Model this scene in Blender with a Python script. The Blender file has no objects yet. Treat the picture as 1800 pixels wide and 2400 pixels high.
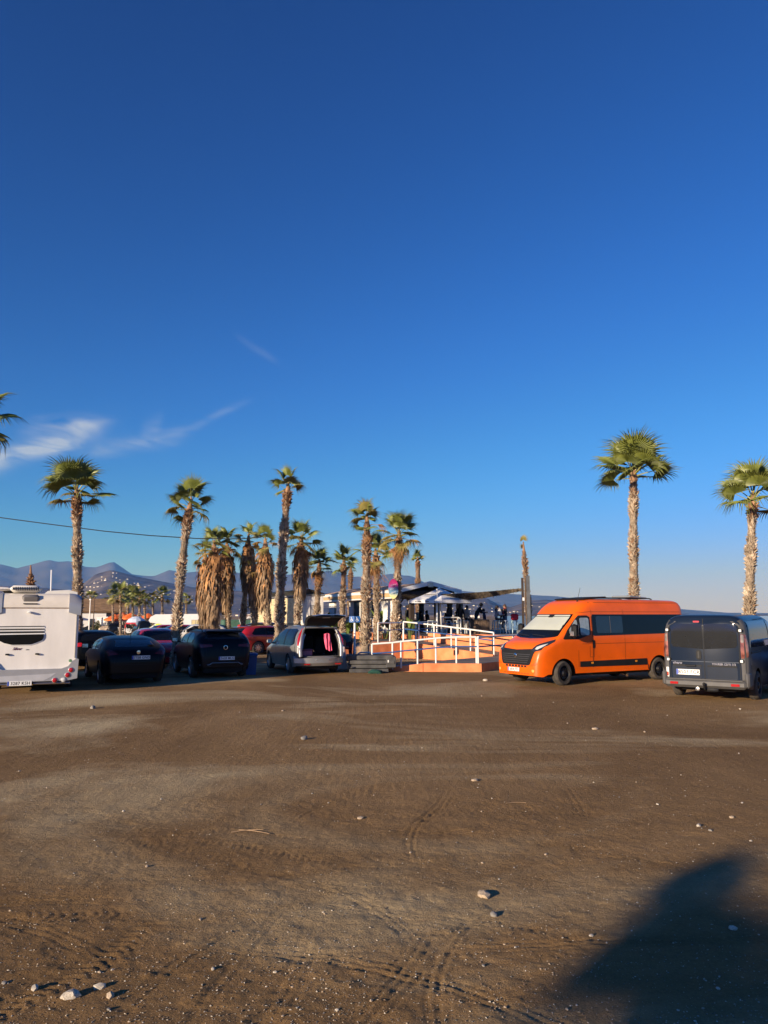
import bpy, bmesh, math, random
import numpy as np
from mathutils import Vector, Matrix
R = math.radians
rnd = random.Random(7)
scene = bpy.context.scene
COL = scene.collection

# ------------------------------------------------------------------ camera
CAM_H, FPX, PITCH = 2.05, 1803.0, R(7.58)
cam_d = bpy.data.cameras.new('camera')
cam_d.sensor_fit = 'VERTICAL'
cam_d.angle = 2*math.atan(1200/FPX)
cam_d.clip_start, cam_d.clip_end = 0.1, 80000
cam = bpy.data.objects.new('camera', cam_d); COL.objects.link(cam)
cam.location = (0, 0, CAM_H); cam.rotation_euler = (R(90)+PITCH, 0, 0)
scene.camera = cam

# ------------------------------------------------------------------ sky, sun, exposure
SUN_EL = R(13.0)
LX, LY = 0.68, 0.73                       # the way sunlight travels over the ground
sun_az = math.atan2(-LX, -LY)             # compass angle of the sun from +Y towards +X
world = bpy.data.worlds.new('World'); scene.world = world; world.use_nodes = True
wn, wl = world.node_tree.nodes, world.node_tree.links
wn.clear()
def N(nodes, t, **kw):
    n = nodes.new(t)
    for k, v in kw.items(): setattr(n, k, v)
    return n
sky = N(wn, 'ShaderNodeTexSky', sky_type='NISHITA', sun_disc=False)
sky.sun_elevation, sky.sun_rotation = SUN_EL, sun_az
sky.altitude, sky.air_density, sky.dust_density, sky.ozone_density = 0, 1.0, 0.0, 6.0
gam = N(wn, 'ShaderNodeGamma'); gam.inputs[1].default_value = 1.6
bg = N(wn, 'ShaderNodeBackground'); bg.inputs[1].default_value = 0.053
wo = N(wn, 'ShaderNodeOutputWorld')
# thin cirrus: a mask in azimuth / elevation, broken up by stretched noise
tc = N(wn, 'ShaderNodeTexCoord'); sep = N(wn, 'ShaderNodeSeparateXYZ'); wl.new(tc.outputs['Generated'], sep.inputs[0])
def wm(op, a, b=None, c=None):
    m = N(wn, 'ShaderNodeMath', operation=op)
    for i, v in enumerate((a, b, c)):
        if v is None: continue
        if isinstance(v, (int, float)): m.inputs[i].default_value = v
        else: wl.new(v, m.inputs[i])
    return m.outputs[0]
az = wm('ARCTAN2', sep.outputs[0], sep.outputs[1]); el = wm('ARCSINE', sep.outputs[2])
cmb = N(wn, 'ShaderNodeCombineXYZ'); wl.new(az, cmb.inputs[0]); wl.new(el, cmb.inputs[1])
def wnoise(sx, sy, rot, scale, detail, dist):
    mp = N(wn, 'ShaderNodeMapping'); mp.inputs['Scale'].default_value = (sx, sy, 1); mp.inputs['Rotation'].default_value = (0, 0, rot)
    wl.new(cmb.outputs[0], mp.inputs[0])
    t = N(wn, 'ShaderNodeTexNoise'); t.inputs['Scale'].default_value = scale; t.inputs['Detail'].default_value = detail
    t.inputs['Distortion'].default_value = dist; wl.new(mp.outputs[0], t.inputs[0]); return t.outputs[0]
n1 = wnoise(1, 3.0, R(-14), 11, 7, 1.2); n2 = wnoise(1, 2.0, R(20), 6, 5, .5)
def azel(px, py):
    du = -(py-1200)/FPX; v = Vector(((px-900)/FPX, math.cos(PITCH)-du*math.sin(PITCH), math.sin(PITCH)+du*math.cos(PITCH))).normalized()
    return math.atan2(v.x, v.y), math.asin(v.z)
def wisp(xa, ya, xb, yb, thick, amp):
    A, Bq = azel(xa, ya), azel(xb, yb); a0, e0 = (A[0]+Bq[0])/2, (A[1]+Bq[1])/2; slope = (Bq[1]-A[1])/(Bq[0]-A[0]); la = abs(Bq[0]-A[0])/2; le = thick/FPX
    u = wm('SUBTRACT', az, a0); w = wm('SUBTRACT', wm('SUBTRACT', el, e0), wm('MULTIPLY', u, slope))
    w = wm('ADD', w, wm('MULTIPLY', wm('SUBTRACT', n2, .5), .035))
    d = wm('ADD', wm('POWER', wm('ABSOLUTE', wm('DIVIDE', u, la)), 4), wm('POWER', wm('ABSOLUTE', wm('DIVIDE', w, le)), 2))
    return wm('MULTIPLY', wm('POWER', 2.718, wm('MULTIPLY', d, -1)), amp)
tot = None
for a in ((-130, 1110, 215, 1008, 22, 1.5), (60, 1000, 230, 990, 13, .7), (215, 1052, 440, 1010, 15, .55), (330, 1015, 380, 985, 20, .22), (440, 1003, 600, 935, 10, .22), (560, 795, 650, 850, 9, .10)):
    w_ = wisp(*a); tot = w_ if tot is None else wm('ADD', tot, w_)
msk = wm('MULTIPLY', tot, wm('MULTIPLY', wm('SUBTRACT', n1, .30), 2.3))
msk = wm('MINIMUM', wm('MAXIMUM', msk, 0), .62)
mixc = N(wn, 'ShaderNodeMix', data_type='RGBA'); mixc.inputs[7].default_value = (8.0, 8.6, 9.6, 1)
pre = N(wn, 'ShaderNodeMix', data_type='RGBA', blend_type='MULTIPLY'); pre.inputs[0].default_value = 1; pre.inputs[7].default_value = (.05, .05, .05, 1)
cur = N(wn, 'ShaderNodeRGBCurve')
for ci, pts in ((0, ((.12, .12), (.3, .285), (.5, .40), (1, .52))), (1, ((.147, .147), (.35, .285), (.53, .34), (1, .41))), (2, ((.30, .29), (.48, .43), (.7, .55), (1, .74)))):
    cv = cur.mapping.curves[ci]; cv.points[1].location = pts[-1]
    for q in pts[:-1]: cv.points.new(*q)
cur.mapping.update()
post = N(wn, 'ShaderNodeMix', data_type='RGBA', blend_type='MULTIPLY'); post.inputs[0].default_value = 1; post.inputs[7].default_value = (15.5, 17.9, 19.6, 1)
wl.new(sky.outputs[0], gam.inputs[0]); wl.new(gam.outputs[0], pre.inputs[6]); wl.new(pre.outputs[2], cur.inputs['Color']); wl.new(cur.outputs[0], post.inputs[6])
wl.new(msk, mixc.inputs[0]); wl.new(post.outputs[2], mixc.inputs[6])
wl.new(mixc.outputs[2], bg.inputs[0]); wl.new(bg.outputs[0], wo.inputs[0])

sun_d = bpy.data.lights.new('sun', 'SUN'); sun_d.energy = 5.0; sun_d.angle = R(0.53); sun_d.color = (1.0, .82, .61)
sun = bpy.data.objects.new('sun', sun_d); COL.objects.link(sun)
ldir = Vector((LX*math.cos(SUN_EL), LY*math.cos(SUN_EL), -math.sin(SUN_EL))).normalized()
sun.rotation_euler = ldir.to_track_quat('-Z', 'Y').to_euler(); sun.location = (-20, -20, 15)
vs = scene.view_settings
vs.view_transform, vs.look, vs.exposure, vs.gamma, vs.use_curve_mapping = 'Standard', 'None', 0.5, 1.0, False
scene.cycles.volume_bounces = 0; scene.cycles.max_bounces = 6; scene.cycles.transparent_max_bounces = 12
scene.cycles.diffuse_bounces = 2; scene.cycles.glossy_bounces = 3

# ------------------------------------------------------------------ helpers
def at(px, py, Y):
    """world point on the sight line of photo pixel (px,py) at depth Y"""
    dx, du = (px-900)/FPX, -(py-1200)/FPX
    y = math.cos(PITCH)-du*math.sin(PITCH); z = math.sin(PITCH)+du*math.cos(PITCH)
    t = Y/y
    return Vector((dx*t, Y, CAM_H+z*t))
def atx(px, Y, z=0.0):
    """x of photo column px for a point at depth Y and height z"""
    v = (z-CAM_H)
    depth = Y*math.cos(PITCH)+v*math.sin(PITCH)
    return (px-900)/FPX*depth
def gz(x, y):
    s = -0.0125*max(0.0, y-42)
    return max(s, -3.6)

def smooth_noise(shape_pts, seed):
    """value noise on an (n,2) array"""
    rs = np.random.RandomState(seed); T = rs.rand(256, 256)
    p = shape_pts; i = np.floor(p).astype(int); f = p-i; f = f*f*(3-2*f)
    a = T[i[:, 0] % 256, i[:, 1] % 256]; b = T[(i[:, 0]+1) % 256, i[:, 1] % 256]
    c = T[i[:, 0] % 256, (i[:, 1]+1) % 256]; d = T[(i[:, 0]+1) % 256, (i[:, 1]+1) % 256]
    return (a*(1-f[:, 0])+b*f[:, 0])*(1-f[:, 1])+(c*(1-f[:, 0])+d*f[:, 0])*f[:, 1]
def fbm(p, seed, octs=5, gain=.5):
    o = np.zeros(len(p)); a = 1.0; s = 0
    for k in range(octs):
        o += a*(smooth_noise(p*(2.03**k)+17.3*k, seed+k)-.5); s += a; a *= gain
    return o/s

MATS = {}
def mat(name, col, rough=.6, metal=0.0, var=0.0, vscale=4.0, bump=0.0, bscale=40.0, coat=0.0, spec=.5, trans=0.0, alpha=None, emis=None, detail=5, stretch=None, sub=None):
    """a Principled material whose colour wanders by `var` and whose surface carries fine bump"""
    if name in MATS: return MATS[name]
    m = bpy.data.materials.new(name); m.use_nodes = True; nt = m.node_tree; b = nt.nodes['Principled BSDF']
    b.inputs['Roughness'].default_value = rough; b.inputs['Metallic'].default_value = metal
    b.inputs['Coat Weight'].default_value = coat; b.inputs['Coat Roughness'].default_value = .04
    b.inputs['Specular IOR Level'].default_value = spec
    b.inputs['Transmission Weight'].default_value = trans
    c = (*col, 1)
    b.inputs['Base Color'].default_value = c
    tcn = nt.nodes.new('ShaderNodeTexCoord'); src = tcn.outputs['Object']
    if stretch:
        mp = nt.nodes.new('ShaderNodeMapping'); mp.inputs['Scale'].default_value = stretch
        nt.links.new(src, mp.inputs[0]); src = mp.outputs[0]
    if var:
        t = nt.nodes.new('ShaderNodeTexNoise'); t.inputs['Scale'].default_value = vscale; t.inputs['Detail'].default_value = detail
        nt.links.new(src, t.inputs[0])
        r = nt.nodes.new('ShaderNodeValToRGB'); nt.links.new(t.outputs[0], r.inputs[0])
        r.color_ramp.elements[0].position = .3; r.color_ramp.elements[1].position = .7
        r.color_ramp.elements[0].color = (*[max(0, x*(1-var)) for x in col], 1)
        r.color_ramp.elements[1].color = (*[min(1, x*(1+var)) for x in (sub or col)], 1)
        nt.links.new(r.outputs[0], b.inputs['Base Color'])
    if bump:
        t = nt.nodes.new('ShaderNodeTexNoise'); t.inputs['Scale'].default_value = bscale; t.inputs['Detail'].default_value = 4
        nt.links.new(src, t.inputs[0])
        bm_ = nt.nodes.new('ShaderNodeBump'); bm_.inputs['Strength'].default_value = bump; bm_.inputs['Distance'].default_value = .02
        nt.links.new(t.outputs[0], bm_.inputs['Height']); nt.links.new(bm_.outputs[0], b.inputs['Normal'])
    if alpha is not None: b.inputs['Alpha'].default_value = alpha
    if emis: b.inputs['Emission Color'].default_value = (*emis[0], 1); b.inputs['Emission Strength'].default_value = emis[1]
    MATS[name] = m
    return m

class MB:
    """collects vertices and faces; faces carry a material index"""
    def __init__(s): s.v, s.f, s.m = [], [], []
    def add(s, vs, fs, mi=0):
        o = len(s.v); s.v += [tuple(p) for p in vs]
        for f in fs: s.f.append([o+i for i in f]); s.m.append(mi)
        return s
    def box(s, c, d, rz=0.0, mi=0, ry=0.0, rx=0.0, taper=1.0):
        M = Matrix.Translation(c) @ Matrix.Rotation(rz, 4, 'Z') @ Matrix.Rotation(ry, 4, 'Y') @ Matrix.Rotation(rx, 4, 'X')
        x, y, z = d[0]/2, d[1]/2, d[2]/2; t = taper
        P = [(-x, -y, -z), (x, -y, -z), (x, y, -z), (-x, y, -z), (-x*t, -y*t, z), (x*t, -y*t, z), (x*t, y*t, z), (-x*t, y*t, z)]
        return s.add([M @ Vector(p) for p in P], [(3, 2, 1, 0), (4, 5, 6, 7), (0, 1, 5, 4), (1, 2, 6, 5), (2, 3, 7, 6), (3, 0, 4, 7)], mi)
    def rbox(s, c, d, b=.02, rz=0.0, mi=0, ry=0.0, rx=0.0):
        """box with chamfered edges"""
        M = Matrix.Translation(c) @ Matrix.Rotation(rz, 4, 'Z') @ Matrix.Rotation(ry, 4, 'Y') @ Matrix.Rotation(rx, 4, 'X')
        x, y, z = d[0]/2, d[1]/2, d[2]/2; b = min(b, x*.9, y*.9, z*.9)
        def ring(ix, iy, zz):
            a, e = x-ix, y-iy; q = min(b, a*.9, e*.9)
            return [(-a+q, -e, zz), (a-q, -e, zz), (a, -e+q, zz), (a, e-q, zz), (a-q, e, zz), (-a+q, e, zz), (-a, e-q, zz), (-a, -e+q, zz)]
        P = ring(b, b, -z)+ring(0, 0, -z+b)+ring(0, 0, z-b)+ring(b, b, z)
        F = [tuple(range(7, -1, -1)), tuple(range(24, 32))]
        for k in range(3):
            for i in range(8): j = (i+1) % 8; F.append((k*8+i, k*8+j, k*8+8+j, k*8+8+i))
        return s.add([M @ Vector(p) for p in P], F, mi)
    def tube(s, pts, r, n=8, mi=0, caps=True):
        pts = [Vector(p) for p in pts]; rr = r if isinstance(r, (list, tuple)) else [r]*len(pts)
        V, F = [], []; prev = None
        for i, p in enumerate(pts):
            d = (pts[min(i+1, len(pts)-1)]-pts[max(i-1, 0)]).normalized()
            up = Vector((0, 0, 1)) if abs(d.z) < .95 else Vector((1, 0, 0))
            if prev is not None and (prev - d*prev.dot(d)).length > 1e-4: a = (prev-d*prev.dot(d)).normalized()
            else: a = d.cross(up).normalized()
            prev = a; b = d.cross(a)
            for k in range(n):
                t = 2*math.pi*k/n; V.append(p+(a*math.cos(t)+b*math.sin(t))*rr[i])
        for i in range(len(pts)-1):
            for k in range(n): j = (k+1) % n; F.append((i*n+k, i*n+j, (i+1)*n+j, (i+1)*n+k))
        if caps: F.append(tuple(range(n-1, -1, -1))); F.append(tuple(range((len(pts)-1)*n, len(pts)*n)))
        return s.add(V, F, mi)
    def lathe(s, prof, n=16, M=None, mi=0, caps=False):
        M = M or Matrix.Identity(4); V, F = [], []
        for (r, z) in prof:
            for k in range(n): t = 2*math.pi*k/n; V.append(M @ Vector((r*math.cos(t), r*math.sin(t), z)))
        for i in range(len(prof)-1):
            for k in range(n): j = (k+1) % n; F.append((i*n+k, i*n+j, (i+1)*n+j, (i+1)*n+k))
        if caps: F.append(tuple(range(n-1, -1, -1))); F.append(tuple(range((len(prof)-1)*n, len(prof)*n)))
        return s.add(V, F, mi)
    def prism(s, poly, M, h, mi=0):
        """2D polygon in the local xy plane of M, extruded by h along local z"""
        n = len(poly); V = [M @ Vector((x, y, 0)) for x, y in poly]+[M @ Vector((x, y, h)) for x, y in poly]
        F = [tuple(range(n-1, -1, -1)), tuple(range(n, 2*n))]+[(i, (i+1) % n, n+(i+1) % n, n+i) for i in range(n)]
        return s.add(V, F, mi)
    def ico(s, c, r, sc=(1, 1, 1), seed=0, jit=.15, sub=1, mi=0, M=None):
        bm = bmesh.new(); bmesh.ops.create_icosphere(bm, subdivisions=sub, radius=1); q = random.Random(seed)
        V = []
        for v in bm.verts:
            k = 1+q.uniform(-jit, jit); p = Vector((v.co.x*sc[0]*r*k, v.co.y*sc[1]*r*k, v.co.z*sc[2]*r*k))
            V.append((M @ p if M else p)+Vector(c))
        s.add(V, [[v.index for v in f.verts] for f in bm.faces], mi); bm.free(); return s
    def mesh(s, name, mats, smooth=None):
        me = bpy.data.meshes.new(name); me.from_pydata(s.v, [], s.f)
        for m in (mats if isinstance(mats, (list, tuple)) else [mats]): me.materials.append(m)
        me.polygons.foreach_set('material_index', s.m)
        me.update()
        if smooth is not None:
            me.polygons.foreach_set('use_smooth', [True]*len(me.polygons)); me.set_sharp_from_angle(angle=R(smooth))
        return me
def obj(name, mb, mats, parent=None, smooth=None, loc=None, rz=None):
    me = mb.mesh(name, mats, smooth) if isinstance(mb, MB) else mb
    o = bpy.data.objects.new(name, me); COL.objects.link(o)
    if parent: o.parent = parent
    if loc is not None: o.location = loc
    if rz is not None: o.rotation_euler = (0, 0, rz)
    return o
def tag(o, label, cat, group=None):
    o['label'] = label; o['category'] = cat
    if group: o['group'] = group
    return o
def thing(name, label, cat, loc=(0, 0, 0), rz=0.0, group=None):
    o = bpy.data.objects.new(name, None); COL.objects.link(o); o.empty_display_size = .2
    o.location = loc; o.rotation_euler = (0, 0, rz); return tag(o, label, cat, group)
def struct(o, kind='structure'): o['kind'] = kind; return o
def copy_tree(o, parent=None):
    c = o.copy(); COL.objects.link(c); c.parent = parent
    for ch in o.children: copy_tree(ch, c)
    return c
_font_cache = {}
def text_mesh(txt, size, depth=.002, shear=0.0, bold=0.0, align='CENTER', spacing=1.0):
    cu = bpy.data.curves.new('lettering', 'FONT'); cu.body = txt; cu.size = size; cu.extrude = depth; cu.shear = shear; cu.offset = bold
    cu.align_x = align; cu.align_y = 'CENTER'; cu.resolution_u = 2; cu.space_character = spacing
    o = bpy.data.objects.new('lettering', cu); COL.objects.link(o)
    dg = bpy.context.evaluated_depsgraph_get(); me = bpy.data.meshes.new_from_object(o.evaluated_get(dg))
    bpy.data.objects.remove(o); bpy.data.curves.remove(cu); return me
def lettering(name, txt, size, m, parent, M, **kw):
    me = text_mesh(txt, size, **kw); me.materials.clear(); me.materials.append(m)
    me.polygons.foreach_set('material_index', [0]*len(me.polygons))
    o = bpy.data.objects.new(name, me); COL.objects.link(o); o.parent = parent; o.matrix_local = M
    return o
def frame(o, x, y):
    """matrix whose local x,y axes are the given directions and whose origin is o"""
    x = Vector(x).normalized(); y = Vector(y); y = (y-x*y.dot(x)).normalized(); z = x.cross(y)
    return Matrix(((x.x, y.x, z.x, o[0]), (x.y, y.y, z.y, o[1]), (x.z, y.z, z.z, o[2]), (0, 0, 0, 1)))

# ------------------------------------------------------------------ ground
def build_ground():
    ys = [-60, -30, -15, -8, -4, -2, 0, 1, 2, 2.8, 3.3]; y = 3.8
    while y < 9: ys.append(y); y += .017+max(0, y-5)*.008
    while y < 4200: ys.append(y); y *= 1.0115 if y < 60 else (1.05 if y < 400 else 1.12)
    xs = [0.0]; x = 0.0
    while x < 4200: x += (.019 if x < 2.5 else .04 if x < 6 else .11 if x < 14 else x*.035); xs.append(x)
    xs = np.array([-v for v in xs[:0:-1]]+xs); ys = np.array(ys)
    X, Y = np.meshgrid(xs, ys); P = np.stack([X.ravel(), Y.ravel()], 1)
    z = -0.0125*np.maximum(0, P[:, 1]-42); z = np.maximum(z, -3.6)
    near = np.clip(1-(P[:, 1]-5)/30, 0, 1); mid = np.clip(1-(P[:, 1]-30)/60, 0, 1)
    z = z+fbm(P*.35, 3, 4)*.10*mid*np.clip((np.abs(P[:, 0])+P[:, 1])/40, .35, 1)*np.clip((26-P[:, 1])/8, 0, 1)
    z = z+fbm(P*6.0, 11, 4, .6)*.024*near+np.maximum(0, fbm(P*14.0, 23, 3, .6)-.10)*.030*near
    # tyre tracks: bands along arcs carrying close ribs across or along them
    rs = np.random.RandomState(5)
    for k in range(46):
        cx, cy = rs.uniform(-3.5, 2.6), rs.uniform(3.8, 9.0); a = rs.choice([.9, 1.15, 1.35, 2.7, 2.5, .2])+rs.uniform(-.15, .15)
        ln, wd, kap = rs.uniform(.4, 1.6), rs.uniform(.07, .13), rs.uniform(-.25, .25)
        u = (P[:, 0]-cx)*math.cos(a)+(P[:, 1]-cy)*math.sin(a); w = -(P[:, 0]-cx)*math.sin(a)+(P[:, 1]-cy)*math.cos(a)-kap*u*u
        m = np.clip(1-(np.abs(w)/wd)**4, 0, 1)*np.clip(1-(np.abs(u)/ln)**4, 0, 1)
        rib = np.sin(w*2*math.pi/.062+fbm(P*9, 40+k, 2)*2.0) if k % 3 else np.sin((u+abs(w)*.6 if False else u+np.abs(w)*.6)*2*math.pi/.075)
        z = z+m*(rib*(.0026+.0007*(k*7 % 5))-.0034)
    # shore: the land drops under the sea on the right, beyond the terrace
    sh = np.clip((P[:, 0]-(4+.135*P[:, 1]))/(6+.02*P[:, 1]), 0, 1)*np.clip((P[:, 1]-62)/8, 0, 1)
    z = z*(1-sh)+(-9)*sh
    nx, ny = len(xs), len(ys)
    V = np.column_stack([P, z]); idx = np.arange(nx*ny).reshape(ny, nx)
    F = np.stack([idx[:-1, :-1], idx[:-1, 1:], idx[1:, 1:], idx[1:, :-1]], -1).reshape(-1, 4)
    me = bpy.data.meshes.new('ground'); me.vertices.add(len(V)); me.vertices.foreach_set('co', V.ravel())
    me.loops.add(F.size); me.loops.foreach_set('vertex_index', F.ravel())
    me.polygons.add(len(F)); me.polygons.foreach_set('loop_start', np.arange(0, F.size, 4)); me.polygons.foreach_set('loop_total', np.full(len(F), 4))
    me.update(calc_edges=True); me.polygons.foreach_set('use_smooth', np.ones(len(F), bool))
    return me, xs, ys, z.reshape(ny, nx)
m = bpy.data.materials.new('dirt'); m.use_nodes = True; nt = m.node_tree; b = nt.nodes['Principled BSDF']
b.inputs['Roughness'].default_value = .95; b.inputs['Specular IOR Level'].default_value = .12
tcg = N(nt.nodes, 'ShaderNodeTexCoord')
def gno(scale, detail, rough=.5, sc=(1, 1, 1), dist=0):
    mp = N(nt.nodes, 'ShaderNodeMapping'); mp.inputs['Scale'].default_value = sc; nt.links.new(tcg.outputs['Object'], mp.inputs[0])
    t = N(nt.nodes, 'ShaderNodeTexNoise'); t.inputs['Scale'].default_value = scale; t.inputs['Detail'].default_value = detail; t.inputs['Roughness'].default_value = rough
    t.inputs['Distortion'].default_value = dist
    nt.links.new(mp.outputs[0], t.inputs[0]); return t.outputs[0]
def gramp(src, stops):
    r = N(nt.nodes, 'ShaderNodeValToRGB'); nt.links.new(src, r.inputs[0])
    while len(r.color_ramp.elements) < len(stops): r.color_ramp.elements.new(.5)
    for e, (p, c) in zip(r.color_ramp.elements, stops): e.position = p; e.color = (*c, 1)
    return r.outputs[0]
def gmix(f, a, b_, mode='MIX'):
    x = N(nt.nodes, 'ShaderNodeMix', data_type='RGBA', blend_type=mode)
    if isinstance(f, float): x.inputs[0].default_value = f
    else: nt.links.new(f, x.inputs[0])
    nt.links.new(a, x.inputs[6])
    if isinstance(b_, tuple): x.inputs[7].default_value = (*b_, 1)
    else: nt.links.new(b_, x.inputs[7])
    return x.outputs[2]
c0 = gramp(gno(.16, 6, .6, (1, .8, 1), .6), [(.32, (.115, .070, .038)), (.5, (.165, .105, .060)), (.68, (.225, .150, .092))])
pale = gramp(gno(.21, 5, .6, (.6, 1.0, 1), .8), [(.50, (0, 0, 0)), (.66, (1, 1, 1))])
c1 = gmix(pale, c0, (.31, .25, .185))
c2 = gmix(.55, c1, gramp(gno(2.6, 8, .7), [(.25, (.55, .55, .55)), (.75, (1.0, 1.0, 1.0))]), 'MULTIPLY')
c3 = gmix(.5, c2, gramp(gno(45, 5, .7), [(.3, (.5, .5, .5)), (.7, (1, 1, 1))]), 'MULTIPLY')
grit = gramp(gno(150, 2, .5), [(.70, (0, 0, 0)), (.76, (1, 1, 1))])
c4 = gmix(grit, c3, (.30, .25, .19))
sc_ = N(nt.nodes, 'ShaderNodeMix', data_type='RGBA', blend_type='MULTIPLY'); sc_.inputs[0].default_value = 1; sc_.inputs[7].default_value = (2.12, 2.0, 1.50, 1)
nt.links.new(c4, sc_.inputs[6]); nt.links.new(sc_.outputs[2], b.inputs['Base Color'])
hb = N(nt.nodes, 'ShaderNodeMath', operation='ADD'); nt.links.new(gno(70, 6, .75), hb.inputs[0])
hb2 = N(nt.nodes, 'ShaderNodeMath', operation='MULTIPLY'); nt.links.new(gno(14, 4, .6), hb2.inputs[0]); hb2.inputs[1].default_value = 1.4; nt.links.new(hb2.outputs[0], hb.inputs[1])
bp = N(nt.nodes, 'ShaderNodeBump'); bp.inputs['Strength'].default_value = .8; bp.inputs['Distance'].default_value = .024
nt.links.new(hb.outputs[0], bp.inputs['Height']); nt.links.new(bp.outputs[0], b.inputs['Normal'])
g_me, g_xs, g_ys, g_z = build_ground(); g_me.materials.append(m)
struct(obj('ground', g_me, None))
def gh(x, y):
    """height of the built ground"""
    i = int(np.clip(np.searchsorted(g_ys, y)-1, 0, len(g_ys)-2)); j = int(np.clip(np.searchsorted(g_xs, x)-1, 0, len(g_xs)-2))
    fy = (y-g_ys[i])/(g_ys[i+1]-g_ys[i]); fx = (x-g_xs[j])/(g_xs[j+1]-g_xs[j])
    return float((g_z[i, j]*(1-fx)+g_z[i, j+1]*fx)*(1-fy)+(g_z[i+1, j]*(1-fx)+g_z[i+1, j+1]*fx)*fy)

# ------------------------------------------------------------------ sea
msea = mat('sea_water', (.030, .085, .13), .12, bump=.35, bscale=.25, stretch=(1, .4, 1), spec=.5)
sv = MB(); sv.add([(6, 55, -5.5), (23500, 55, -5.5), (23500, 18500, -5.5), (-23500, 18500, -5.5), (-23500, 3900, -5.5), (6, 3900, -5.5)], [(0, 1, 2, 3, 4, 5)])
struct(obj('sea', sv, msea))

# ------------------------------------------------------------------ mountains
def range_mesh(name, prof, D, depth, base_z, colr, seed, rough=.16, nu=260, nv=46, px0=-500, px1=2300, gully=1.0):
    us = np.linspace(px0, px1, nu); py = np.interp(us, [p[0] for p in prof], [p[1] for p in prof])
    v = np.linspace(0, 1, nv); V = np.zeros((nu, nv, 3))
    H = np.array([at(900, q, D).z for q in py])-base_z
    for j, t in enumerate(v):
        Yj = D-depth*.62+depth*t
        X = (us-900)/FPX*D*(.7+.3*Yj/D) if False else (us-900)/FPX*Yj
        s = np.where(t < .62, (t/.62), 1-(t-.62)/.38)
        V[:, j, 0] = X; V[:, j, 1] = Yj; V[:, j, 2] = s
    P = V.reshape(-1, 3); q = P[:, :2]/depth
    rg = fbm(q*3.2+3, seed, 6, .6); ridge = 1-np.abs(fbm(q*6.0+9, seed+30, 6, .62))*3.4
    s = P[:, 2]; sh = np.clip(s, 0, 1)**1.15
    Hh = np.repeat(H[:, None], nv, 1).ravel()
    env = np.clip(s*(1-s)*4, 0, 1)
    zz = base_z+Hh*(sh+env*(rg*rough*2.2+(ridge-.55)*.16*gully))
    zz = np.where(s >= .999, base_z+Hh, zz)
    P[:, 2] = np.where(s <= .001, base_z-20, zz)
    idx = np.arange(nu*nv).reshape(nu, nv)
    F = np.stack([idx[:-1, :-1], idx[1:, :-1], idx[1:, 1:], idx[:-1, 1:]], -1).reshape(-1, 4)
    me = bpy.data.meshes.new(name); me.from_pydata(P.tolist(), [], F.tolist()); me.materials.append(colr)
    me.polygons.foreach_set('use_smooth', [True]*len(me.polygons)); me.update()
    struct(obj(name, me, None)); return P.reshape(nu, nv, 3), us
mhill = mat('hill_scrub', (.075, .066, .052), .95, var=.55, vscale=.006, spec=.05, sub=(.135, .112, .085), detail=8)
mmtn = mat('mountain_scrub', (.085, .08, .075), .95, var=.4, vscale=.0015, spec=.05, detail=8)
far_prof = [(-500, 1350), (-150, 1330), (0, 1321), (40, 1331), (75, 1322), (114, 1311), (135, 1316), (165, 1314), (200, 1328), (228, 1329), (245, 1322), (265, 1315), (285, 1328), (310, 1345),
            (330, 1348), (362, 1350), (398, 1335), (430, 1342), (470, 1338), (520, 1338), (600, 1345), (680, 1346), (740, 1340), (775, 1337), (800, 1343), (830, 1351), (880, 1350), (915, 1344), (945, 1348),
            (965, 1349), (985, 1360), (1010, 1372), (1060, 1382), (1120, 1388), (1200, 1392), (1300, 1397), (1420, 1410), (1560, 1425), (1700, 1436), (2300, 1440)]
range_mesh('mountain_range', far_prof, 13500, 5200, -6, mmtn, 71, rough=.10, gully=.8)
mid_prof = [(-500, 1392), (0, 1372), (60, 1374), (120, 1378), (170, 1384), (200, 1366), (225, 1345), (262, 1335), (290, 1342), (330, 1352), (380, 1362), (430, 1372), (480, 1380), (540, 1384), (620, 1386), (700, 1388), (780, 1390),
            (860, 1398), (930, 1402), (1000, 1402), (1050, 1399), (1100, 1397), (1140, 1402), (1170, 1418), (1190, 1424), (1210, 1418), (1240, 1407), (1280, 1405), (1330, 1412), (1420, 1428), (1500, 1438), (2300, 1444)]
HP, hu = range_mesh('coastal_hills', mid_prof, 5600, 2600, -5, mhill, 133, rough=.13, gully=1.0, nu=330)

# white houses scattered over the hills and the coastal plain, each its own object
mwh = mat('white_render', (.80, .78, .74), .85, var=.06, vscale=1.5)
mroof = mat('clay_roof', (.36, .20, .13), .9, var=.2, vscale=2)
mwin_far = mat('far_window', (.06, .07, .085), .25)
def house_mesh(name, w, d, h, flat):
    b = MB(); b.box((0, 0, h/2-1.5), (w, d, h+3))
    if flat: b.box((0, 0, h+.3), (w*.55, d*.7, .6)); b.box((w*.18, 0, h+.9), (w*.3, d*.5, 1.8))
    else:
        b.add([(-w/2-.4, -d/2-.4, h), (w/2+.4, -d/2-.4, h), (w/2+.4, d/2+.4, h), (-w/2-.4, d/2+.4, h), (-w/2-.4, 0, h+d*.22), (w/2+.4, 0, h+d*.22)],
              [(0, 1, 5, 4), (2, 3, 4, 5), (0, 4, 3), (1, 2, 5), (3, 2, 1, 0)], 1)
    for k in range(max(2, int(w/5))): b.box((-w/2+(k+.5)*w/max(2, int(w/5)), -d/2-.03, h*.5), (1.4, .1, 1.6), mi=2)
    return b.mesh(name, [mwh, mroof, mwin_far])
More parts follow.
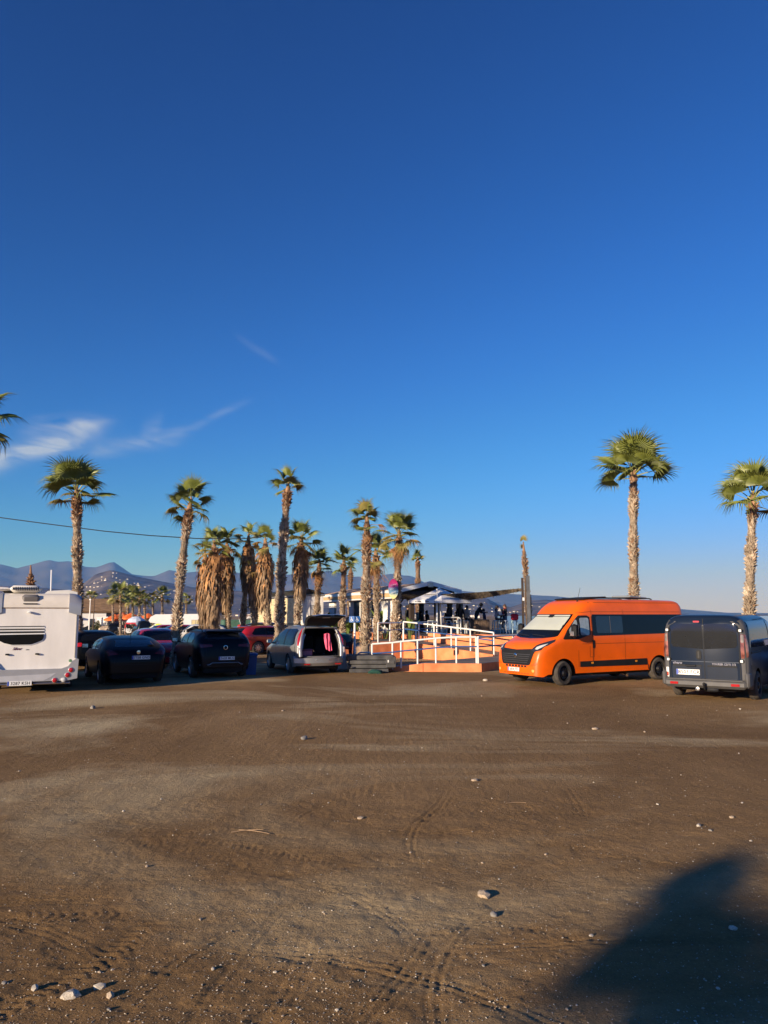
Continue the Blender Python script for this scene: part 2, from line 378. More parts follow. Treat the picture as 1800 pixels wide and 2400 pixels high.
hmesh = [house_mesh('white_house', 12, 9, 5.5, True), house_mesh('white_house', 18, 10, 6.5, False), house_mesh('white_house', 30, 12, 9, True), house_mesh('white_house', 13, 8, 4.5, False)]
def far_house(k, loc, rz, s, label, group):
    o = obj('white_house', hmesh[k % 4], None, None, None, loc, rz); o.scale = (s, s, s); tag(o, label, 'house', group)
r2 = random.Random(21)
def hill_pt(px, t):
    i = int(np.clip(np.searchsorted(hu, px), 1, len(hu)-1)); j = int(np.clip(t/.62*.62*45, 0, 44)); return Vector(HP[i, j])
clus = [(265, .44, 34, .07, 30), (215, .40, 10, .05, 10), (295, .36, 20, .05, 16), (345, .30, 12, .035, 18), (335, .45, 22, .04, 8), (400, .42, 25, .05, 12), (470, .40, 60, .08, 14), (120, .25, 45, .06, 16),
        (600, .25, 90, .12, 22), (760, .25, 70, .12, 12), (1030, .22, 45, .10, 24), (1120, .16, 40, .08, 18), (1230, .16, 30, .08, 10)]
for (px, t, sp, st, n) in clus:
    for k in range(n):
        p = hill_pt(px+r2.gauss(0, sp), min(.6, max(.05, t+r2.gauss(0, st))))
        far_house(r2.randrange(4), p, r2.uniform(-.5, .5), r2.uniform(.3, .62), 'tiny white house scattered on the hazy hillside', 'white hillside houses')
for k in range(70):
    Y = r2.uniform(1000, 3200); px = r2.choice([r2.uniform(395, 830), r2.uniform(395, 600), r2.uniform(960, 1130), r2.uniform(190, 420)])
    x = (px-900)/FPX*Y
    if x > .125*Y: continue
    far_house(r2.randrange(4), (x, Y, -3.6), r2.uniform(-.5, .5), r2.uniform(.35, .6), 'low white building in the far town on the plain', 'white buildings of the far town')

# ------------------------------------------------------------------ haze: one closed box of thin air
hz = MB(); hz.box((0, 9200, 520), (48000, 19000, 1080))
mh = bpy.data.materials.new('haze_air'); mh.use_nodes = True; hn = mh.node_tree; hn.nodes.clear()
pv = N(hn.nodes, 'ShaderNodeVolumePrincipled'); pv.inputs['Color'].default_value = (.13, .34, 1.0, 1); pv.inputs['Density'].default_value = 6.6e-5; pv.inputs['Anisotropy'].default_value = 0.0; pv.inputs['Absorption Color'].default_value = (1, 1, 1, 1)
ho = N(hn.nodes, 'ShaderNodeOutputMaterial'); hn.links.new(pv.outputs[0], ho.inputs['Volume'])
hzo = obj('haze', hz, mh); struct(hzo, 'stuff')

# ------------------------------------------------------------------ shared materials for vehicles
def paint(name, c, rough=.32, coat=1.0, metal=0.0, spec=.5): return mat(name, c, rough, metal, var=.10, vscale=1.6, coat=coat, bump=.02, bscale=2.0, spec=spec, detail=8)
glass_dark = mat('dark_glass', (.006, .007, .009), .06, spec=.32, var=.1)
glass_blue = mat('sky_glass', (.014, .016, .019), .05, spec=.6, var=.1)
trim_black = mat('black_plastic', (.014, .014, .015), .6, spec=.25, bump=.15, bscale=200, var=.2, vscale=3)
rubber = mat('tyre_rubber', (.035, .031, .027), .9, bump=.3, bscale=60, var=.35, vscale=5, sub=(.07, .058, .045))
steel_black = mat('black_steel_rim', (.02, .02, .021), .45, metal=.3, var=.1)
alloy = mat('alloy_rim', (.45, .44, .42), .3, metal=.9, var=.1)
chrome = mat('chrome', (.75, .75, .76), .12, metal=1.0, var=.03)
red_lens = mat('red_lens', (.42, .012, .016), .12, coat=.6, var=.1)
clear_lens = mat('clear_lens', (.62, .62, .60), .08, coat=1.0, var=.1, vscale=20)
amber_lens = mat('amber_lens', (.75, .28, .03), .15, coat=.6, var=.1)
plate_white = mat('plate_white', (.78, .78, .75), .45, var=.04)
plate_blue = mat('plate_blue', (.02, .06, .40), .45, var=.05)
ink = mat('black_ink', (.012, .012, .012), .6, var=.1)
under_m = mat('underbody', (.012, .012, .012), .9, var=.3)
seam_m = mat('panel_gap', (.012, .012, .012), .8, var=.1)
white_paint = mat('white_paint', (.78, .77, .73), .4, var=.05, vscale=2)

def pchip(pts):
    xs = [p[0] for p in pts]; ys = [p[1] for p in pts]; n = len(xs)
    h = [xs[i+1]-xs[i] for i in range(n-1)]; d = [(ys[i+1]-ys[i])/h[i] for i in range(n-1)]
    m = [0]*n
    if n == 2: m = [d[0], d[0]]
    else:
        m[0], m[-1] = d[0], d[-1]
        for i in range(1, n-1):
            if d[i-1]*d[i] <= 0: m[i] = 0
            else:
                w1, w2 = 2*h[i]+h[i-1], h[i]+2*h[i-1]; m[i] = (w1+w2)/(w1/d[i-1]+w2/d[i])
    def f(x):
        if x <= xs[0]: return ys[0]
        if x >= xs[-1]: return ys[-1]
        i = 0
        while xs[i+1] < x: i += 1
        t = (x-xs[i])/h[i]; a, b = t*t, t*t*t
        return (2*b-3*a+1)*ys[i]+(b-2*a+t)*h[i]*m[i]+(-2*b+3*a)*ys[i+1]+(b-a)*h[i]*m[i+1]
    return f

def table(pts, n=2400):
    f = pchip(pts); a, b = pts[0][0], pts[-1][0]; k = n/(b-a); T = [f(a+i/k) for i in range(n+1)]
    def g(x):
        i = (x-a)*k
        if i <= 0: return T[0]
        if i >= n: return T[n]
        j = int(i); return T[j]+(T[j+1]-T[j])*(i-j)
    return g
class Body:
    """a car body: side profile, belt line, plan width; +x is the front, +y its left side"""
    def __init__(s, top, belt, width, sill, wheels, wr, arch, tumble=.12, n=((-9, 5), (9, 5)), tuck=.05, ends=(.0, .0), crease=None):
        s.top, s.belt, s.w, s.sill, s.n = table(top), table(belt), table(width), table(sill), table(n)
        s.x0, s.x1 = top[0][0], top[-1][0]; s.wheels, s.wr, s.arch, s.tumble, s.tuck = wheels, wr, arch, tumble, tuck
    def bot(s, x):
        z = s.sill(x)
        for xw in s.wheels:
            if abs(x-xw) < s.arch: z = max(z, s.wr*.95+math.sqrt(s.arch**2-(x-xw)**2))
        return min(z, s.belt(x)-.03)
    def y(s, x, z):
        b = s.belt(x); w = s.w(x)
        if z <= b:
            k = (b-z)/max(.05, b-.2); return w*(1-s.tuck*k*k)
        t = s.top(x); h = (z-b)/max(1e-4, t-b)
        if h >= 1: return -1.0
        n = s.n(x); return max(0, w*(1-s.tumble*(z-b)/w)*(1-h**n)**(1/n))
    def inside(s, p): return s.x0 <= p.x <= s.x1 and p.z >= .1 and abs(p.y) <= s.y(p.x, p.z)
    def cast(s, p, d, far=6.0):
        """first point of the body met from p along d"""
        st = .03; q = Vector(p); k = 0
        while not s.inside(q):
            q = q+d*st; k += 1
            if k*st > far: return None
        lo, hi = q-d*st, q
        for _ in range(9):
            m = (lo+hi)/2
            if s.inside(m): hi = m
            else: lo = m
        return lo
    def mesh(s, name, mats, nx=46, lo=7, up=11, cap0=True, cap1=True, inset=0.0, xmin=None):
        xs = set()
        for i in range(nx+1):
            t = i/nx; xs.add(round(s.x0+(s.x1-s.x0)*(.5-.5*math.cos(math.pi*t))*.5+(s.x1-s.x0)*t*.5, 4))
        for xw in s.wheels:
            for k in range(17): xs.add(round(xw+s.arch*math.cos(math.pi*k/16)*.9999, 4))
            xs.add(round(xw-s.arch-.002, 4)); xs.add(round(xw+s.arch+.002, 4))
        xs = sorted(x for x in xs if (xmin if xmin is not None else s.x0) <= x <= s.x1); b = MB(); ring = None; n = 2*(lo+up)+1
        V = []
        for x in xs:
            zb, bz, t, nn = s.bot(x), s.belt(x), s.top(x), s.n(x); half = []
            for k in range(lo+1):
                z = zb+(bz-zb)*k/lo; half.append((s.y(x, z)-inset, z))
            for k in range(1, up+1):
                a = math.pi/2*k/up; z = bz+(t-inset-bz)*math.sin(a)**(2/nn); wy = s.w(x)*(1-s.tumble*(z-bz)/s.w(x))*max(0, math.cos(a))**(2/nn)
                half.append((max(0, wy-inset*math.cos(a)), z))
            V += [(x, y, z) for y, z in half]+[(x, -y, z) for y, z in half[-2::-1]]
        F = []
        for i in range(len(xs)-1):
            for k in range(n-1): F.append((i*n+k, (i+1)*n+k, (i+1)*n+k+1, i*n+k+1))
        def cap(i0, flip):
            for k in range((n-1)//2):
                q = (i0+k, i0+k+1, i0+n-2-k, i0+n-1-k); F.append(q[::-1] if flip else q)
        if cap0: cap(0, False)
        if cap1: cap((len(xs)-1)*n, True)
        b.add(V, F); me = b.mesh(name, mats)
        bm = bmesh.new(); bm.from_mesh(me); bmesh.ops.remove_doubles(bm, verts=bm.verts, dist=.0004); bm.to_mesh(me); bm.free()
        me.polygons.foreach_set('use_smooth', [True]*len(me.polygons)); me.set_sharp_from_angle(angle=R(38)); return me
    def patch(s, mb, poly, view, off=.006, nu=10, nv=6, mi=0, off_edge=None):
        """project a convex polygon on the body. view: 'L','R' (x,z) 'F','B' (y,z) 'T' (x,y)"""
        d = {'L': Vector((0, -1, 0)), 'R': Vector((0, 1, 0)), 'F': Vector((-1, 0, 0)), 'B': Vector((1, 0, 0)), 'T': Vector((0, 0, -1))}[view]
        def start(u, v):
            return {'L': Vector((u, 1.4, v)), 'R': Vector((u, -1.4, v)), 'F': Vector((s.x1+.3, u, v)), 'B': Vector((s.x0-.3, u, v)), 'T': Vector((u, v, 3.2))}[view]
        us = [p[0] for p in poly]; u0, u1 = min(us), max(us); V = []; F = []
        brk = sorted(set([u0+(u1-u0)*i/nu for i in range(nu+1)]+us)); cols = 0
        for u in brk:
            vs = []
            for i in range(len(poly)):
                a, b = poly[i], poly[(i+1) % len(poly)]
                if abs(a[0]-b[0]) < 1e-9:
                    if abs(a[0]-u) < 1e-6: vs += [a[1], b[1]]
                elif min(a[0], b[0])-1e-9 <= u <= max(a[0], b[0])+1e-9: vs.append(a[1]+(b[1]-a[1])*(u-a[0])/(b[0]-a[0]))
            v0, v1 = min(vs), max(vs); col = []
            for j in range(nv+1):
                q = s.cast(start(u, v0+(v1-v0)*j/nv), d)
                k_ = 0
                while q is None and k_ < 30:                # past the outline: pull the sample in
                    k_ += 1; f_ = 1-.012*k_; uu, vv = (u*f_, v0+(v1-v0)*j/nv) if view in 'FB' else (u, (v0+(v1-v0)*j/nv)*f_)
                    q = s.cast(start(uu, vv), d)
                if q is None: break
                col.append(q-d*off)
            if len(col) == nv+1: V += col; cols += 1
        for i in range(cols-1):
            for j in range(nv):
                a = i*(nv+1)+j; q = (a, a+nv+1, a+nv+2, a+1)
                F.append(q if view in 'RFT' else q[::-1])
        if view in 'F': F = [f for f in F]
        return mb.add(V, F, mi)
def rpoly(u0, v0, u1, v1, r=.05, k=3):
    """rounded rectangle"""
    P = []
    for cx, cy, a0 in ((u1-r, v1-r, 0), (u0+r, v1-r, 90), (u0+r, v0+r, 180), (u1-r, v0+r, 270)):
        for i in range(k+1): a = R(a0+90*i/k); P.append((cx+r*math.cos(a), cy+r*math.sin(a)))
    return P
def bpatch(name, body, polys, view, m, parent, off=.006, nu=10, nv=5):
    b = MB()
    for p in (polys if isinstance(polys[0], list) else [polys]): body.patch(b, p, view, off, nu, nv)
    o = obj(name, b, m, parent, 40)
    # make sure the patch faces outwards
    me = o.data
    want = {'L': (0, 1, 0), 'R': (0, -1, 0), 'F': (1, 0, 0), 'B': (-1, 0, 0), 'T': (0, 0, 1)}[view]
    if len(me.polygons) and sum(p.normal.dot(Vector(want)) for p in me.polygons) < 0: me.flip_normals()
    return o
def wheel(parent, x, y, r, w, rim, spokes=0, out=1, steer=0.0, name='wheel'):
    """tyre with a rim as its child; out is +1 when the outer face looks to +y"""
    M = Matrix.Translation((x, y, r)) @ Matrix.Rotation(steer, 4, 'Z') @ Matrix.Rotation(-math.pi/2*out, 4, 'X')
    rr = r*.66
    t = MB(); t.lathe([(rr*.98, -w/2), (r*.86, -w/2), (r*.97, -w/2+.025), (r, -w/2+.05), (r, w/2-.05), (r*.97, w/2-.025), (r*.88, w/2), (rr, w/2-.004), (rr*.98, w/2-.03)], 32, M)
    for k in range(30):
        a = 2*math.pi*k/30
        t.box(M @ Vector((math.cos(a)*r*.996, math.sin(a)*r*.996, 0)), (.018, .03, .012))
    o = obj(name, t, rubber, parent, 35)
    q = MB(); q.lathe([(rr*.99, w/2-.012), (rr*.93, w/2-.006), (rr*.88, w/2-.05), (rr*.8, w/2-.075)], 28, M)
    if spokes:
        for k in range(spokes):
            a = 2*math.pi*k/spokes; S = M @ Matrix.Rotation(a, 4, 'Z')
            q.prism([(.03, -.035), (rr*.9, -.026), (rr*.9, .026), (.03, .035)], S @ Matrix.Translation((0, 0, w/2-.05)), .025)
        q.lathe([(.06, w/2-.03), (.05, w/2-.015), (.001, w/2-.012)], 14, M); q.lathe([(rr*.8, w/2-.09), (.001, w/2-.095)], 20, M, 1)
    else:
        q.lathe([(rr*.8, w/2-.075), (rr*.62, w/2-.035), (rr*.42, w/2-.045), (rr*.36, w/2-.02), (.07, w/2-.012), (.06, w/2+.004), (.001, w/2+.006)], 24, M)
        for k in range(10):
            a = 2*math.pi*k/10; p = M @ Vector((math.cos(a)*rr*.72, math.sin(a)*rr*.72, w/2-.048))
            q.lathe([(.026, 0), (.02, .004), (.001, .004)], 8, Matrix.Translation(p-Vector((0, 0, 0))) @ (M.to_3x3().to_4x4()), 1)
    obj('rim', q, [rim, under_m], o, 40); return o
def plate(parent, txt, M, w=.52, h=.11, m=None):
    """number plate lying in the xy plane of M, with a blue band and the number"""
    p = MB(); p.rbox((0, 0, 0), (w, h, .008), .006); o = obj('number_plate', p, m or plate_white, parent); o.matrix_local = M
    q = MB(); q.box((-w/2+.024, 0, .0052), (.044, h*.94, .002)); obj('country_band', q, plate_blue, o)
    lettering('plate_number', txt, h*.92, ink, o, Matrix.Translation((.022, -.002, .0052)), depth=.0008, bold=.0012, spacing=1.02)
    return o
def mirror_parts(parent, x, y, z, out, m, s=1.0):
    b = MB(); b.tube([(x, y, z-.02), (x+.02, y+out*.09*s, z+.02)], .03*s, 8); b.rbox((x-.01, y+out*.17*s, z+.05*s), (.10*s, .20*s, .15*s), .035*s)
    o = obj('wing_mirror', b, m, parent, 40)
    g = MB(); g.rbox((x-.063*s, y+out*.17*s, z+.05*s), (.006, .17*s, .12*s), .002); obj('mirror_glass', g, chrome, o); return o
def underbody(parent, body, w, z0=.2, z1=.62, extra=.06):
    b = MB(); b.rbox(((body.x0+body.x1)/2, 0, (z0+z1)/2), (body.x1-body.x0-2*extra-.25, 2*w, z1-z0), .05); return obj('underbody', b, under_m, parent)
def seams(parent, body, lines, view='L', w=.011, m=None):
    """thin panel gaps: each line is ((u,v),(u,v)); vertical or sloped"""
    for (a, c) in lines:
        b = MB(); dx, dy = c[0]-a[0], c[1]-a[1]; l = math.hypot(dx, dy) or 1; nx_, ny_ = -dy/l*w/2, dx/l*w/2
        body.patch(b, [(a[0]-nx_, a[1]-ny_), (c[0]-nx_, c[1]-ny_), (c[0]+nx_, c[1]+ny_), (a[0]+nx_, a[1]+ny_)], view, .004, 8 if abs(dx) > abs(dy) else 1, 1 if abs(dx) > abs(dy) else 8)
        obj('panel_gap', b, m or seam_m, parent)

# ------------------------------------------------------------------ orange camper van
def orange_van():
    fw, rw = at(1318, 1605, 22.9), at(1550, 1592, 25.0)
    head = math.atan2(fw.y-rw.y, fw.x-rw.x)          # rear -> front
    t = thing('camper_van', 'bright orange high-roof camper van with black window band and sunshade behind windscreen', 'van', rz=head)
    op = paint('orange_paint', (.86, .125, .001), .38, .2)
    B = Body(top=[(-3.3, 2.30), (-3.27, 2.41), (-3.2, 2.48), (-3.0, 2.515), (-1, 2.53), (.55, 2.525), (.95, 2.47), (1.18, 2.36), (1.36, 2.19), (1.45, 2.08), (1.9, 1.72), (2.28, 1.41), (2.42, 1.35), (2.70, 1.27), (2.87, 1.16), (2.945, 1.04), (2.985, .86), (3.0, .6)],
             belt=[(-3.3, 1.35), (1.2, 1.36), (2.0, 1.25), (2.5, 1.08), (2.85, .90), (3.0, .52)],
             width=[(-3.3, .93), (-3.26, .985), (-3.1, 1.015), (-2.3, 1.025), (2.0, 1.025), (2.35, 1.02), (2.6, 1.0), (2.8, .96), (2.92, .90), (2.97, .84), (3.0, .76)],
             sill=[(-3.3, .42), (-2.9, .34), (2.6, .34), (2.8, .27), (3.0, .30)], wheels=(-1.985, 2.05), wr=.345, arch=.455, tumble=.075,
             n=((-3.3, 9), (.5, 9), (1.2, 6), (2.0, 5.5), (2.35, 4.5), (2.6, 3.0), (3.0, 2.6)), tuck=.03)
    t.location = (0, 0, 0)
    # put the near front wheel on its spot
    M = Matrix.Rotation(head, 3, 'Z'); loc = Vector((fw.x, fw.y, 0))-M @ Vector((2.05, 0.92, 0)); t.location = (loc.x, loc.y, -.01)
    obj('body', B.mesh('body', [op], nx=64), None, t)
    underbody(t, B, .70, .24, .7)
    wl_ = MB()
    for xw in (-1.985, 2.05): wl_.box((xw, 0, .62), (.86, 1.5, .5))
    obj('wheel_well', wl_, under_m, t)
    # dashes of the photo: black lower side strip with reflectors, window band, cab window
    for sd in 'LR':
        bpatch('window_band', B, [(-3.14, 1.47), (-3.14, 2.06), (.83, 2.06), (.86, 1.98), (.86, 1.44), (.80, 1.42)], sd, glass_dark, t, .006, 18, 6)
        w = bpatch('side_window', B, rpoly(-.42, 1.50, .70, 2.01, .06), sd, mat('side_pane', (.016, .018, .022), .03, spec=.9, var=.1), t, .011, 12, 5)
        fr = MB(); B.patch(fr, [(.10, 1.5), (.13, 1.5), (.13, 2.01), (.10, 2.01)], sd, .015, 1, 5); obj('slider_bar', fr, mat('grey_rubber', (.12, .12, .125), .5, var=.1), w)
        cw = bpatch('cab_window', B, [(.95, 1.46), (.95, 1.98), (1.05, 2.03), (1.36, 2.03), (1.86, 1.60), (2.05, 1.36), (2.02, 1.33), (1.45, 1.33)], sd, trim_black, t, .006, 16, 6)
        bpatch('cab_pane', B, rpoly(1.0, 1.44, 1.36, 1.96, .06), sd, mat('pale_side_pane', (.30, .34, .33), .06, spec=.9, coat=1, var=.25, vscale=5), cw, .011, 6, 5)
        bpatch('quarter_pane', B, [(1.46, 1.50), (1.46, 1.90), (1.50, 1.90), (1.80, 1.60), (1.80, 1.50)], sd, MATS['pale_side_pane'], cw, .011, 6, 5)
        bpatch('door_handle', B, rpoly(.80, 1.05, .90, 1.30, .045), sd, trim_black, t, .012, 4, 5)
        bpatch('lower_strip', B, [(1.42, .52), (1.42, .68), (-1.42, .70), (-1.40, .56), (-1.45, .50)], sd, trim_black, t, .012, 16, 3)
        for xr in (.93, -.93): bpatch('side_marker', B, rpoly(xr-.05, .60, xr+.05, .655, .015), sd, amber_lens, t, .018, 3, 2)
        s_ = [((.885, .5), (.885, 2.0)), ((1.0, 1.12), (1.0, .80)), ((-.48, .5), (-.48, 2.42)), ((.86, .5), (.86, 2.42)), ((.84, 1.12), (.84, .80)), ((1.0, .80), (.84, .80)), ((-1.2, 2.42), (.86, 2.42)), ((-3.1, 2.43), (-1.2, 2.42)),
              ((-2.5, 1.19), (1.3, 1.19)), ((1.46, .52), (1.46, 1.0)), ((-3.1, 2.14), (.95, 2.14)), ((.95, 2.14), (1.42, 2.10))]
        seams(t, B, s_, sd, .014, mat('orange_gap', (.30, .055, .004), .6, var=.1))
    # front
    ws = bpatch('windscreen', B, [(-.93, 1.43), (-.86, 1.40), (-.5, 1.36), (0, 1.345), (.5, 1.36), (.86, 1.40), (.93, 1.43), (.80, 2.07), (-.80, 2.07)], 'F', glass_dark, t, .008, 22, 12)
    bpatch('sunshade', B, [(-.84, 1.60), (.84, 1.60), (.76, 1.99), (-.76, 1.99)], 'F', mat('cream_sunshade', (.56, .58, .47), .35, coat=.8, var=.05, vscale=2), ws, .016, 16, 8)
    bpatch('shade_top', B, [(-.75, 2.005), (.75, 2.005), (.74, 2.045), (-.74, 2.045)], 'F', MATS['cream_sunshade'], ws, .016, 16, 2)
    bpatch('camera_pod', B, rpoly(-.12, 1.97, .10, 2.07, .03), 'F', ink, ws, .03, 4, 3)
    wp = MB()
    for y0, y1 in ((-.15, -.78), (.55, -.08)):
        P = [B.cast(Vector((3.3, y0+(y1-y0)*k/6, 1.40+.04*k/6*(1 if y0 > 0 else 1.3))), Vector((-1, 0, 0))) for k in range(7)]
        wp.tube([p+Vector((.03, 0, .02)) for p in P if p], .012, 6)
    obj('wiper', wp, ink, ws)
    gr = bpatch('grille', B, [(-.76, .98), (-.73, 1.07), (0, 1.03), (.73, 1.07), (.76, .98), (.62, .62), (.55, .59), (-.55, .59), (-.62, .62)], 'F', trim_black, t, .012, 16, 8)
    sl = MB()
    for k in range(5): B.patch(sl, [(-.54-.025*k, .655+.058*k), (.54+.025*k, .655+.058*k), (.54+.025*k, .675+.058*k), (-.54-.025*k, .675+.058*k)], 'F', .030, 14, 1)
    obj('grille_slat', sl, mat('grey_slat', (.05, .05, .052), .4, var=.1), gr)
    em = MB(); e = B.cast(Vector((3.4, 0, .86)), Vector((-1, 0, 0))); em.lathe([(.062, 0), (.066, .012), (.05, .022), (.001, .02)], 18, frame(e+Vector((.03, 0, 0)), (0, 1, 0), (0, .15, 1))); obj('badge', em, chrome, gr, 40)
    for k, sg in enumerate((1, -1)):
        hl = bpatch('headlight', B, [(sg*.62, 1.04), (sg*.74, .98), (sg*.92, 1.03), (sg*.995, 1.27), (sg*.97, 1.34), (sg*.84, 1.27), (sg*.70, 1.17)], 'F', mat('lamp_housing', (.03, .03, .032), .15, coat=1, var=.1), t, .012, 10, 8)
        bpatch('lamp_lens', B, [(sg*.75, 1.06), (sg*.83, 1.05), (sg*.91, 1.12), (sg*.935, 1.22), (sg*.85, 1.18), (sg*.76, 1.12)], 'F', clear_lens, hl, .022, 8, 6)
        bpatch('bumper_recess', B, [(sg*.64, .585), (sg*.70, .63), (sg*.86, .69), (sg*.88, .64), (sg*.80, .585)], 'F', mat('orange_recess', (.50, .085, .004), .5, var=.1), t, .008, 6, 4)
        bpatch('fog_lamp', B, rpoly(sg*.75-.05, .40, sg*.75+.05, .48, .035), 'F', amber_lens if False else mat('orange_lamp', (.95, .42, .10), .2, coat=1, var=.1), t, .012, 4, 4)
    for k in range(7):
        y = -.42+k*.14; bpatch('air_slot', B, [(y-.05, .525), (y+.05, .525), (y+.05, .58), (y-.05, .58)], 'F', ink, t, .006, 2, 2)
    for k in range(9):
        y = -.52+k*.13; bpatch('lower_slot', B, [(y-.045, .335), (y+.045, .335), (y+.045, .365), (y-.045, .365)], 'F', mat('orange_gap', (.3, .05, 0)), t, .006, 2, 2)
    e = B.cast(Vector((3.4, -.10, .45)), Vector((-1, 0, 0))); plate(t, '5824 JTD', frame(e+Vector((.02, 0, 0)), (0, 1, 0), (-.05, 0, 1)))
    # mirrors
    for sg in (1, -1):
        b = MB(); b.tube([(1.78, sg*.97, 1.42), (1.80, sg*1.12, 1.44)], .045, 8); b.rbox((1.78, sg*1.20, 1.58), (.17, .20, .40), .06)
        o = obj('wing_mirror', b, trim_black, t, 40)
        g = MB(); g.rbox((1.688, sg*1.20, 1.60), (.006, .165, .32), .002); obj('mirror_glass', g, chrome, o)
        g = MB(); g.rbox((1.868, sg*1.20, 1.50), (.02, .15, .13), .008); obj('mirror_cap', g, mat('satin_grey', (.30, .30, .30), .25, metal=.6, var=.1), o)
    for x in (-1.985, 2.05):
        for sg in (1, -1): wheel(t, x, sg*.905, .355, .225, steel_black, 0, sg, R(-6)*sg*0+(R(8) if x > 0 else 0))
    # roof rack and solar panel, aerial
    rk = MB(); rk.rbox((.35, 0, 2.56), (1.0, 1.3, .05), .02, ry=R(4)); obj('roof_fairing', rk, trim_black, t, 40)
    rk = MB(); rk.rbox((-.7, 0, 2.575), (1.25, 1.1, .035), .012); obj('solar_panel', rk, glass_dark, t)
    rk = MB(); rk.rbox((-1.75, .1, 2.61), (.8, .8, .06), .02, ry=R(-4)); obj('roof_hatch', rk, mat('grey_hatch', (.22, .24, .26), .4, var=.1), t)
    ra = MB()
    for y in (-.62, .62): ra.tube([(.6, y, 2.54), (.5, y, 2.57), (-2.1, y, 2.57), (-2.2, y, 2.54)], .02, 6)
    obj('roof_rail', ra, trim_black, t)
    a0 = B.cast(Vector((1.0, .55, 3.0)), Vector((0, 0, -1))); an = MB(); an.lathe([(.03, 0), (.025, .03), (.008, .04)], 8, Matrix.Translation(a0)); an.tube([a0, a0+Vector((-.14, 0, .42))], .006, 5); obj('aerial', an, ink, t)
    ex = MB(); ex.tube([(-.6, .6, .26), (-.55, .9, .23), (-.50, 1.03, .21)], .045, 10); obj('exhaust_tip', ex, chrome, t, 40)
    hk = MB(); hk.rbox((-3.32, 0, .5), (.12, 1.85, .16), .05); obj('rear_bumper', hk, trim_black, t, 40)
    for sg in (1, -1): bpatch('tail_light', B, rpoly(sg*.90-.035, 1.0, sg*.90+.035, 1.5, .03), 'B', red_lens, t, .012, 3, 6)
    for sg in (1, -1): bpatch('rear_window', B, rpoly(min(sg*.08, sg*.82), 1.5, max(sg*.08, sg*.82), 2.05, .06), 'B', glass_dark, t, .008, 8, 5)
    bpatch('mud_flap', B, [(-1.50, .36), (-1.5, .5), (-1.47, .5), (-1.47, .36)], 'L', trim_black, t, .01, 1, 2)
    return t
orange_van()

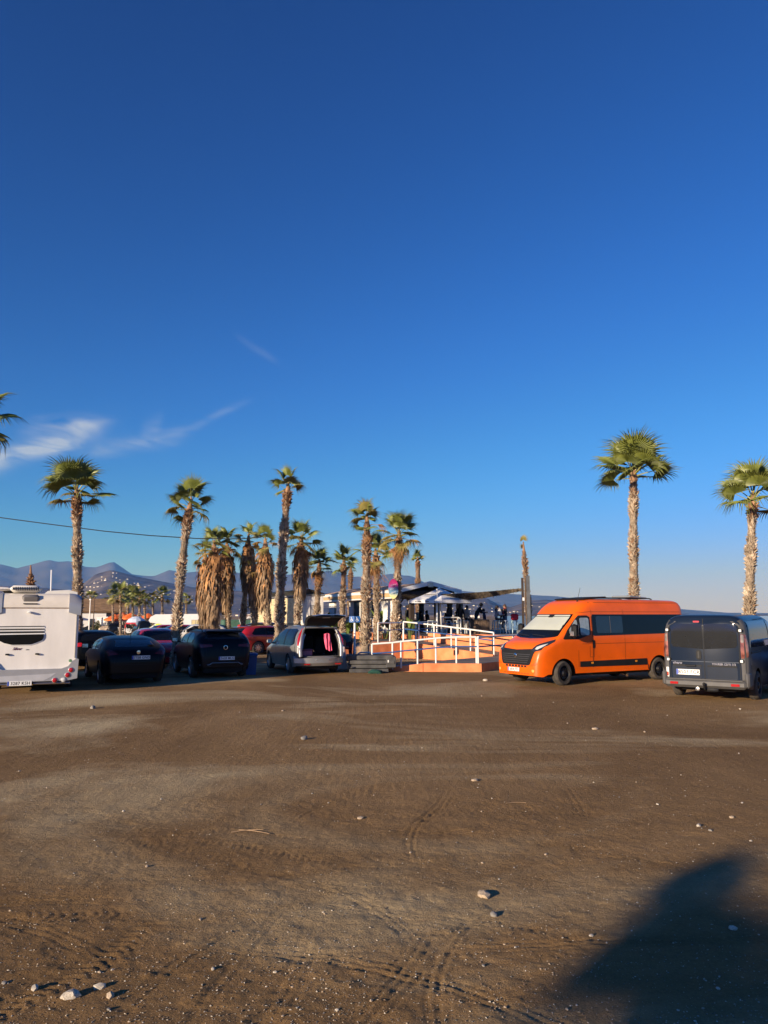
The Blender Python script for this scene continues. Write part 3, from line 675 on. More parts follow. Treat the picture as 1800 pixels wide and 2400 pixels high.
# ------------------------------------------------------------------ dark blue van
def blue_van():
    # the near rear corner and the far rear corner, on the ground
    yaw = R(54)                                   # front points away and to the right
    t = thing('passenger_van', 'dark blue passenger van seen from behind with grey plastic corners and tow bar', 'van', rz=yaw)
    bp_ = paint('dark_blue_paint', (.010, .018, .036), .28, .04, .0, .18); grey = mat('grey_bumper_plastic', (.095, .092, .088), .6, bump=.1, bscale=150, var=.15)
    B = Body(top=[(-2.4, 1.72), (-2.385, 1.82), (-2.33, 1.90), (-2.2, 1.945), (-1.5, 1.965), (.3, 1.96), (.75, 1.91), (1.05, 1.80), (1.55, 1.42), (1.85, 1.20), (2.2, 1.05), (2.36, .86), (2.4, .6)],
             belt=[(-2.4, 1.12), (.8, 1.12), (1.6, 1.02), (2.1, .9), (2.4, .5)],
             width=[(-2.4, .80), (-2.37, .875), (-2.3, .915), (-2.0, .945), (1.2, .95), (1.8, .93), (2.15, .85), (2.4, .62)],
             sill=[(-2.4, .34), (-2.1, .28), (2.2, .28), (2.4, .32)], wheels=(-1.42, 1.58), wr=.325, arch=.42, tumble=.085, n=((-2.4, 6), (.5, 6), (1.2, 5), (1.8, 3.2), (2.4, 2.6)), tuck=.05)
    M = Matrix.Rotation(yaw, 3, 'Z'); loc = Vector((7.72, 18.85, 0))-M @ Vector((-2.4*1.05, 0, 0)); t.location = (loc.x, loc.y, -.01); t.scale = (1.05, 1.05, 1.05)
    obj('body', B.mesh('body', [bp_], nx=60), None, t); underbody(t, B, .66, .22, .62)
    # rear doors
    for sg in (1, -1):
        u0, u1 = (.015, .735) if sg > 0 else (-.735, -.015)
        P = [(sg*.015, 1.17), (sg*.015, 1.745), (sg*.66, 1.75), (sg*.72, 1.70), (sg*.725, 1.28), (sg*.68, 1.215)]
        o = bpatch('rear_window', B, P, 'B', glass_blue, t, .010, 10, 6)
        pl = MB(); q = [(sg*.02, 1.70)]
        bpatch('corner_pillar', B, [(sg*.79, .5), (sg*.865, .5), (sg*.865, 1.75), (sg*.80, 1.84), (sg*.775, 1.80)], 'B', grey, t, .010, 5, 12)
        bpatch('pillar_side', B, [(-2.385, .45), (-2.385, 1.80), (-2.22, 1.86), (-2.16, 1.80), (-2.20, .9), (-1.98, .62), (-1.98, .42)], 'L' if sg > 0 else 'R', grey, t, .010, 8, 14)
        tl = bpatch('tail_light', B, rpoly(min(sg*.79, sg*.862), .98, max(sg*.79, sg*.862), 1.52, .03), 'B', mat('smoked_lens', (.20, .03, .025), .1, coat=1, var=.6, vscale=7, sub=(.30, .12, .09)), t, .022, 4, 8)
        bpatch('lamp_upper', B, rpoly(min(sg*.80, sg*.86), 1.33, max(sg*.80, sg*.86), 1.51, .025), 'B', mat('smoked_clear', (.26, .22, .19), .08, coat=1, var=.3, vscale=9), tl, .027, 3, 4)
        sl = MB(); B.patch(sl, [(-2.37, 1.0), (-2.30, 1.02), (-2.27, 1.3), (-2.31, 1.50), (-2.37, 1.52)], 'L' if sg > 0 else 'R', .018, 5, 7); obj('lamp_wrap', sl, MATS['smoked_lens'], tl, 40)
        for z in (1.60, .92):
            hb = MB(); hb.rbox((-2.405, sg*.79, z), (.05, .12, .075), .015); obj('door_hinge', hb, trim_black, t)
            hb = MB(); hb.rbox((-2.432, sg*.80, z), (.006, .055, .055), .002); obj('hinge_cap', hb, plate_white, t)
    seams(t, B, [((0, .50), (0, 1.86)), ((-.76, .5), (-.76, 1.8)), ((.76, .5), (.76, 1.8))], 'B', .018)
    seams(t, B, [((-.75, .885), (.75, .885))], 'B', .01, mat('blue_edge', (.025, .04, .07), .4, var=.1))
    h = bpatch('door_handle', B, rpoly(.06, .93, .17, 1.15, .05), 'B', trim_black, t, .02, 4, 6); bpatch('handle_recess', B, rpoly(.095, .96, .135, 1.12, .018), 'B', ink, h, .03, 3, 4)
    bpatch('brake_light', B, rpoly(.07, 1.775, .21, 1.815, .018), 'B', red_lens, t, .012, 4, 2)
    # plate recess on the left door, panel on the right door, handle above the plate
    rc = bpatch('plate_recess', B, rpoly(.07, .50, .72, .795, .04), 'B', mat('recess_blue', (.009, .016, .032), .3, coat=.04, spec=.18, var=.1), t, .006, 8, 4)
    bpatch('door_panel', B, rpoly(-.70, .50, -.06, .775, .04), 'B', MATS['recess_blue'], t, .006, 8, 4)
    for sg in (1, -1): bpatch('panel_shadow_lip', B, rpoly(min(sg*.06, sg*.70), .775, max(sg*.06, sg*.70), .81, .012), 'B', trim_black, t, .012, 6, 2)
    lp = MB(); lp.rbox((-2.42, .30, .79), (.05, .24, .045), .012); obj('plate_lamp', lp, trim_black, t)
    plate(t, '8503 FCR', frame((-2.418, .37, .64), (0, -1, 0), (0.02, 0, 1)), .52, .125)
    lettering('model_badge', 'vivaro', .085, chrome, t, frame((-2.412, .60, .845), (0, -1, 0), (.02, 0, 1)), shear=.2, bold=.003)
    lettering('model_badge', 'TOURER CDTI 115', .062, chrome, t, frame((-2.412, -.42, .835), (0, -1, 0), (.02, 0, 1)), bold=.002)
    st = bpatch('tax_sticker', B, rpoly(.80, .52, .865, .74, .01), 'B', plate_white, t, .014, 2, 3); bpatch('sticker_mark', B, rpoly(.81, .54, .857, .63, .01), 'B', mat('sticker_red', (.55, .08, .05), .5, var=.5, vscale=40), st, .018, 2, 2)
    bm_ = MB(); bm_.rbox((-2.43, 0, .40), (.20, 1.80, .20), .06); bm_.rbox((-2.44, 0, .485), (.16, 1.64, .035), .012); obj('rear_bumper', bm_, grey, t, 40)
    for sg in (1, -1):
        q = MB(); q.rbox((-2.54, sg*.66, .395), (.015, .18, .055), .006); obj('bumper_reflector', q, red_lens, t)
        q = MB(); q.rbox((-2.30, sg*.90, .50), (.36, .10, .34), .045); obj('bumper_corner', q, grey, t, 40)
    tow = MB(); tow.tube([(-2.40, -.02, .26), (-2.52, -.02, .26), (-2.60, -.02, .30), (-2.62, -.02, .37)], .022, 8); tow.ico((-2.62, -.02, .40), .036, sub=2, jit=0); tow.rbox((-2.45, -.14, .27), (.08, .30, .10), .02); obj('tow_bar', tow, trim_black, t, 50)
    tow = MB(); tow.lathe([(.001, 0), (.045, .01), (.045, .07), (.03, .08)], 12, frame((-2.50, .16, .27), (0, 1, 0), (0, 0, 1))); obj('tow_socket', tow, alloy, t, 40)
    # sides
    for sd in 'LR':
        bpatch('side_glass', B, [(-2.16, 1.22), (-2.08, 1.80), (.10, 1.82), (.10, 1.20)], sd, glass_dark, t, .008, 14, 6)
        bpatch('front_glass', B, [(.20, 1.20), (.20, 1.80), (.72, 1.78), (1.25, 1.42), (1.30, 1.24)], sd, glass_dark, t, .008, 10, 6)
        seams(t, B, [((.15, .4), (.15, 1.85)), ((-1.1, .75), (-1.1, 1.85)), ((-1.1, 1.84), (.15, 1.86))], sd)
        rl = MB(); s_ = 1 if sd == 'L' else -1; rl.rbox((-1.55, s_*.955, 1.10), (1.1, .02, .035), .008); obj('sliding_rail', rl, trim_black, t)
    bpatch('windscreen', B, [(-.80, 1.30), (.80, 1.30), (.70, 1.80), (-.70, 1.80)], 'F', glass_dark, t, .01, 12, 8)
    for sg in (1, -1): mirror_parts(t, 1.15, sg*.92, 1.22, sg, trim_black, 1.2)
    for x in (-1.42, 1.58):
        for sg in (1, -1): wheel(t, x, sg*.845, .33, .205, steel_black, 0, sg)
    return t
blue_van()

# ------------------------------------------------------------------ white motorhome, seen from behind
def motorhome():
    rc = at(177, 1603, 20.9); W = 2.3
    yaw = R(113)
    t = thing('motorhome', 'white motorhome rear with striped dark window and silver roof corners, at the left edge', 'motorhome', rz=yaw)
    M = Matrix.Rotation(yaw, 3, 'Z'); loc = Vector((rc.x, rc.y, 0))-M @ Vector((-3.4*.93, -W/2*.93, 0)); t.location = (loc.x, loc.y, -.02); t.scale = (.93, .93, .93)
    wm_ = mat('camper_white', (.78, .745, .69), .45, var=.08, vscale=1.6, stretch=(2, 2, .5), bump=.03, bscale=3, coat=.2); sil = mat('silver_gelcoat', (.42, .42, .43), .32, metal=.35, var=.06, coat=.4)
    band = mat('cream_gelcoat', (.76, .69, .58), .4, var=.05, coat=.3)
    b = MB(); b.rbox((0, 0, 1.60), (6.75, W, 1.95), .03); obj('body', b, wm_, t, 40)
    def prism_x(prof, x0, x1, m, name):                         # profile in (y,z), run along x
        q = MB(); q.prism(prof, frame((x0, 0, 0), (0, 1, 0), (0, 0, 1)), x1-x0); return obj(name, q, m, t, 40)
    # roof: rounded rear edge and silver end caps
    rp = [(-3.40, 2.42)]+[(-3.40+.30*(1-math.cos(R(a))), 2.46+.36*math.sin(R(a))) for a in range(0, 91, 10)]+[(2.6, 2.82), (2.6, 2.42)]
    q = MB(); q.prism(rp, frame((0, -W/2+.28, 0), (1, 0, 0), (0, 0, 1)) , -(W-.56)); obj('roof_edge', q, band, t, 40)
    for sg in (1, -1):
        q = MB(); V = []; F = []; secs = []
        for k in range(6):
            y = W/2-.28+.33*k/5; s = 1-(k/5)**3*.18
            secs.append([(-3.42+.02*k/5+(x+3.42)*1.0*(1) if False else x-.02*(1-k/5), sg*y, 2.28+(z-2.28)*s) for x, z in [(-3.40, 2.28-.10*k/5)]+[(-3.40+.30*(1-math.cos(R(a))), 2.46+.37*math.sin(R(a))) for a in range(0, 91, 10)]+[(-1.9, 2.83), (-1.9, 2.28)]])
        n = len(secs[0])
        for s_ in secs: V += s_
        for i in range(5):
            for k in range(n): j = (k+1) % n; F.append((i*n+k, i*n+j, (i+1)*n+j, (i+1)*n+k))
        F.append(tuple(range(n))); F.append(tuple(range(5*n, 6*n)))
        q.add(V, F); o = obj('roof_corner', q, sil, t, 40)
    # rear face details: x is towards the viewer at -3.40; y runs to the viewer's left
    X = -3.377
    def plq(name, poly, m, x=X, h=.012, parent=t): q = MB(); q.prism(poly, frame((x, 0, 0), (0, -1, 0), (0, 0, 1)), h); return obj(name, q, m, parent)
    # poly coordinates: u to the right in the picture, v up; right edge of body at u=+1.15
    u = lambda px: 1.15-(176-px)*.0131
    vz = lambda py: CAM_H-(py-1441)/FPX*21.4
    wb = plq('rear_window', [(u(14), vz(1474)), (u(107), vz(1473)), (u(107), vz(1481)), (u(104), vz(1487)), (u(92), vz(1493)), (u(80), vz(1497)), (u(44), vz(1497)), (u(30), vz(1493)), (u(18), vz(1486)), (u(14), vz(1480))], glass_dark, X+.002, .03)
    plq('window_border', [(u(12), vz(1471.5)), (u(109), vz(1470.5)), (u(109), vz(1482)), (u(105.5), vz(1489)), (u(93), vz(1495)), (u(81), vz(1499)), (u(43), vz(1499)), (u(29), vz(1495)), (u(16), vz(1488)), (u(12), vz(1481))], mat('border_white', (.80, .79, .76), .4, var=.03), X, .012)
    for y0, y1 in ((1454.0, 1456.2), (1460.5, 1463.5), (1466.8, 1470.8)):
        plq('stripe', [(u(14), vz(y0)), (u(107), vz(y0-.5)), (u(107), vz(y1-.5)), (u(14), vz(y1))], ink, X, .013)
        plq('stripe_gap', [(u(13), vz(y1)), (u(108), vz(y1-.5)), (u(108), vz(y1+2.2)), (u(13), vz(y1+2.7))], MATS['border_white'], X, .010)
    q = MB(); q.tube([(X, -W/2+.06, .98), (X, -W/2+.06, 2.26)], .018, 6); obj('edge_trim', q, mat('grey_trim', (.33, .31, .28), .5, var=.1), t)
    q = MB(); q.box((X-.004, 0, 2.40), (.012, W-.50, .014)); obj('roof_joint', q, mat('rust_streak', (.36, .23, .13), .7, var=.4, vscale=8), t)
    lettering('model_name', 'Silver', .105, mat('maroon_ink', (.10, .015, .03), .5, var=.1), t, frame((X-.004, -u(56), vz(1507)), (0, -1, 0), (0, 0, 1)), shear=.35, bold=.002)
    lettering('model_name', 'Line', .05, ink, t, frame((X-.004, -u(76), vz(1509)), (0, -1, 0), (0, 0, 1)), shear=.35)
    for px in (38, 96):
        q = MB(); q.rbox((X-.03, -u(px), vz(1519.5)), (.06, .11, .045), .012); obj('catch', q, trim_black, t)
    q = MB(); q.rbox((X-.05, -u(84), vz(1389)+.02), (.16, .46, .24), .06, ry=R(-12)); o = obj('vent_cowl', q, mat('smoke_grey', (.16, .15, .145), .3, var=.1), t, 40)
    o.location = (.10, -u(77)+u(84), -.02)
    q = MB(); q.rbox((X-.05+.02, -u(77), vz(1401)), (.05, .38, .03), .01); obj('vent_slot', q, ink, t)
    q = MB(); q.rbox((X-.06, -u(76), vz(1421)), (.12, .09, .05), .015); obj('marker_lamp', q, plate_white, t)
    q = MB(); q.rbox((X-.03, -u(66), vz(1560.5)), (.05, .95, .055), .015); obj('step_bar', q, mat('grey_trim', (.3, .3, .3)), t, 40)
    q = MB(); q.lathe([(.045, 0), (.04, .006), (.001, .007)], 16, frame((X, -u(163), vz(1537)), (0, -1, 0), (0, 0, 1))); obj('speed_sticker', q, mat('sticker_green', (.12, .24, .13), .5, var=.2, vscale=20), t)
    # silver bumper with lamp clusters
    prof = [(-1.18, .42), (-.9, .36), (.9, .36), (1.18, .42), (1.20, .95), (1.14, .98), (1.05, .92), (.92, .76), (.75, .70), (-.75, .70), (-.92, .76), (-1.05, .92), (-1.14, .98), (-1.20, .95)]
    q = MB(); q.prism(prof, frame((X+.05, 0, 0), (0, -1, 0), (0, 0, 1)), .16); obj('bumper', q, sil, t, 40)
    q = MB(); q.prism([(-1.05, .40), (-.98, .52), (.42, .56), (.62, .58), (.48, .47), (.30, .38), (-.9, .38)], frame((X-.105, 0, 0), (0, -1, 0), (0, 0, 1)), .01); obj('plate_shelf', q, mat('bright_silver', (.60, .60, .61), .3, metal=.3, var=.06), t)
    for (px, py, m_) in ((165, 1558.5, red_lens), (158.5, 1570, red_lens), (151, 1581, clear_lens), (133.5, 1581.5, red_lens)):
        M_ = frame((X-.11, -u(px), vz(py)), (0, -1, 0), (0, 0, 1))
        q = MB(); q.lathe([(.075, 0), (.075, .012), (.064, .022)], 20, M_); o = obj('lamp_bezel', q, sil, t, 40)
        q = MB(); q.lathe([(.063, .018), (.045, .03), (.001, .034)], 20, M_); obj('lamp_lens', q, m_, o, 60)
    plate(t, '3287 KSH', frame((X-.118, -u(65), vz(1586.5)), (0, -1, 0), (0, 0, 1)), .62, .13)
    q = MB()
    for y0, y1 in ((-1.0, -.05), (.05, 1.1)): q.tube([(X-.05, y0, .30), (X-.05, y1, .30)], .03, 8)
    obj('tow_frame', q, alloy, t, 40)
    q = MB(); q.box((.1, 0, .5), (6.2, 1.9, .5)); obj('underbody', q, under_m, t)
    # roof gear: air conditioner, hatch, aerial pole
    ac = MB(); ac.rbox((-2.75, .30, 2.95), (.9, .84, .20), .09); o = obj('air_conditioner', ac, mat('ac_white', (.74, .71, .64), .4, var=.05), t, 50)
    ac = MB()
    for k in range(15): ac.box((-3.205, .30-.33+k*.047, 2.955), (.02, .022, .10))
    obj('ac_slot', ac, ink, o)
    ac = MB(); ac.rbox((-1.7, 1.0, 2.98), (1.4, .5, .08), .03); obj('awning_box', ac, wm_, t, 40)
    ac = MB(); ac.rbox((-.8, .55, 2.95), (.7, .9, .18), .05); obj('roof_box', ac, trim_black, t, 40)
    ac = MB(); ac.prism([(-.5, 0), (-.35, .13), (.25, .17), (.5, .1), (.5, 0)], frame((-1.0, -.62, 2.81), (0, -1, 0), (0, 0, 1)), .6); obj('skylight', ac, MATS['ac_white'], t, 40)
    ac = MB(); ac.tube([(-.4, -.35, 2.8), (-.4, -.33, 3.65)], .022, 6); obj('aerial_pole', ac, plate_white, t)
    for x in (-1.3, 2.2):
        for sg in (1, -1): wheel(t, x, sg*.98, .34, .22, steel_black, 0, sg)
    cab = MB(); cab.prism([(2.6, .4), (4.3, .4), (4.4, .9), (3.7, 1.25), (3.0, 1.95), (2.6, 1.95)], frame((0, .98, 0), (1, 0, 0), (0, 0, 1)), 1.96); obj('cab', cab, wm_, t, 40)
motorhome()

# ------------------------------------------------------------------ cars
def car(name, label, loc, yaw, L=4.4, W=1.82, H=1.48, kind='hatch', col=None, wr=.32, sill=.24, rim=alloy, spokes=10, group=None, detail=True, plate_rear=None, plate_front=None, suv=0.0, extras=None, open_tail=False, glass=None, cat='car'):
    t = thing(name, label, cat, loc, yaw, group); h = L/2; w = W/2; g = glass or glass_dark
    s = H/1.48; bz = (.93+suv*.12)*(.96+.04*s)
    if kind == 'hatch':     # fastback hatch
        top = [(-h, .78), (-h+.03, .93), (-h+.14, 1.03), (-h+.30, 1.10), (-h+.75, 1.32*s), (-h+1.25, H-.04), (-h+1.9, H), (-.1, H-.005), (.35, H-.06), (.75, 1.24*s), (1.22, 1.02), (1.6, .95), (h-.30, .80), (h-.08, .66), (h, .50)]
    elif kind == 'suv':
        top = [(-h, .90), (-h+.03, 1.05), (-h+.10, 1.17*s), (-h+.30, 1.34*s), (-h+.48, H-.09), (-h+.60, H-.03), (-h+1.3, H+.01), (-.1, H), (.30, H-.06), (.62, H-.28), (1.02, 1.09), (1.5, 1.03), (h-.25, .90), (h-.07, .76), (h, .55)]
    elif kind == 'mpv':
        top = [(-h, .86), (-h+.02, 1.12), (-h+.06, 1.36), (-h+.14, H-.10), (-h+.26, H-.02), (-.8, H+.02), (.15, H-.03), (.55, H-.20), (1.25, 1.13), (1.6, .97), (h-.22, .80), (h-.06, .64), (h, .5)]
    else:                   # small hatch
        top = [(-h, .84), (-h+.03, 1.0), (-h+.12, 1.10), (-h+.42, 1.38*s), (-h+.62, H-.03), (-h+1.2, H+.01), (-.2, H), (.15, H-.06), (.5, 1.26*s), (1.0, 1.02), (1.4, .95), (h-.25, .80), (h-.07, .66), (h, .5)]
    B = Body(top, belt=[(-h, .66), (-h+.12, bz-.06), (-h+.5, bz+.03), (.2, bz), (1.0, bz-.07), (h-.5, .74), (h, .45)],
             width=[(-h, w*.74), (-h+.05, w*.84), (-h+.22, w*.94), (-h+.7, w), (.9, w), (h-.6, w*.97), (h-.25, w*.86), (h, w*.58)],
             sill=[(-h, sill+.12), (-h+.5, sill), (h-.5, sill-.02), (h, sill+.02)], wheels=(-h+.93+.02*L, h-.92), wr=wr, arch=wr*1.17, tumble=.30 if kind == 'hatch' else .26 if kind != 'mpv' else .24,
             n=((-h, 3.0), (-h+.4, 3.8), (-.2, 4.2), (.8, 3.4), (1.3, 2.6), (h, 2.2)), tuck=.09)
    obj('body', B.mesh('body', [col], nx=50, cap0=not open_tail, xmin=(-h+.24) if open_tail else None), None, t); underbody(t, B, w-.27, .18, .5)
    roof_z = H
    if kind == 'hatch':
        rear = [(-.58, 1.10), (.58, 1.10), (.52, 1.36*s), (-.52, 1.36*s)]; side = [(-h+.92, bz+.10), (-h+.98, bz+.20), (-h+1.35, H-.12), (-h+1.9, H-.075), (.15, H-.10), (.95, bz+.16), (1.0, bz+.06), (.3, bz+.055)]
    elif kind == 'suv':
        rear = [(-.66, 1.20*s), (.66, 1.20*s), (.57, H-.10), (-.57, H-.10)]; side = [(-h+.62, bz+.22), (-h+.85, H-.17), (-h+1.2, H-.10), (.12, H-.11), (.82, bz+.16), (.88, bz+.05), (-h+.8, bz+.10)]
    elif kind == 'mpv':
        rear = [(-.66, 1.10), (.66, 1.10), (.58, H-.12), (-.58, H-.12)]; side = [(-h+.34, bz+.12), (-h+.42, H-.16), (-h+.7, H-.10), (.3, H-.13), (1.15, bz+.16), (1.25, bz+.02), (-h+.5, bz+.06)]
    else:
        rear = [(-.60, 1.10), (.60, 1.10), (.52, 1.36*s), (-.52, 1.36*s)]; side = [(-h+.62, bz+.15), (-h+.85, H-.14), (-h+1.2, H-.09), (0, H-.10), (.72, bz+.16), (.80, bz+.05), (-h+.7, bz+.07)]
    if not open_tail: bpatch('rear_window', B, rear, 'B', g, t, .012, 12, 6)
    for sd in 'LR':
        o = bpatch('side_window', B, side, sd, g, t, .008, 16, 6)
        if detail:
            xs = [p[0] for p in side]; x0, x1 = min(xs), max(xs)
            pil = MB()
            for f in (.36, .70):
                x = x0+(x1-x0)*f; B.patch(pil, [(x-.035, bz+.06), (x+.035, bz+.06), (x+.035, H-.10), (x-.035, H-.10)], sd, .012, 1, 6)
            obj('pillar', pil, trim_black, o)
            seams(t, B, [((x0+(x1-x0)*.36, sill+.12), (x0+(x1-x0)*.36, bz+.03)), ((x0+(x1-x0)*.70, sill+.12), (x0+(x1-x0)*.70, bz+.03))], sd, .01)
            for f in (.30, .63):
                x = x0+(x1-x0)*f; bpatch('door_handle', B, rpoly(x-.09, bz-.10, x+.09, bz-.065, .015), sd, col, t, .025, 4, 2)
    bpatch('windscreen', B, [(-.66, 1.05), (.66, 1.05), (.56, H-.10), (-.56, H-.10)], 'F', g, t, .010, 12, 8)
    if detail:
        for sg in (1, -1):
            if kind == 'hatch': P = [(sg*.50, .90), (sg*.80, .86), (sg*.86, .98), (sg*.72, 1.05)]
            elif kind == 'suv': P = [(sg*.42, 1.03), (sg*.80, 1.00), (sg*.84, 1.12), (sg*.42, 1.10)]
            elif kind == 'mpv': P = None
            else: P = [(sg*.52, .92), (sg*.80, .88), (sg*.84, 1.02), (sg*.60, 1.04)]
            if P: bpatch('tail_light', B, P, 'B', mat('dark_red_lens', (.10, .010, .012), .15, coat=.5, var=.2, vscale=9) if kind in ('hatch', 'suv') else red_lens, t, .014, 6, 4)
            bpatch('headlight', B, [(sg*.42, .66), (sg*.62, .61), (sg*.78, .70), (sg*.76, .82), (sg*.60, .77)], 'F', clear_lens, t, .012, 8, 5)
            mirror_parts(t, .72, sg*(w-.04), bz+.08, sg, col)
        bpatch('grille', B, [(-.42, .48), (.42, .48), (.50, .62), (-.50, .62)], 'F', trim_black, t, .012, 8, 3)
        seams(t, B, [((-.62, .60), (-.62, 1.0)), ((.62, .60), (.62, 1.0)), ((-.6, .60), (.6, .60))], 'B', .012)
    x_ = -h
    if plate_rear:
        z = {'hatch': .80, 'suv': .66, 'small': .60}.get(kind, .7); e = B.cast(Vector((-h-.5, -.02, z)), Vector((1, 0, 0))); plate(t, plate_rear, frame(e+Vector((-.02, -.10 if kind == 'hatch' else -.02, 0)), (0, -1, 0), (.05, 0, 1)))
    if plate_front:
        e = B.cast(Vector((h+.5, 0, .40)), Vector((-1, 0, 0))); plate(t, plate_front, frame(e+Vector((.02, 0, 0)), (0, 1, 0), (0, 0, 1)))
    for x in B.wheels:
        for sg in (1, -1): wheel(t, x, sg*(w-.12), wr, .20, rim, spokes, sg)
    return t, B
black_p = paint('black_paint', (.003, .0035, .005), .30, .03, 0, .22); navy_p = paint('navy_black_paint', (.0035, .0045, .007), .30, .03, 0, .22); red_p = paint('red_paint', (.42, .012, .016), .25)
dkred_p = paint('dark_red_paint', (.36, .012, .018), .28); silver_p = paint('silver_paint', (.36, .355, .34), .30, .7, .55); white_p = paint('white_car_paint', (.76, .75, .71), .3); dkgreen_p = paint('dark_olive_paint', (.035, .035, .030), .25)
petrol_p = paint('petrol_paint', (.02, .035, .055), .22)
def car_at(px, py, dz=0.0):
    """ground point of a photo pixel"""
    du = -(py-1200)/FPX; z = math.sin(PITCH)+du*math.cos(PITCH); y = math.cos(PITCH)-du*math.sin(PITCH); t = -CAM_H/z
    for _ in range(6): t = (gz(0, y*t)-CAM_H)/z
    Y = y*t; return Vector(((px-900)/FPX*t, Y, gz(0, Y)))
def behind(p, yaw, L, side=0.0):
    """centre of a car whose rear middle stands on p"""
    return (p.x+math.cos(yaw)*L/2, p.y+math.sin(yaw)*L/2, p.z-.01)

# black fastback, rear to the viewer
y1 = R(118); p = Vector((atx(318, 23.0), 23.0, 0)); c1, B1 = car('fastback_car', 'black fastback hatchback parked beside the motorhome, rear towards the viewer', behind(p, y1, 4.75), y1, 4.75, 1.88, 1.40, 'hatch', black_p, .33, plate_rear='7758 GND', glass=glass_blue)
e = B1.cast(Vector((-3, -.05, .95)), Vector((1, 0, 0))); q = MB(); q.lathe([(.06, 0), (.055, .01), (.001, .012)], 16, frame(e+Vector((-.012, 0, 0)), (0, -1.6, 0), (0, 0, 1))); obj('badge', q, chrome, c1, 50)
a0 = B1.cast(Vector((-1.2, 0, 2)), Vector((0, 0, -1))); q = MB(); q.tube([a0, a0+Vector((-.18, 0, .28))], .006, 5); obj('aerial', q, ink, c1)
# black SUV, rear to the viewer
y2 = R(116); p = Vector((atx(527, 25.2), 25.2, 0)); c2, B2 = car('suv_car', 'black SUV with silver bumper trim parked between two palms, rear towards the viewer', behind(p, y2, 4.48), y2, 4.48, 1.86, 1.56, 'suv', navy_p, .35, .26, plate_rear='5628 MLG', suv=1.0, glass=glass_blue)
e = B2.cast(Vector((-3, 0, 1.0)), Vector((1, 0, 0))); q = MB(); q.lathe([(.055, 0), (.07, .006), (.07, .014), (.055, .016)], 18, frame(e+Vector((-.014, 0, 0)), (0, -1.4, 0), (0, 0, 1))); obj('badge', q, chrome, c2, 50)
q = MB()
for a, b_ in (((-.80, .46), (-.52, .46)), ((-.52, .46), (-.42, .52)), ((-.42, .52), (.42, .52)), ((.42, .52), (.52, .46)), ((.52, .46), (.80, .46))):
    A, Cc = [B2.cast(Vector((-3, v[0], v[1])), Vector((1, 0, 0))) for v in (a, b_)]
    if A and Cc: q.tube([A+Vector((-.012, 0, 0)), Cc+Vector((-.012, 0, 0))], .016, 6)
obj('bumper_trim', q, alloy, c2, 50)
q = MB(); q.rbox((-1.85, 0, 1.53), (.45, 1.15, .045), .02, ry=R(-6)); obj('roof_spoiler', q, navy_p, c2, 40)
q = MB(); q.prism([(0, 0), (.16, 0), (.02, .12), (0, .12)], frame((-1.35, .01, 1.56), (1, 0, 0), (0, 0, 1)), .02); obj('fin_aerial', q, navy_p, c2)
for sg in (1, -1):
    q = MB(); q.tube([(-1.6, sg*.62, 1.50), (-1.5, sg*.62, 1.57), (.1, sg*.62, 1.59), (.25, sg*.62, 1.52)], .018, 6); obj('roof_rail', q, trim_black, c2, 50)
# dark car squeezed in ahead of the motorhome
p = Vector((atx(225, 29), 29, 0)); car('compact_car', 'dark compact car half hidden between the motorhome and the black fastback', (p.x-.9, p.y+1.4, -.01), R(122), 4.1, 1.78, 1.46, 'small', black_p, .31)
# red-bonnet car facing the viewer
y4 = R(-64); p = Vector((atx(388, 29.6), 29.6, 0)); c4, B4 = car('compact_car', 'red compact car facing the viewer between the black fastback and the black SUV', (p.x-.9, p.y+1.8, -.01), y4, 4.1, 1.78, 1.50, 'small', red_p, .31, plate_front='4417 JKL' if False else None)
q = MB(); q.rbox((2.0, .35, .46), (.10, .5, .07), .025, rz=R(-20)); obj('lower_trim', q, chrome, c4, 40)
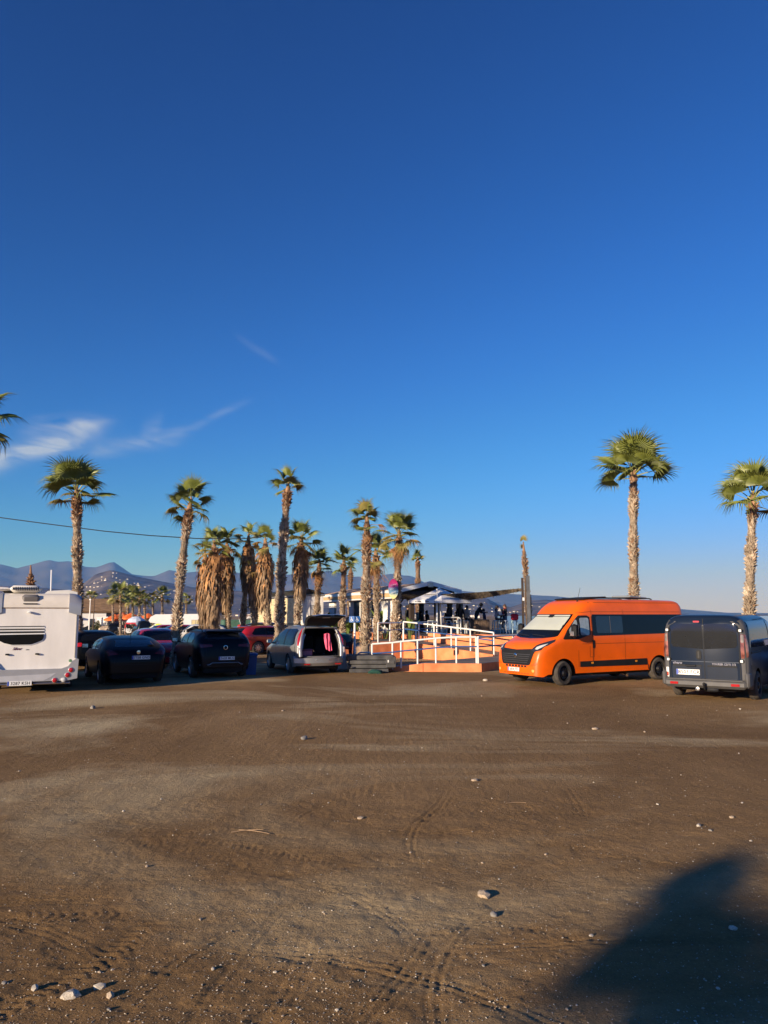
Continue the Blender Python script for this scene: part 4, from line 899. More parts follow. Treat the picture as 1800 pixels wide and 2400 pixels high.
# silver people carrier with its tailgate up
def mpv():
    yaw = R(113); L = 4.59; p = Vector((atx(752, 27.0), 27.0, 0))
    t, B = car('people_carrier', 'silver people carrier with its tailgate raised and boot open', behind(p, yaw, L), yaw, L, 1.83, 1.66, 'mpv', silver_p, .33, .25, open_tail=True)
    h = L/2
    # dark lining, boot floor, seat backs, opening frame, bumper
    obj('boot_lining', B.mesh('boot_lining', [mat('boot_fabric', (.012, .012, .013), .95, var=.3)], nx=30, inset=.05, cap0=False, xmin=-h+.26), None, t)
    q = MB(); q.box((-h+.95, 0, .60), (1.8, 1.5, .04)); obj('boot_floor', q, MATS['boot_fabric'], t)
    for y in (-.45, .02, .48): q = MB(); q.rbox((-h+1.5, y, .95), (.15, .42, .66), .06); obj('seat_back', q, MATS['boot_fabric'], t, 40)
    # the opening: corner posts and sill in body colour round a dark hole
    def ring(z): return B.y(-h+.004, z)
    for sg in (1, -1):
        fr = MB(); fr.tube([(-h+.0, sg*.74, .62), (-h+.02, sg*.75, .95), (-h+.07, sg*.70, 1.25), (-h+.15, sg*.61, 1.50), (-h+.20, sg*.52, 1.60)], [.07, .07, .06, .05, .04], 8); obj('boot_frame', fr, silver_p, t, 50)
    for sd in 'LR': bpatch('rear_quarter', B, [(-h+.02, .60), (-h+.02, .86), (-h+.05, 1.12), (-h+.10, 1.38), (-h+.27, 1.56), (-h+.27, .60)], sd, silver_p, t, -.002, 6, 10)
    q = MB(); q.rbox((-h+.12, 0, 1.60), (.20, 1.18, .05), .02); obj('boot_header', q, silver_p, t, 40)
    bb = MB(); P = []
    for k in range(13):
        y = -.90+1.8*k/12; x = -h-.05+.30*abs(y/.9)**3; P.append((x, y))
    for (z0, z1, o0, o1) in ((.30, .40, .06, .0), (.40, .56, .0, .0), (.56, .63, .0, .06)):
        V = [(x+o0, y, z0) for x, y in P]+[(x+o1, y, z1) for x, y in P]; n = len(P); bb.add(V, [(i, i+1, n+i+1, n+i) for i in range(n-1)])
    n = len(P); bb.add([(x+.06, y, .63) for x, y in P]+[(-h+.30, y, .63) for x, y in P], [(i, i+1, n+i+1, n+i) for i in range(n-1)])
    o = obj('rear_bumper', bb, silver_p, t, 40)
    for y in (-.62, .50): q = MB(); q.rbox((-h-.02, y, .36), (.02, .22, .045), .008); obj('bumper_reflector', q, red_lens, o)
    for y in (-.28, .18): q = MB(); q.lathe([(.018, 0), (.016, .006), (.001, .007)], 10, frame((-h-.05, y, .50), (0, -1, 0), (0, 0, 1))); obj('parking_sensor', q, chrome, o)
    for sg in (1, -1):
        tl = MB(); tl.tube([(-h+.04, sg*.80, .98), (-h+.07, sg*.775, 1.2), (-h+.14, sg*.69, 1.42), (-h+.20, sg*.60, 1.56)], [.055, .06, .05, .03], 8); o = obj('tail_light', tl, red_lens, t, 50)
        q = MB(); q.rbox((-h+.0, sg*.81, .84), (.08, .11, .24), .03); obj('lamp_lower', q, clear_lens, o, 40)
        q = MB(); q.tube([(-h+.5, sg*.60, 1.665), (-h+.6, sg*.60, 1.71), (.1, sg*.60, 1.70), (.25, sg*.60, 1.64)], .018, 6); obj('roof_rail', q, trim_black, t, 50)
        st = MB(); st.tube([(-h+.10, sg*.62, 1.35), (-h-.28, sg*.60, 1.80)], .014, 6); obj('gas_strut', st, ink, t)
    # tailgate raised: a panel hinged at the roof, pointing back and slightly up
    A = R(24); c, s = math.cos(A), math.sin(A); hx, hz_ = -h+.16, 1.68
    def tp(u, v, w_): return Vector((hx-u*c+w_*s, v, hz_+u*s+w_*c))          # u out along the gate, w_ up off it
    out = [(0, .56, .0), (.25, .62, .03), (.55, .66, .03), (.85, .66, -.03), (1.05, .62, -.11), (1.12, .54, -.16)]
    g_ = MB(); V = []
    for (u, y, w_) in out: V += [tp(u, -y, w_+.02), tp(u, -y*.5, w_+.06), tp(u, y*.5, w_+.06), tp(u, y, w_+.02)]
    n = len(out); F = []
    for i in range(n-1):
        for k in range(3): F.append((i*4+k, i*4+k+1, i*4+k+5, i*4+k+4))
    g_.add(V, F); V2 = []
    for (u, y, w_) in out: V2 += [tp(u, -y, w_+.02), tp(u, -y*.9, w_-.03), tp(u, y*.9, w_-.03), tp(u, y, w_+.02)]
    go = obj('tailgate', g_, silver_p, t, 40)
    g2 = MB(); g2.add(V2, [f[::-1] for f in F]); obj('tailgate_trim', g2, MATS['boot_fabric'], go, 30)
    gl = MB(); gl.add([tp(.20, -.50, .085), tp(.20, .50, .085), tp(.66, .54, .09), tp(.66, -.54, .09)], [(0, 1, 2, 3)]); obj('tailgate_glass', gl, glass_dark, go)
    sp = MB(); sp.rbox(tp(.02, 0, .08), (.20, 1.1, .03), .012, ry=A); obj('spoiler', sp, silver_p, go, 40)
    hd = MB(); hd.rbox(tp(.75, 0, -.03), (.05, .30, .03), .01, ry=A); obj('gate_handle', hd, plate_white, go)
    # blue-black rear corner of front wing: the shadowed door keeps the same paint
    return t, p, yaw
mp, mp_p, mp_yaw = mpv()
def in_mpv(x, y, z): v = Matrix.Rotation(mp_yaw, 3, 'Z') @ Vector((x+4.59/2, y, 0)); return (mp_p.x+v.x, mp_p.y+v.y, z-.01)
q = MB(); rs = random.Random(3); V = []; n, m_ = 9, 12
for i in range(n):
    for j in range(m_):
        u, v = i/(n-1), j/(m_-1); wob = .035*math.sin(u*14+v*3)
        V.append((.10+wob+.05*v, -.02-.26*u*(1-.2*v)-.12*v, 1.34-.03*math.sin(u*3.1)*-2-.62*v*(1-.35*abs(u-.6)) if j else 1.36+.05*math.sin(u*3.14)))
q.add(V, [(i*m_+j, i*m_+j+1, (i+1)*m_+j+1, (i+1)*m_+j) for i in range(n-1) for j in range(m_-1)])
tw = obj('towel', q, mat('pink_towel', (.85, .13, .24), .9, var=.15, vscale=10, bump=.3, bscale=80), None, 60, in_mpv(-4.59/2+.02, -.10, 0), mp_yaw)
tag(tw, 'pink towel hanging in the open boot of the silver people carrier', 'towel')
q = MB(); q.rbox((0, 0, .10), (.40, .42, .20), .02); q.rbox((0, 0, .215), (.43, .45, .03), .01)
tag(obj('storage_box', q, mat('mauve_plastic', (.26, .10, .16), .5, var=.1), None, 40, in_mpv(-4.59/2+.42, .45, .63), mp_yaw), 'dull mauve plastic box in the boot of the silver people carrier', 'box')
# red hatchback beyond
y6 = R(38); p = Vector((atx(612, 41), 41, gz(0, 41))); car('hatchback_car', 'glossy red hatchback seen from its rear corner beside the tall palm', (p.x+.3, p.y+.6, p.z), y6, 4.2, 1.78, 1.47, 'small', dkred_p, .33, plate_rear='6310 KWN' if False else None, spokes=8)
# far sliver of a dark car at the right edge
y7 = R(222); p = Vector((10.72, 20.6, 0)); car('estate_car', 'dark blue car nosing in at the right edge beside the blue van', (p.x+1.6, p.y+1.5, -.01), y7, 4.4, 1.8, 1.47, 'small', paint('ink_blue_paint', (.02, .03, .055), .25), .32)

# ------------------------------------------------------------------ palms
leaf_g = mat('palm_green', (.085, .115, .022), .45, var=.45, vscale=1.2, sub=(.15, .165, .035), spec=.4)
leaf_o = mat('palm_olive', (.13, .125, .03), .5, var=.4, vscale=1.2, sub=(.22, .18, .05), spec=.3)
leaf_y = mat('palm_yellow', (.36, .24, .05), .6, var=.4, vscale=1.5, sub=(.45, .27, .07))
leaf_d = mat('palm_dead', (.24, .11, .04), .85, var=.5, vscale=2.5, sub=(.42, .21, .08))
leaf_s = mat('palm_straw', (.21, .135, .072), .9, var=.5, vscale=2.5, sub=(.32, .21, .12))
bark = mat('palm_bark', (.17, .125, .085), .95, var=.5, vscale=5, bump=.6, bscale=25, sub=(.28, .215, .15))
boot_p = mat('leaf_base_pale', (.36, .27, .18), .9, var=.5, vscale=3, sub=(.54, .43, .31))
boot_b = mat('leaf_base_brown', (.20, .11, .06), .9, var=.4, vscale=4, sub=(.34, .19, .10))
def fan_mesh(name, m, nseg=26, spread=118, lp=.75, rad=.85, droop=.25, cup=.12, join=.5, ragged=.12, seed=0, fold=.10, pm=None):
    """a fan leaf: stalk along +x, pleated blade with free drooping tips"""
    q = random.Random(seed); b = MB()
    b.tube([(0, 0, 0), (lp*.5, 0, .02), (lp, 0, 0)], [.030, .020, .013], 4, 1)
    def pt(a, r, lift=0.0):
        x = lp+r*math.cos(a)*.95; y = r*math.sin(a); rr = r/rad
        return Vector((x, y, cup*abs(math.sin(a))*rr*rad-droop*rad*max(0, rr-.35)**2*1.6-fold*rad*0+lift))
    angs = [R(-spread+2*spread*k/nseg) for k in range(nseg+1)]; rj = rad*join
    for k in range(nseg):
        a0, a1 = angs[k], angs[k+1]; am = (a0+a1)/2; L = rad*(1-.22*(abs(am)/R(spread))**2)*(1+q.uniform(-ragged, ragged))
        c = Vector((lp, 0, 0)); e0, e1, mid = pt(a0, rj, -.012), pt(a1, rj, -.012), pt(am, rj*1.02, .018)
        b.add([c, e0, mid, e1], [(0, 1, 2), (0, 2, 3)])
        aw = am+q.uniform(-.05, .05); r1 = rj+(L-rj)*.5; hw = (a1-a0)/2*rj*.62
        t1 = Vector((-math.sin(aw), math.cos(aw), 0)); d1 = q.uniform(.6, 1.7)
        p1 = pt(aw, r1); p1.z -= .10*rad*droop*d1; p2 = pt(aw+q.uniform(-.06, .06), L); p2.z -= .55*rad*droop*d1
        b.add([e0, mid, e1, p1-t1*hw*.8, p1+Vector((0, 0, .01)), p1+t1*hw*.8, p2], [(0, 1, 4, 3), (1, 2, 5, 4), (3, 4, 6), (4, 5, 6)])
    return b.mesh(name, [m, pm or m])
stalk = mat('palm_stalk', (.28, .27, .07), .5, var=.2)
FAN = {'g': [fan_mesh('frond', leaf_g, seed=i, droop=.12+.09*i, cup=.08+.05*i, join=.50, nseg=30, ragged=.16, pm=stalk) for i in range(4)],
       'o': [fan_mesh('frond', leaf_o, seed=10+i, droop=.30+.15*i, cup=.05, pm=stalk) for i in range(3)],
       'y': [fan_mesh('frond', leaf_y, seed=20+i, droop=.45, cup=.0, nseg=22, pm=leaf_y) for i in range(2)],
       'd': [fan_mesh('dead_frond', leaf_d, seed=30+i, droop=.9, cup=-.15, nseg=20, spread=75, join=.35, ragged=.3) for i in range(3)]}
def trunk_pts(base, top, bend, n=14):
    P = []; ax = Vector(top)-Vector(base)
    for k in range(n+1):
        t = k/n; P.append(Vector(base)+ax*t+Vector(bend)*math.sin(math.pi*t))
    return P
def palm(label, px_b, px_t, py_t, D, rad, r0=.24, r1=.16, fronds='gggggggggggggggggggg', fsc=1.0, skirt=0.0, skirt_r=.55, bend=0.0, boots=26, el=(78, -25), seed=1, name='palm_tree', group='palm trees of the car park', pale=1.0, brown_top=.3, clean=0.0, ztop=None, boot_len=.11, dead=0, z0=None):
    q = random.Random(seed); zb = gz(0, D) if z0 is None else z0
    top = at(px_t, py_t, D); base = Vector((atx(px_b, D, zb), D+q.uniform(-.2, .2), zb-.05))
    t = thing(name, label, 'palm tree', (base.x, base.y, zb), 0, group); o0 = Vector((base.x, base.y, zb))
    P = [p-o0 for p in trunk_pts(base, top, (bend, 0, 0))]; H = (P[-1]-P[0]).length; n = len(P)
    def axis(f):
        x = f*(n-1); i = min(int(x), n-2); return P[i].lerp(P[i+1], x-i), (P[i+1]-P[i]).normalized()
    def rr(f): return .72*(r0*(1-f)+r1*f)*(1+.25*max(0, .06-f)/.06)
    b = MB(); b.tube(P, [rr(k/(n-1))*(1+q.uniform(-.04, .04)) for k in range(n)], 12); tr = obj('trunk', b, bark, t, 60)
    # cut leaf bases all the way up: pointed scales standing off the trunk
    lb = MB(); rows = int(H*boots/1.75); per = 13
    for k in range(rows):
        f = clean+(1-clean)*(k+.5)/rows; c, ax = axis(f); r = rr(f)
        e1 = ax.cross(Vector((0, 1, .01))).normalized(); e2 = ax.cross(e1)
        wild = .55+.9*abs(math.sin(f*H*1.7+seed))
        for j in range(per):
            a = 2*math.pi*(j+.5*(k % 2)+q.uniform(-.28, .28))/per; d = e1*math.cos(a)+e2*math.sin(a); s = e2*math.cos(a)-e1*math.sin(a)
            ln = boot_len*q.uniform(.25, .78)*wild; w = 2*math.pi*r/per*q.uniform(.34, .66); st = q.uniform(.25, .95)*wild
            p0 = c+d*(r*.94); up = (ax*q.uniform(.5, 1)+d*st).normalized(); tip = p0+up*ln*1.5+d*.02
            h_ = .036*q.uniform(.8, 1.3); tw = s*q.uniform(-.5, .5)*w
            A, Bq, Cq = p0-s*w-ax*h_*.4, p0+s*w-ax*h_*.4, p0+d*.035-ax*h_*.2; T1, T2 = tip-s*w*.42+tw, tip+s*w*.42+tw
            br = 1 if (f > 1-brown_top*q.uniform(.5, 1.3) or q.random() > pale*.85) else 0
            lb.add([A, Bq, T2, T1, Cq+ax*ln], [(0, 1, 4), (1, 2, 4), (2, 3, 4), (3, 0, 4), (0, 3, 2, 1)], br)
    struct(obj('leaf_bases', lb, [boot_p, boot_b], tr), 'stuff')
    topP, ax = axis(1.0)
    cr = MB(); cr.tube([topP-ax*.15, topP+ax*.25, topP+ax*.5], [r1*.95, r1*.55, .03], 8); crown = obj('crown', cr, boot_b, t)
    nf = len(fronds)
    for k, ch in enumerate(fronds):
        f = k/max(1, nf-1); az = k*2.39996+seed; e = R(el[0]+(el[1]-el[0])*f+q.uniform(-9, 9))
        me = FAN[ch][q.randrange(len(FAN[ch]))]; o = obj(me.name.split('.')[0], me, None, crown)
        s = fsc*rad/1.45*q.uniform(.86, 1.12)
        o.matrix_local = Matrix.Translation(topP+ax*(.35*(1-f)-.05)) @ Matrix.Rotation(az, 4, 'Z') @ Matrix.Rotation(-e, 4, 'Y') @ Matrix.Rotation(R(q.uniform(-35, 35)), 4, 'X') @ Matrix.Scale(s, 4)
    if skirt > 0:
        sk = MB(); cnt = int(skirt*230)
        for k in range(cnt):
            f = k/cnt; z = -.1-f*skirt; a = q.uniform(0, 6.283); prof = (math.sin(min(1, f*2.2+.25)*math.pi*.5))*(1-.42*max(0, f-.55)/.45)
            R0 = .80*skirt_r*prof*q.uniform(.45, 1.05); d = Vector((math.cos(a), math.sin(a), 0)); s = Vector((-d.y, d.x, 0))
            p0 = topP+Vector((0, 0, z))+d*R0*.55; ln = q.uniform(.35, .85); w = q.uniform(.015, .05)
            p1 = p0+d*R0*.28+Vector((0, 0, -ln*.35)); p2 = p0+d*R0*q.uniform(.1, .5)+Vector((0, 0, -ln))+s*q.uniform(-.12, .12)
            sk.add([p0-s*w, p0+s*w, p1+s*w*1.6+d*.02, p1-s*w*1.6, p2], [(0, 1, 2, 3), (3, 2, 4)], 0 if f < q.uniform(.2, .75) else 1)
            if q.random() < .5:
                for _ in range(3):
                    p3 = p2+Vector((q.uniform(-.08, .08), q.uniform(-.08, .08), -q.uniform(.08, .3))); sk.add([p1-s*w, p1+s*w*.2, p3], [(0, 1, 2)], 1)
        struct(obj('dead_skirt', sk, [leaf_d, leaf_s], crown), 'stuff')
    for k in range(dead):
        o = obj('dead_frond', FAN['d'][k % 3], None, crown); a = q.uniform(0, 6.28)
        o.matrix_local = Matrix.Translation(topP+ax*q.uniform(-.1, .2)) @ Matrix.Rotation(a, 4, 'Z') @ Matrix.Rotation(R(q.uniform(35, 75)), 4, 'Y') @ Matrix.Scale(rad/1.45*q.uniform(.8, 1.1), 4)
    return t, topP+o0
G = 'g'
palm('tall palm beside the motorhome with a wide drooping crown and orange-brown neck', 186, 180, 1165, 33, 1.55, .25, .19, 'gggggggggggggoog', 1.0, el=(80, -14), seed=3, brown_top=.16, boots=30)
palm('palm leaning right between the black fastback and the black SUV', 412, 444, 1195, 29.5, 1.1, .21, .15, 'ggggggggggoog', .95, el=(80, -18), seed=11, bend=-.12, brown_top=.12, clean=.0)
palm('tallest palm of the middle group, rising behind the silver people carrier', 652, 674, 1155, 36, 1.05, .29, .18, 'gggoggog', 1.0, el=(84, 10), seed=23, bend=-.1, boot_len=.13, brown_top=.12)
palm('palm with bare smooth foot beside the ramp, topped by an upright crown', 856, 860, 1232, 34, .95, .26, .17, 'ggoggogodgg', 1.0, el=(85, -10), seed=31, clean=.12, dead=1, pale=.9)
palm('palm right behind the ramp-side palm, brown dead fronds under its crown', 886, 881, 1305, 43, 1.35, .24, .17, 'ggggggoggyo', 1.0, el=(80, -25), seed=37, dead=5)
pB, pB_top = palm('palm with broad crown carrying the surfboard sign', 924, 935, 1262, 40, 1.3, .27, .19, 'ggggggggggoyoo', 1.0, el=(82, -28), seed=43, dead=6, boot_len=.13)
palm('small short-crowned palm poking up behind the bar roof', 982, 979, 1318, 62, .9, .28, .2, 'ggggogg', .9, el=(85, 25), seed=47, pale=.5)
palm('slim green palm in front of the bar left end', 800, 806, 1325, 43, 1.0, .21, .15, 'gggggggggggg', 1.0, el=(82, -20), seed=53)
palm('tiny palm just right of the slim green palm', 818, 822, 1340, 60, .75, .24, .17, 'gggogg', .8, el=(75, -20), seed=59, pale=.6)
palm('palm with bushy green crown above the white container corner', 738, 748, 1330, 45, 1.0, .22, .17, 'ggggggggggoooy', 1.0, el=(82, -28), seed=61, dead=4)
palm('palm with long brown skirt right of the tallest middle palm', 695, 706, 1275, 43, 1.25, .24, .18, 'ggggggggogooyy', 1.0, skirt=2.5, skirt_r=.75, el=(82, -30), seed=67, dead=5)
palm('shaggy palm behind the tallest middle palm, with dead fronds down to the container wall', 630, 622, 1278, 46, 1.0, .23, .18, 'gggoggyyoo', 1.0, skirt=3.2, skirt_r=.85, el=(85, -25), seed=71, dead=6)
palm('leaning slim palm with hanging beard, second from the right of the shaggy row', 566, 582, 1268, 48, 1.0, .20, .16, 'gggggoggoo', 1.0, skirt=2.6, skirt_r=.75, el=(84, -20), seed=73, dead=4)
palm('shaggy palm with beard reaching low, in the middle of the left row', 537, 532, 1285, 47, 1.1, .22, .18, 'ggggoggyoo', 1.0, skirt=3.4, skirt_r=.85, el=(82, -28), seed=79, dead=5)
palm('widest shaggy palm of the left row, leaf beard almost to the cars', 500, 502, 1285, 45, 1.15, .22, .18, 'ggggggooyog', 1.0, skirt=3.9, skirt_r=.95, el=(80, -30), seed=83, dead=6)
palm('short shaggy palm at the left end of the left row', 516, 482, 1310, 46.5, 1.0, .22, .18, 'gggooygoo', 1.0, skirt=3.4, skirt_r=.8, el=(70, -35), seed=87, dead=5)
palm('lower shaggy palm in the gap left of the tallest middle palm', 597, 598, 1340, 47, .8, .22, .18, 'goyoyo', .9, skirt=1.9, skirt_r=.62, el=(70, -35), seed=89, dead=4)
palm('tall full-crowned palm standing behind the orange van', 1490, 1485, 1118, 32, 1.75, .25, .19, 'gggggggggggggggggggggg', 1.0, el=(86, 2), seed=97, bend=-.06, boot_len=.10, brown_top=.10)
palm('palm at the right edge behind the blue van, big fan facing the viewer', 1752, 1764, 1182, 29, 1.55, .24, .16, 'gggggggggggggo', 1.05, el=(84, -2), seed=101, boot_len=.12, brown_top=.10, pale=1.1)
palm('palm crown cut by the left edge of the picture', -62, -46, 1000, 26, 1.35, .25, .19, 'gggggggggggoog', 1.0, el=(75, -30), seed=103)
# dead and pruned ones
palm('pruned leaning palm strapped to dark beams, a single tuft on top', 1246, 1228, 1292, 40, .62, .21, .09, 'oo', .9, el=(86, 80), seed=107, clean=.0, boots=24)
palm('headless palm stump showing above the motorhome roof', 74, 72, 1347, 40, .3, .30, .10, '', 1.0, seed=109, boots=26, pale=.4, boot_len=.16)
# far palms by the thatched house
for i, (px, py, D, s) in enumerate(((282, 1398, 104, 1.9), (300, 1396, 125, 2.1), (311, 1402, 118, 2.0), (327, 1406, 108, 1.7), (339, 1410, 118, 1.5), (380, 1400, 112, 1.6), (358, 1404, 128, 1.2), (212, 1402, 150, 1.6), (436, 1408, 140, 1.4), (264, 1402, 120, 1.6))):
    where = ['tallest far palm right of the thatched roof', 'second far palm right of the thatched roof', 'third far palm right of the thatched roof, drooping crown', 'fourth far palm over the orange parasols', 'fifth far palm over the orange parasols',
             'far palm standing alone above the white campervan nose', 'thin curved far palm left of the lone one', 'far palm whose crown peeps behind the thatched roof', 'far palm half hidden by the leaning palm trunk', 'low far palm at the gable of the thatched house'][i]
    palm(where, px+1, px, py, D, s, .26, .2, 'ggogoggogogo', 1.0, el=(70, -35), seed=120+i, boots=7, boot_len=.16, group='far palms by the thatched house')
# the thin bare fronds hanging off the first palm
cb = MB(); A = at(30, 1213, 40)
cab = [at(-200, 1188, 44), at(0, 1213, 43), at(120, 1229, 42.5), at(245, 1245, 42), at(350, 1255, 42), at(460, 1262, 42), at(560, 1263, 42), at(612, 1259, 42), at(617, 1254, 42), at(622, 1253, 42), at(626, 1258, 42)]
cb.tube(cab, .028, 6); tag(obj('overhead_cable', cb, ink), 'thin black overhead cable sagging across the left palms', 'cable')

# ------------------------------------------------------------------ ramp and terrace
orange_wall = mat('orange_render', (.70, .215, .075), .85, var=.16, vscale=2.2, bump=.2, bscale=30, sub=(.76, .27, .11), detail=9)
deck_m = mat('weathered_deck', (.20, .165, .13), .85, var=.3, vscale=6, stretch=(1, 8, 1), bump=.2, bscale=20)
rail_w = mat('white_rail', (.80, .78, .72), .4, var=.06, vscale=4)
rail_b = mat('blue_rail', (.03, .10, .28), .4, var=.1)
wood_dk = mat('dark_wood', (.045, .03, .022), .75, var=.35, vscale=5, stretch=(6, 6, 1))
wood_br = mat('brown_slat', (.11, .07, .045), .8, var=.4, vscale=5, stretch=(6, 6, 1))
concrete = mat('grey_concrete', (.25, .235, .21), .9, var=.2, vscale=3, bump=.2, bscale=25)
steel_w = mat('white_steel', (.74, .76, .74), .35, var=.05)
teal_steel = mat('pale_teal_steel', (.42, .60, .60), .4, var=.06)
ramp = thing('access_ramp', 'orange walled wheelchair ramp with white handrails leading up to the bar terrace', 'ramp', (0, 0, 0))
LZ, UZ, DZ = .30, .72, .95
def slab(name, pts, z0, m, parent, mtop=None):
    """pts: (x,y,ztop); a solid with level bottom z0"""
    n = len(pts); b = MB(); V = [(x, y, z0) for x, y, z in pts]+[(x, y, z) for x, y, z in pts]
    b.add(V, [tuple(range(n-1, -1, -1))]+[(i, (i+1) % n, n+(i+1) % n, n+i) for i in range(n)]); b.add(V, [tuple(range(n, 2*n))], 1)
    return obj(name, b, [m, mtop or m], parent)
slab('landing', [(1.42, 28.25, LZ), (3.50, 28.1, LZ), (5.2, 30.6, LZ), (7.3, 32.5, LZ), (5.9, 34.2, LZ), (4.7, 33.1, LZ), (2.3, 30.1, LZ)], -.2, orange_wall, ramp, deck_m)
slab('lower_ramp', [(-.75, 28.6, .01), (1.40, 28.26, LZ-.003), (2.25, 30.0, LZ-.003), (-.45, 30.2, .02)], -.2, orange_wall, ramp, concrete)
slab('upper_ramp', [(4.75, 33.2, LZ+.004), (5.95, 34.25, LZ+.004), (2.15, 38.65, UZ), (.95, 37.6, UZ)], -.3, orange_wall, ramp, deck_m)
slab('upper_landing', [(-.50, 36.6, UZ-.004), (.93, 37.5, UZ-.004), (2.13, 38.6, UZ-.004), (1.2, 44.5, UZ-.004), (-.6, 41.5, UZ-.004)], -.3, orange_wall, ramp, deck_m)
slab('side_wall', [(4.72, 33.12, LZ+.06), (.92, 37.52, UZ+.06), (-.50, 36.55, UZ+.06), (-.50, 36.35, UZ+.06), (.93, 37.28, UZ+.06), (4.60, 33.0, LZ+.06)], -.25, orange_wall, ramp, orange_wall)
def rail(posts, zs, h=.93, mid=True, end=True):
    """posts: (x,y), floor heights zs; white posts and handrail, blue lower rail"""
    for (x, y), z in zip(posts, zs): b = MB(); b.tube([(x, y, z-.02), (x, y, z+h)], .034, 8); obj('rail_post', b, rail_w, ramp, 50)
    P = [Vector((x, y, z+h)) for (x, y), z in zip(posts, zs)]; b = MB(); b.tube(P, .036, 8); obj('handrail', b, rail_w, ramp, 50)
    if mid: b = MB(); b.tube([p+Vector((0, -.02, -.34)) for p in P], .026, 8); obj('lower_rail', b, rail_b, ramp, 50)
rail([(atx(px, 28.35, z), 28.35) for px, z in ((872, .05), (920, .10), (940, .14), (979, .19), (1022, .26), (1070, .30), (1117, .30))], [.05, .10, .14, .19, .26, .30, .30])
rail([(3.4, 28.2), (5.1, 30.75), (6.8, 32.1)], [.30, .30, .30])
rp = []; rz_ = []
for px in (946, 982, 1018, 1058, 1103, 1158):
    f = (px-946)/(1158-946); y = 37.45-4.35*f; z = UZ-(UZ-LZ)*f+.05; rp.append((atx(px, y, z), y)); rz_.append(z)
rail(rp, rz_)
rail([(atx(px, D, UZ), D) for px, D in ((886, 36.5), (914, 37.0), (945, 38.2), (975, 39.5), (1024, 41.5))], [UZ]*5)
rail([(atx(px, D, UZ), D) for px, D in ((1036, 42.6), (1074, 43.0))], [DZ]*2)
b = MB(); b.tube([(atx(1074, 43, DZ), 43, DZ+.93), (atx(1078, 43, DZ), 43, DZ+.90), (atx(1080, 43, DZ), 43, DZ+.80), (atx(1080, 43, DZ), 43, DZ)], .036, 8); obj('rail_end', b, rail_w, ramp, 50)
terr = thing('terrace', 'raised terrace with orange front wall carrying the bar guests', 'terrace', (0, 0, 0))
slab('terrace_base', [(2.25, 38.75, DZ), (7.3, 32.9, DZ), (13, 33.5, DZ), (16, 50, DZ), (6, 58, DZ), (-5.2, 58, DZ), (-4.6, 55.5, DZ), (.95, 44.3, DZ-.01)], -2.0, orange_wall, terr, deck_m)
slab('parapet', [(2.18, 38.62, 1.13), (7.25, 32.75, 1.13), (7.36, 32.92, 1.13), (2.28, 38.80, 1.13)], 0.0, orange_wall, terr, orange_wall)
slab('parapet', [(7.36, 32.74, 1.13), (13, 33.3, 1.13), (13, 33.48, 1.13), (7.37, 32.92, 1.13)], 0.0, orange_wall, terr, orange_wall)

# ------------------------------------------------------------------ the bar
C0 = Vector((1.1, 44.0, 0)); BR = math.atan2(.38, .925)
bar = thing('beach_bar', 'low white beach bar with tan gabled roof, open porch and dark timber posts', 'bar', (C0.x, C0.y, 0), BR)
tan_b = mat('tan_boards', (.55, .34, .16), .75, var=.15, vscale=3, stretch=(1, 1, 6), sub=(.62, .40, .20))
tan_r = mat('tan_roof', (.66, .40, .21), .8, var=.14, vscale=2, sub=(.64, .40, .22))
w_wall = mat('white_wall', (.84, .81, .75), .8, var=.06, vscale=1.0, bump=.05)
glass_w = mat('window_glass', (.05, .06, .065), .05, spec=.8, var=.2)
EZ, RZ, X0, X1, XM, YB = 3.44, 3.88, -.4, 3.4, 1.5, 13.3
def sheet(name, P, th, m, parent):
    b = MB(); n = Vector(P[1])-Vector(P[0]); n = n.cross(Vector(P[2])-Vector(P[0])).normalized()*th
    V = [Vector(p) for p in P]+[Vector(p)-n for p in P]; k = len(P)
    b.add(V, [tuple(range(k)), tuple(range(2*k-1, k-1, -1))]+[(i, k+i, k+(i+1) % k, (i+1) % k) for i in range(k)]); return obj(name, b, m, parent)
roof = obj('roof', MB().box((XM, YB/2, EZ-.06), (X1-X0-.3, YB-.5, .06)), wood_dk, bar)
npan = 7
for k in range(npan):
    y0, y1 = -.35+(YB+.35)*k/npan, -.35+(YB+.35)*(k+1)/npan-.03
    sheet('roof_panel', [(X0-.1, y1, EZ+.02), (X0-.1, y0, EZ+.02), (XM, y0, RZ), (XM, y1, RZ)], .04, tan_r, roof)
    sheet('roof_panel', [(XM, y1, RZ), (XM, y0, RZ), (X1+.1, y0, EZ+.02), (X1+.1, y1, EZ+.02)], .04, tan_r, roof)
    for (z0, z1, m, nm) in ((EZ-.17, EZ-.005, white_paint, 'fascia_board'), (EZ-.40, EZ-.18, tan_b, 'tan_board'), (EZ-.49, EZ-.41, white_paint, 'lower_fascia')):
        b = MB(); b.box((X0-.08, (y0+y1)/2, (z0+z1)/2), (.05, y1-y0, z1-z0)); obj(nm, b, m, roof)
for (a, c_) in (((X0-.12, EZ), (XM, RZ+.03)), ((XM, RZ+.03), (X1+.12, EZ))):
    b = MB(); b.prism([(a[0], a[1]-.20), (c_[0], c_[1]-.20), (c_[0], c_[1]+.03), (a[0], a[1]+.03)], frame((0, -.40, 0), (1, 0, 0), (0, 0, 1)), .05); obj('barge_board', b, white_paint, roof)
b = MB(); b.rbox((XM, -.46, RZ-.16), (.34, .10, .26), .03); obj('gable_lamp', b, mat('cream_lamp', (.75, .66, .48), .5, var=.1), roof)
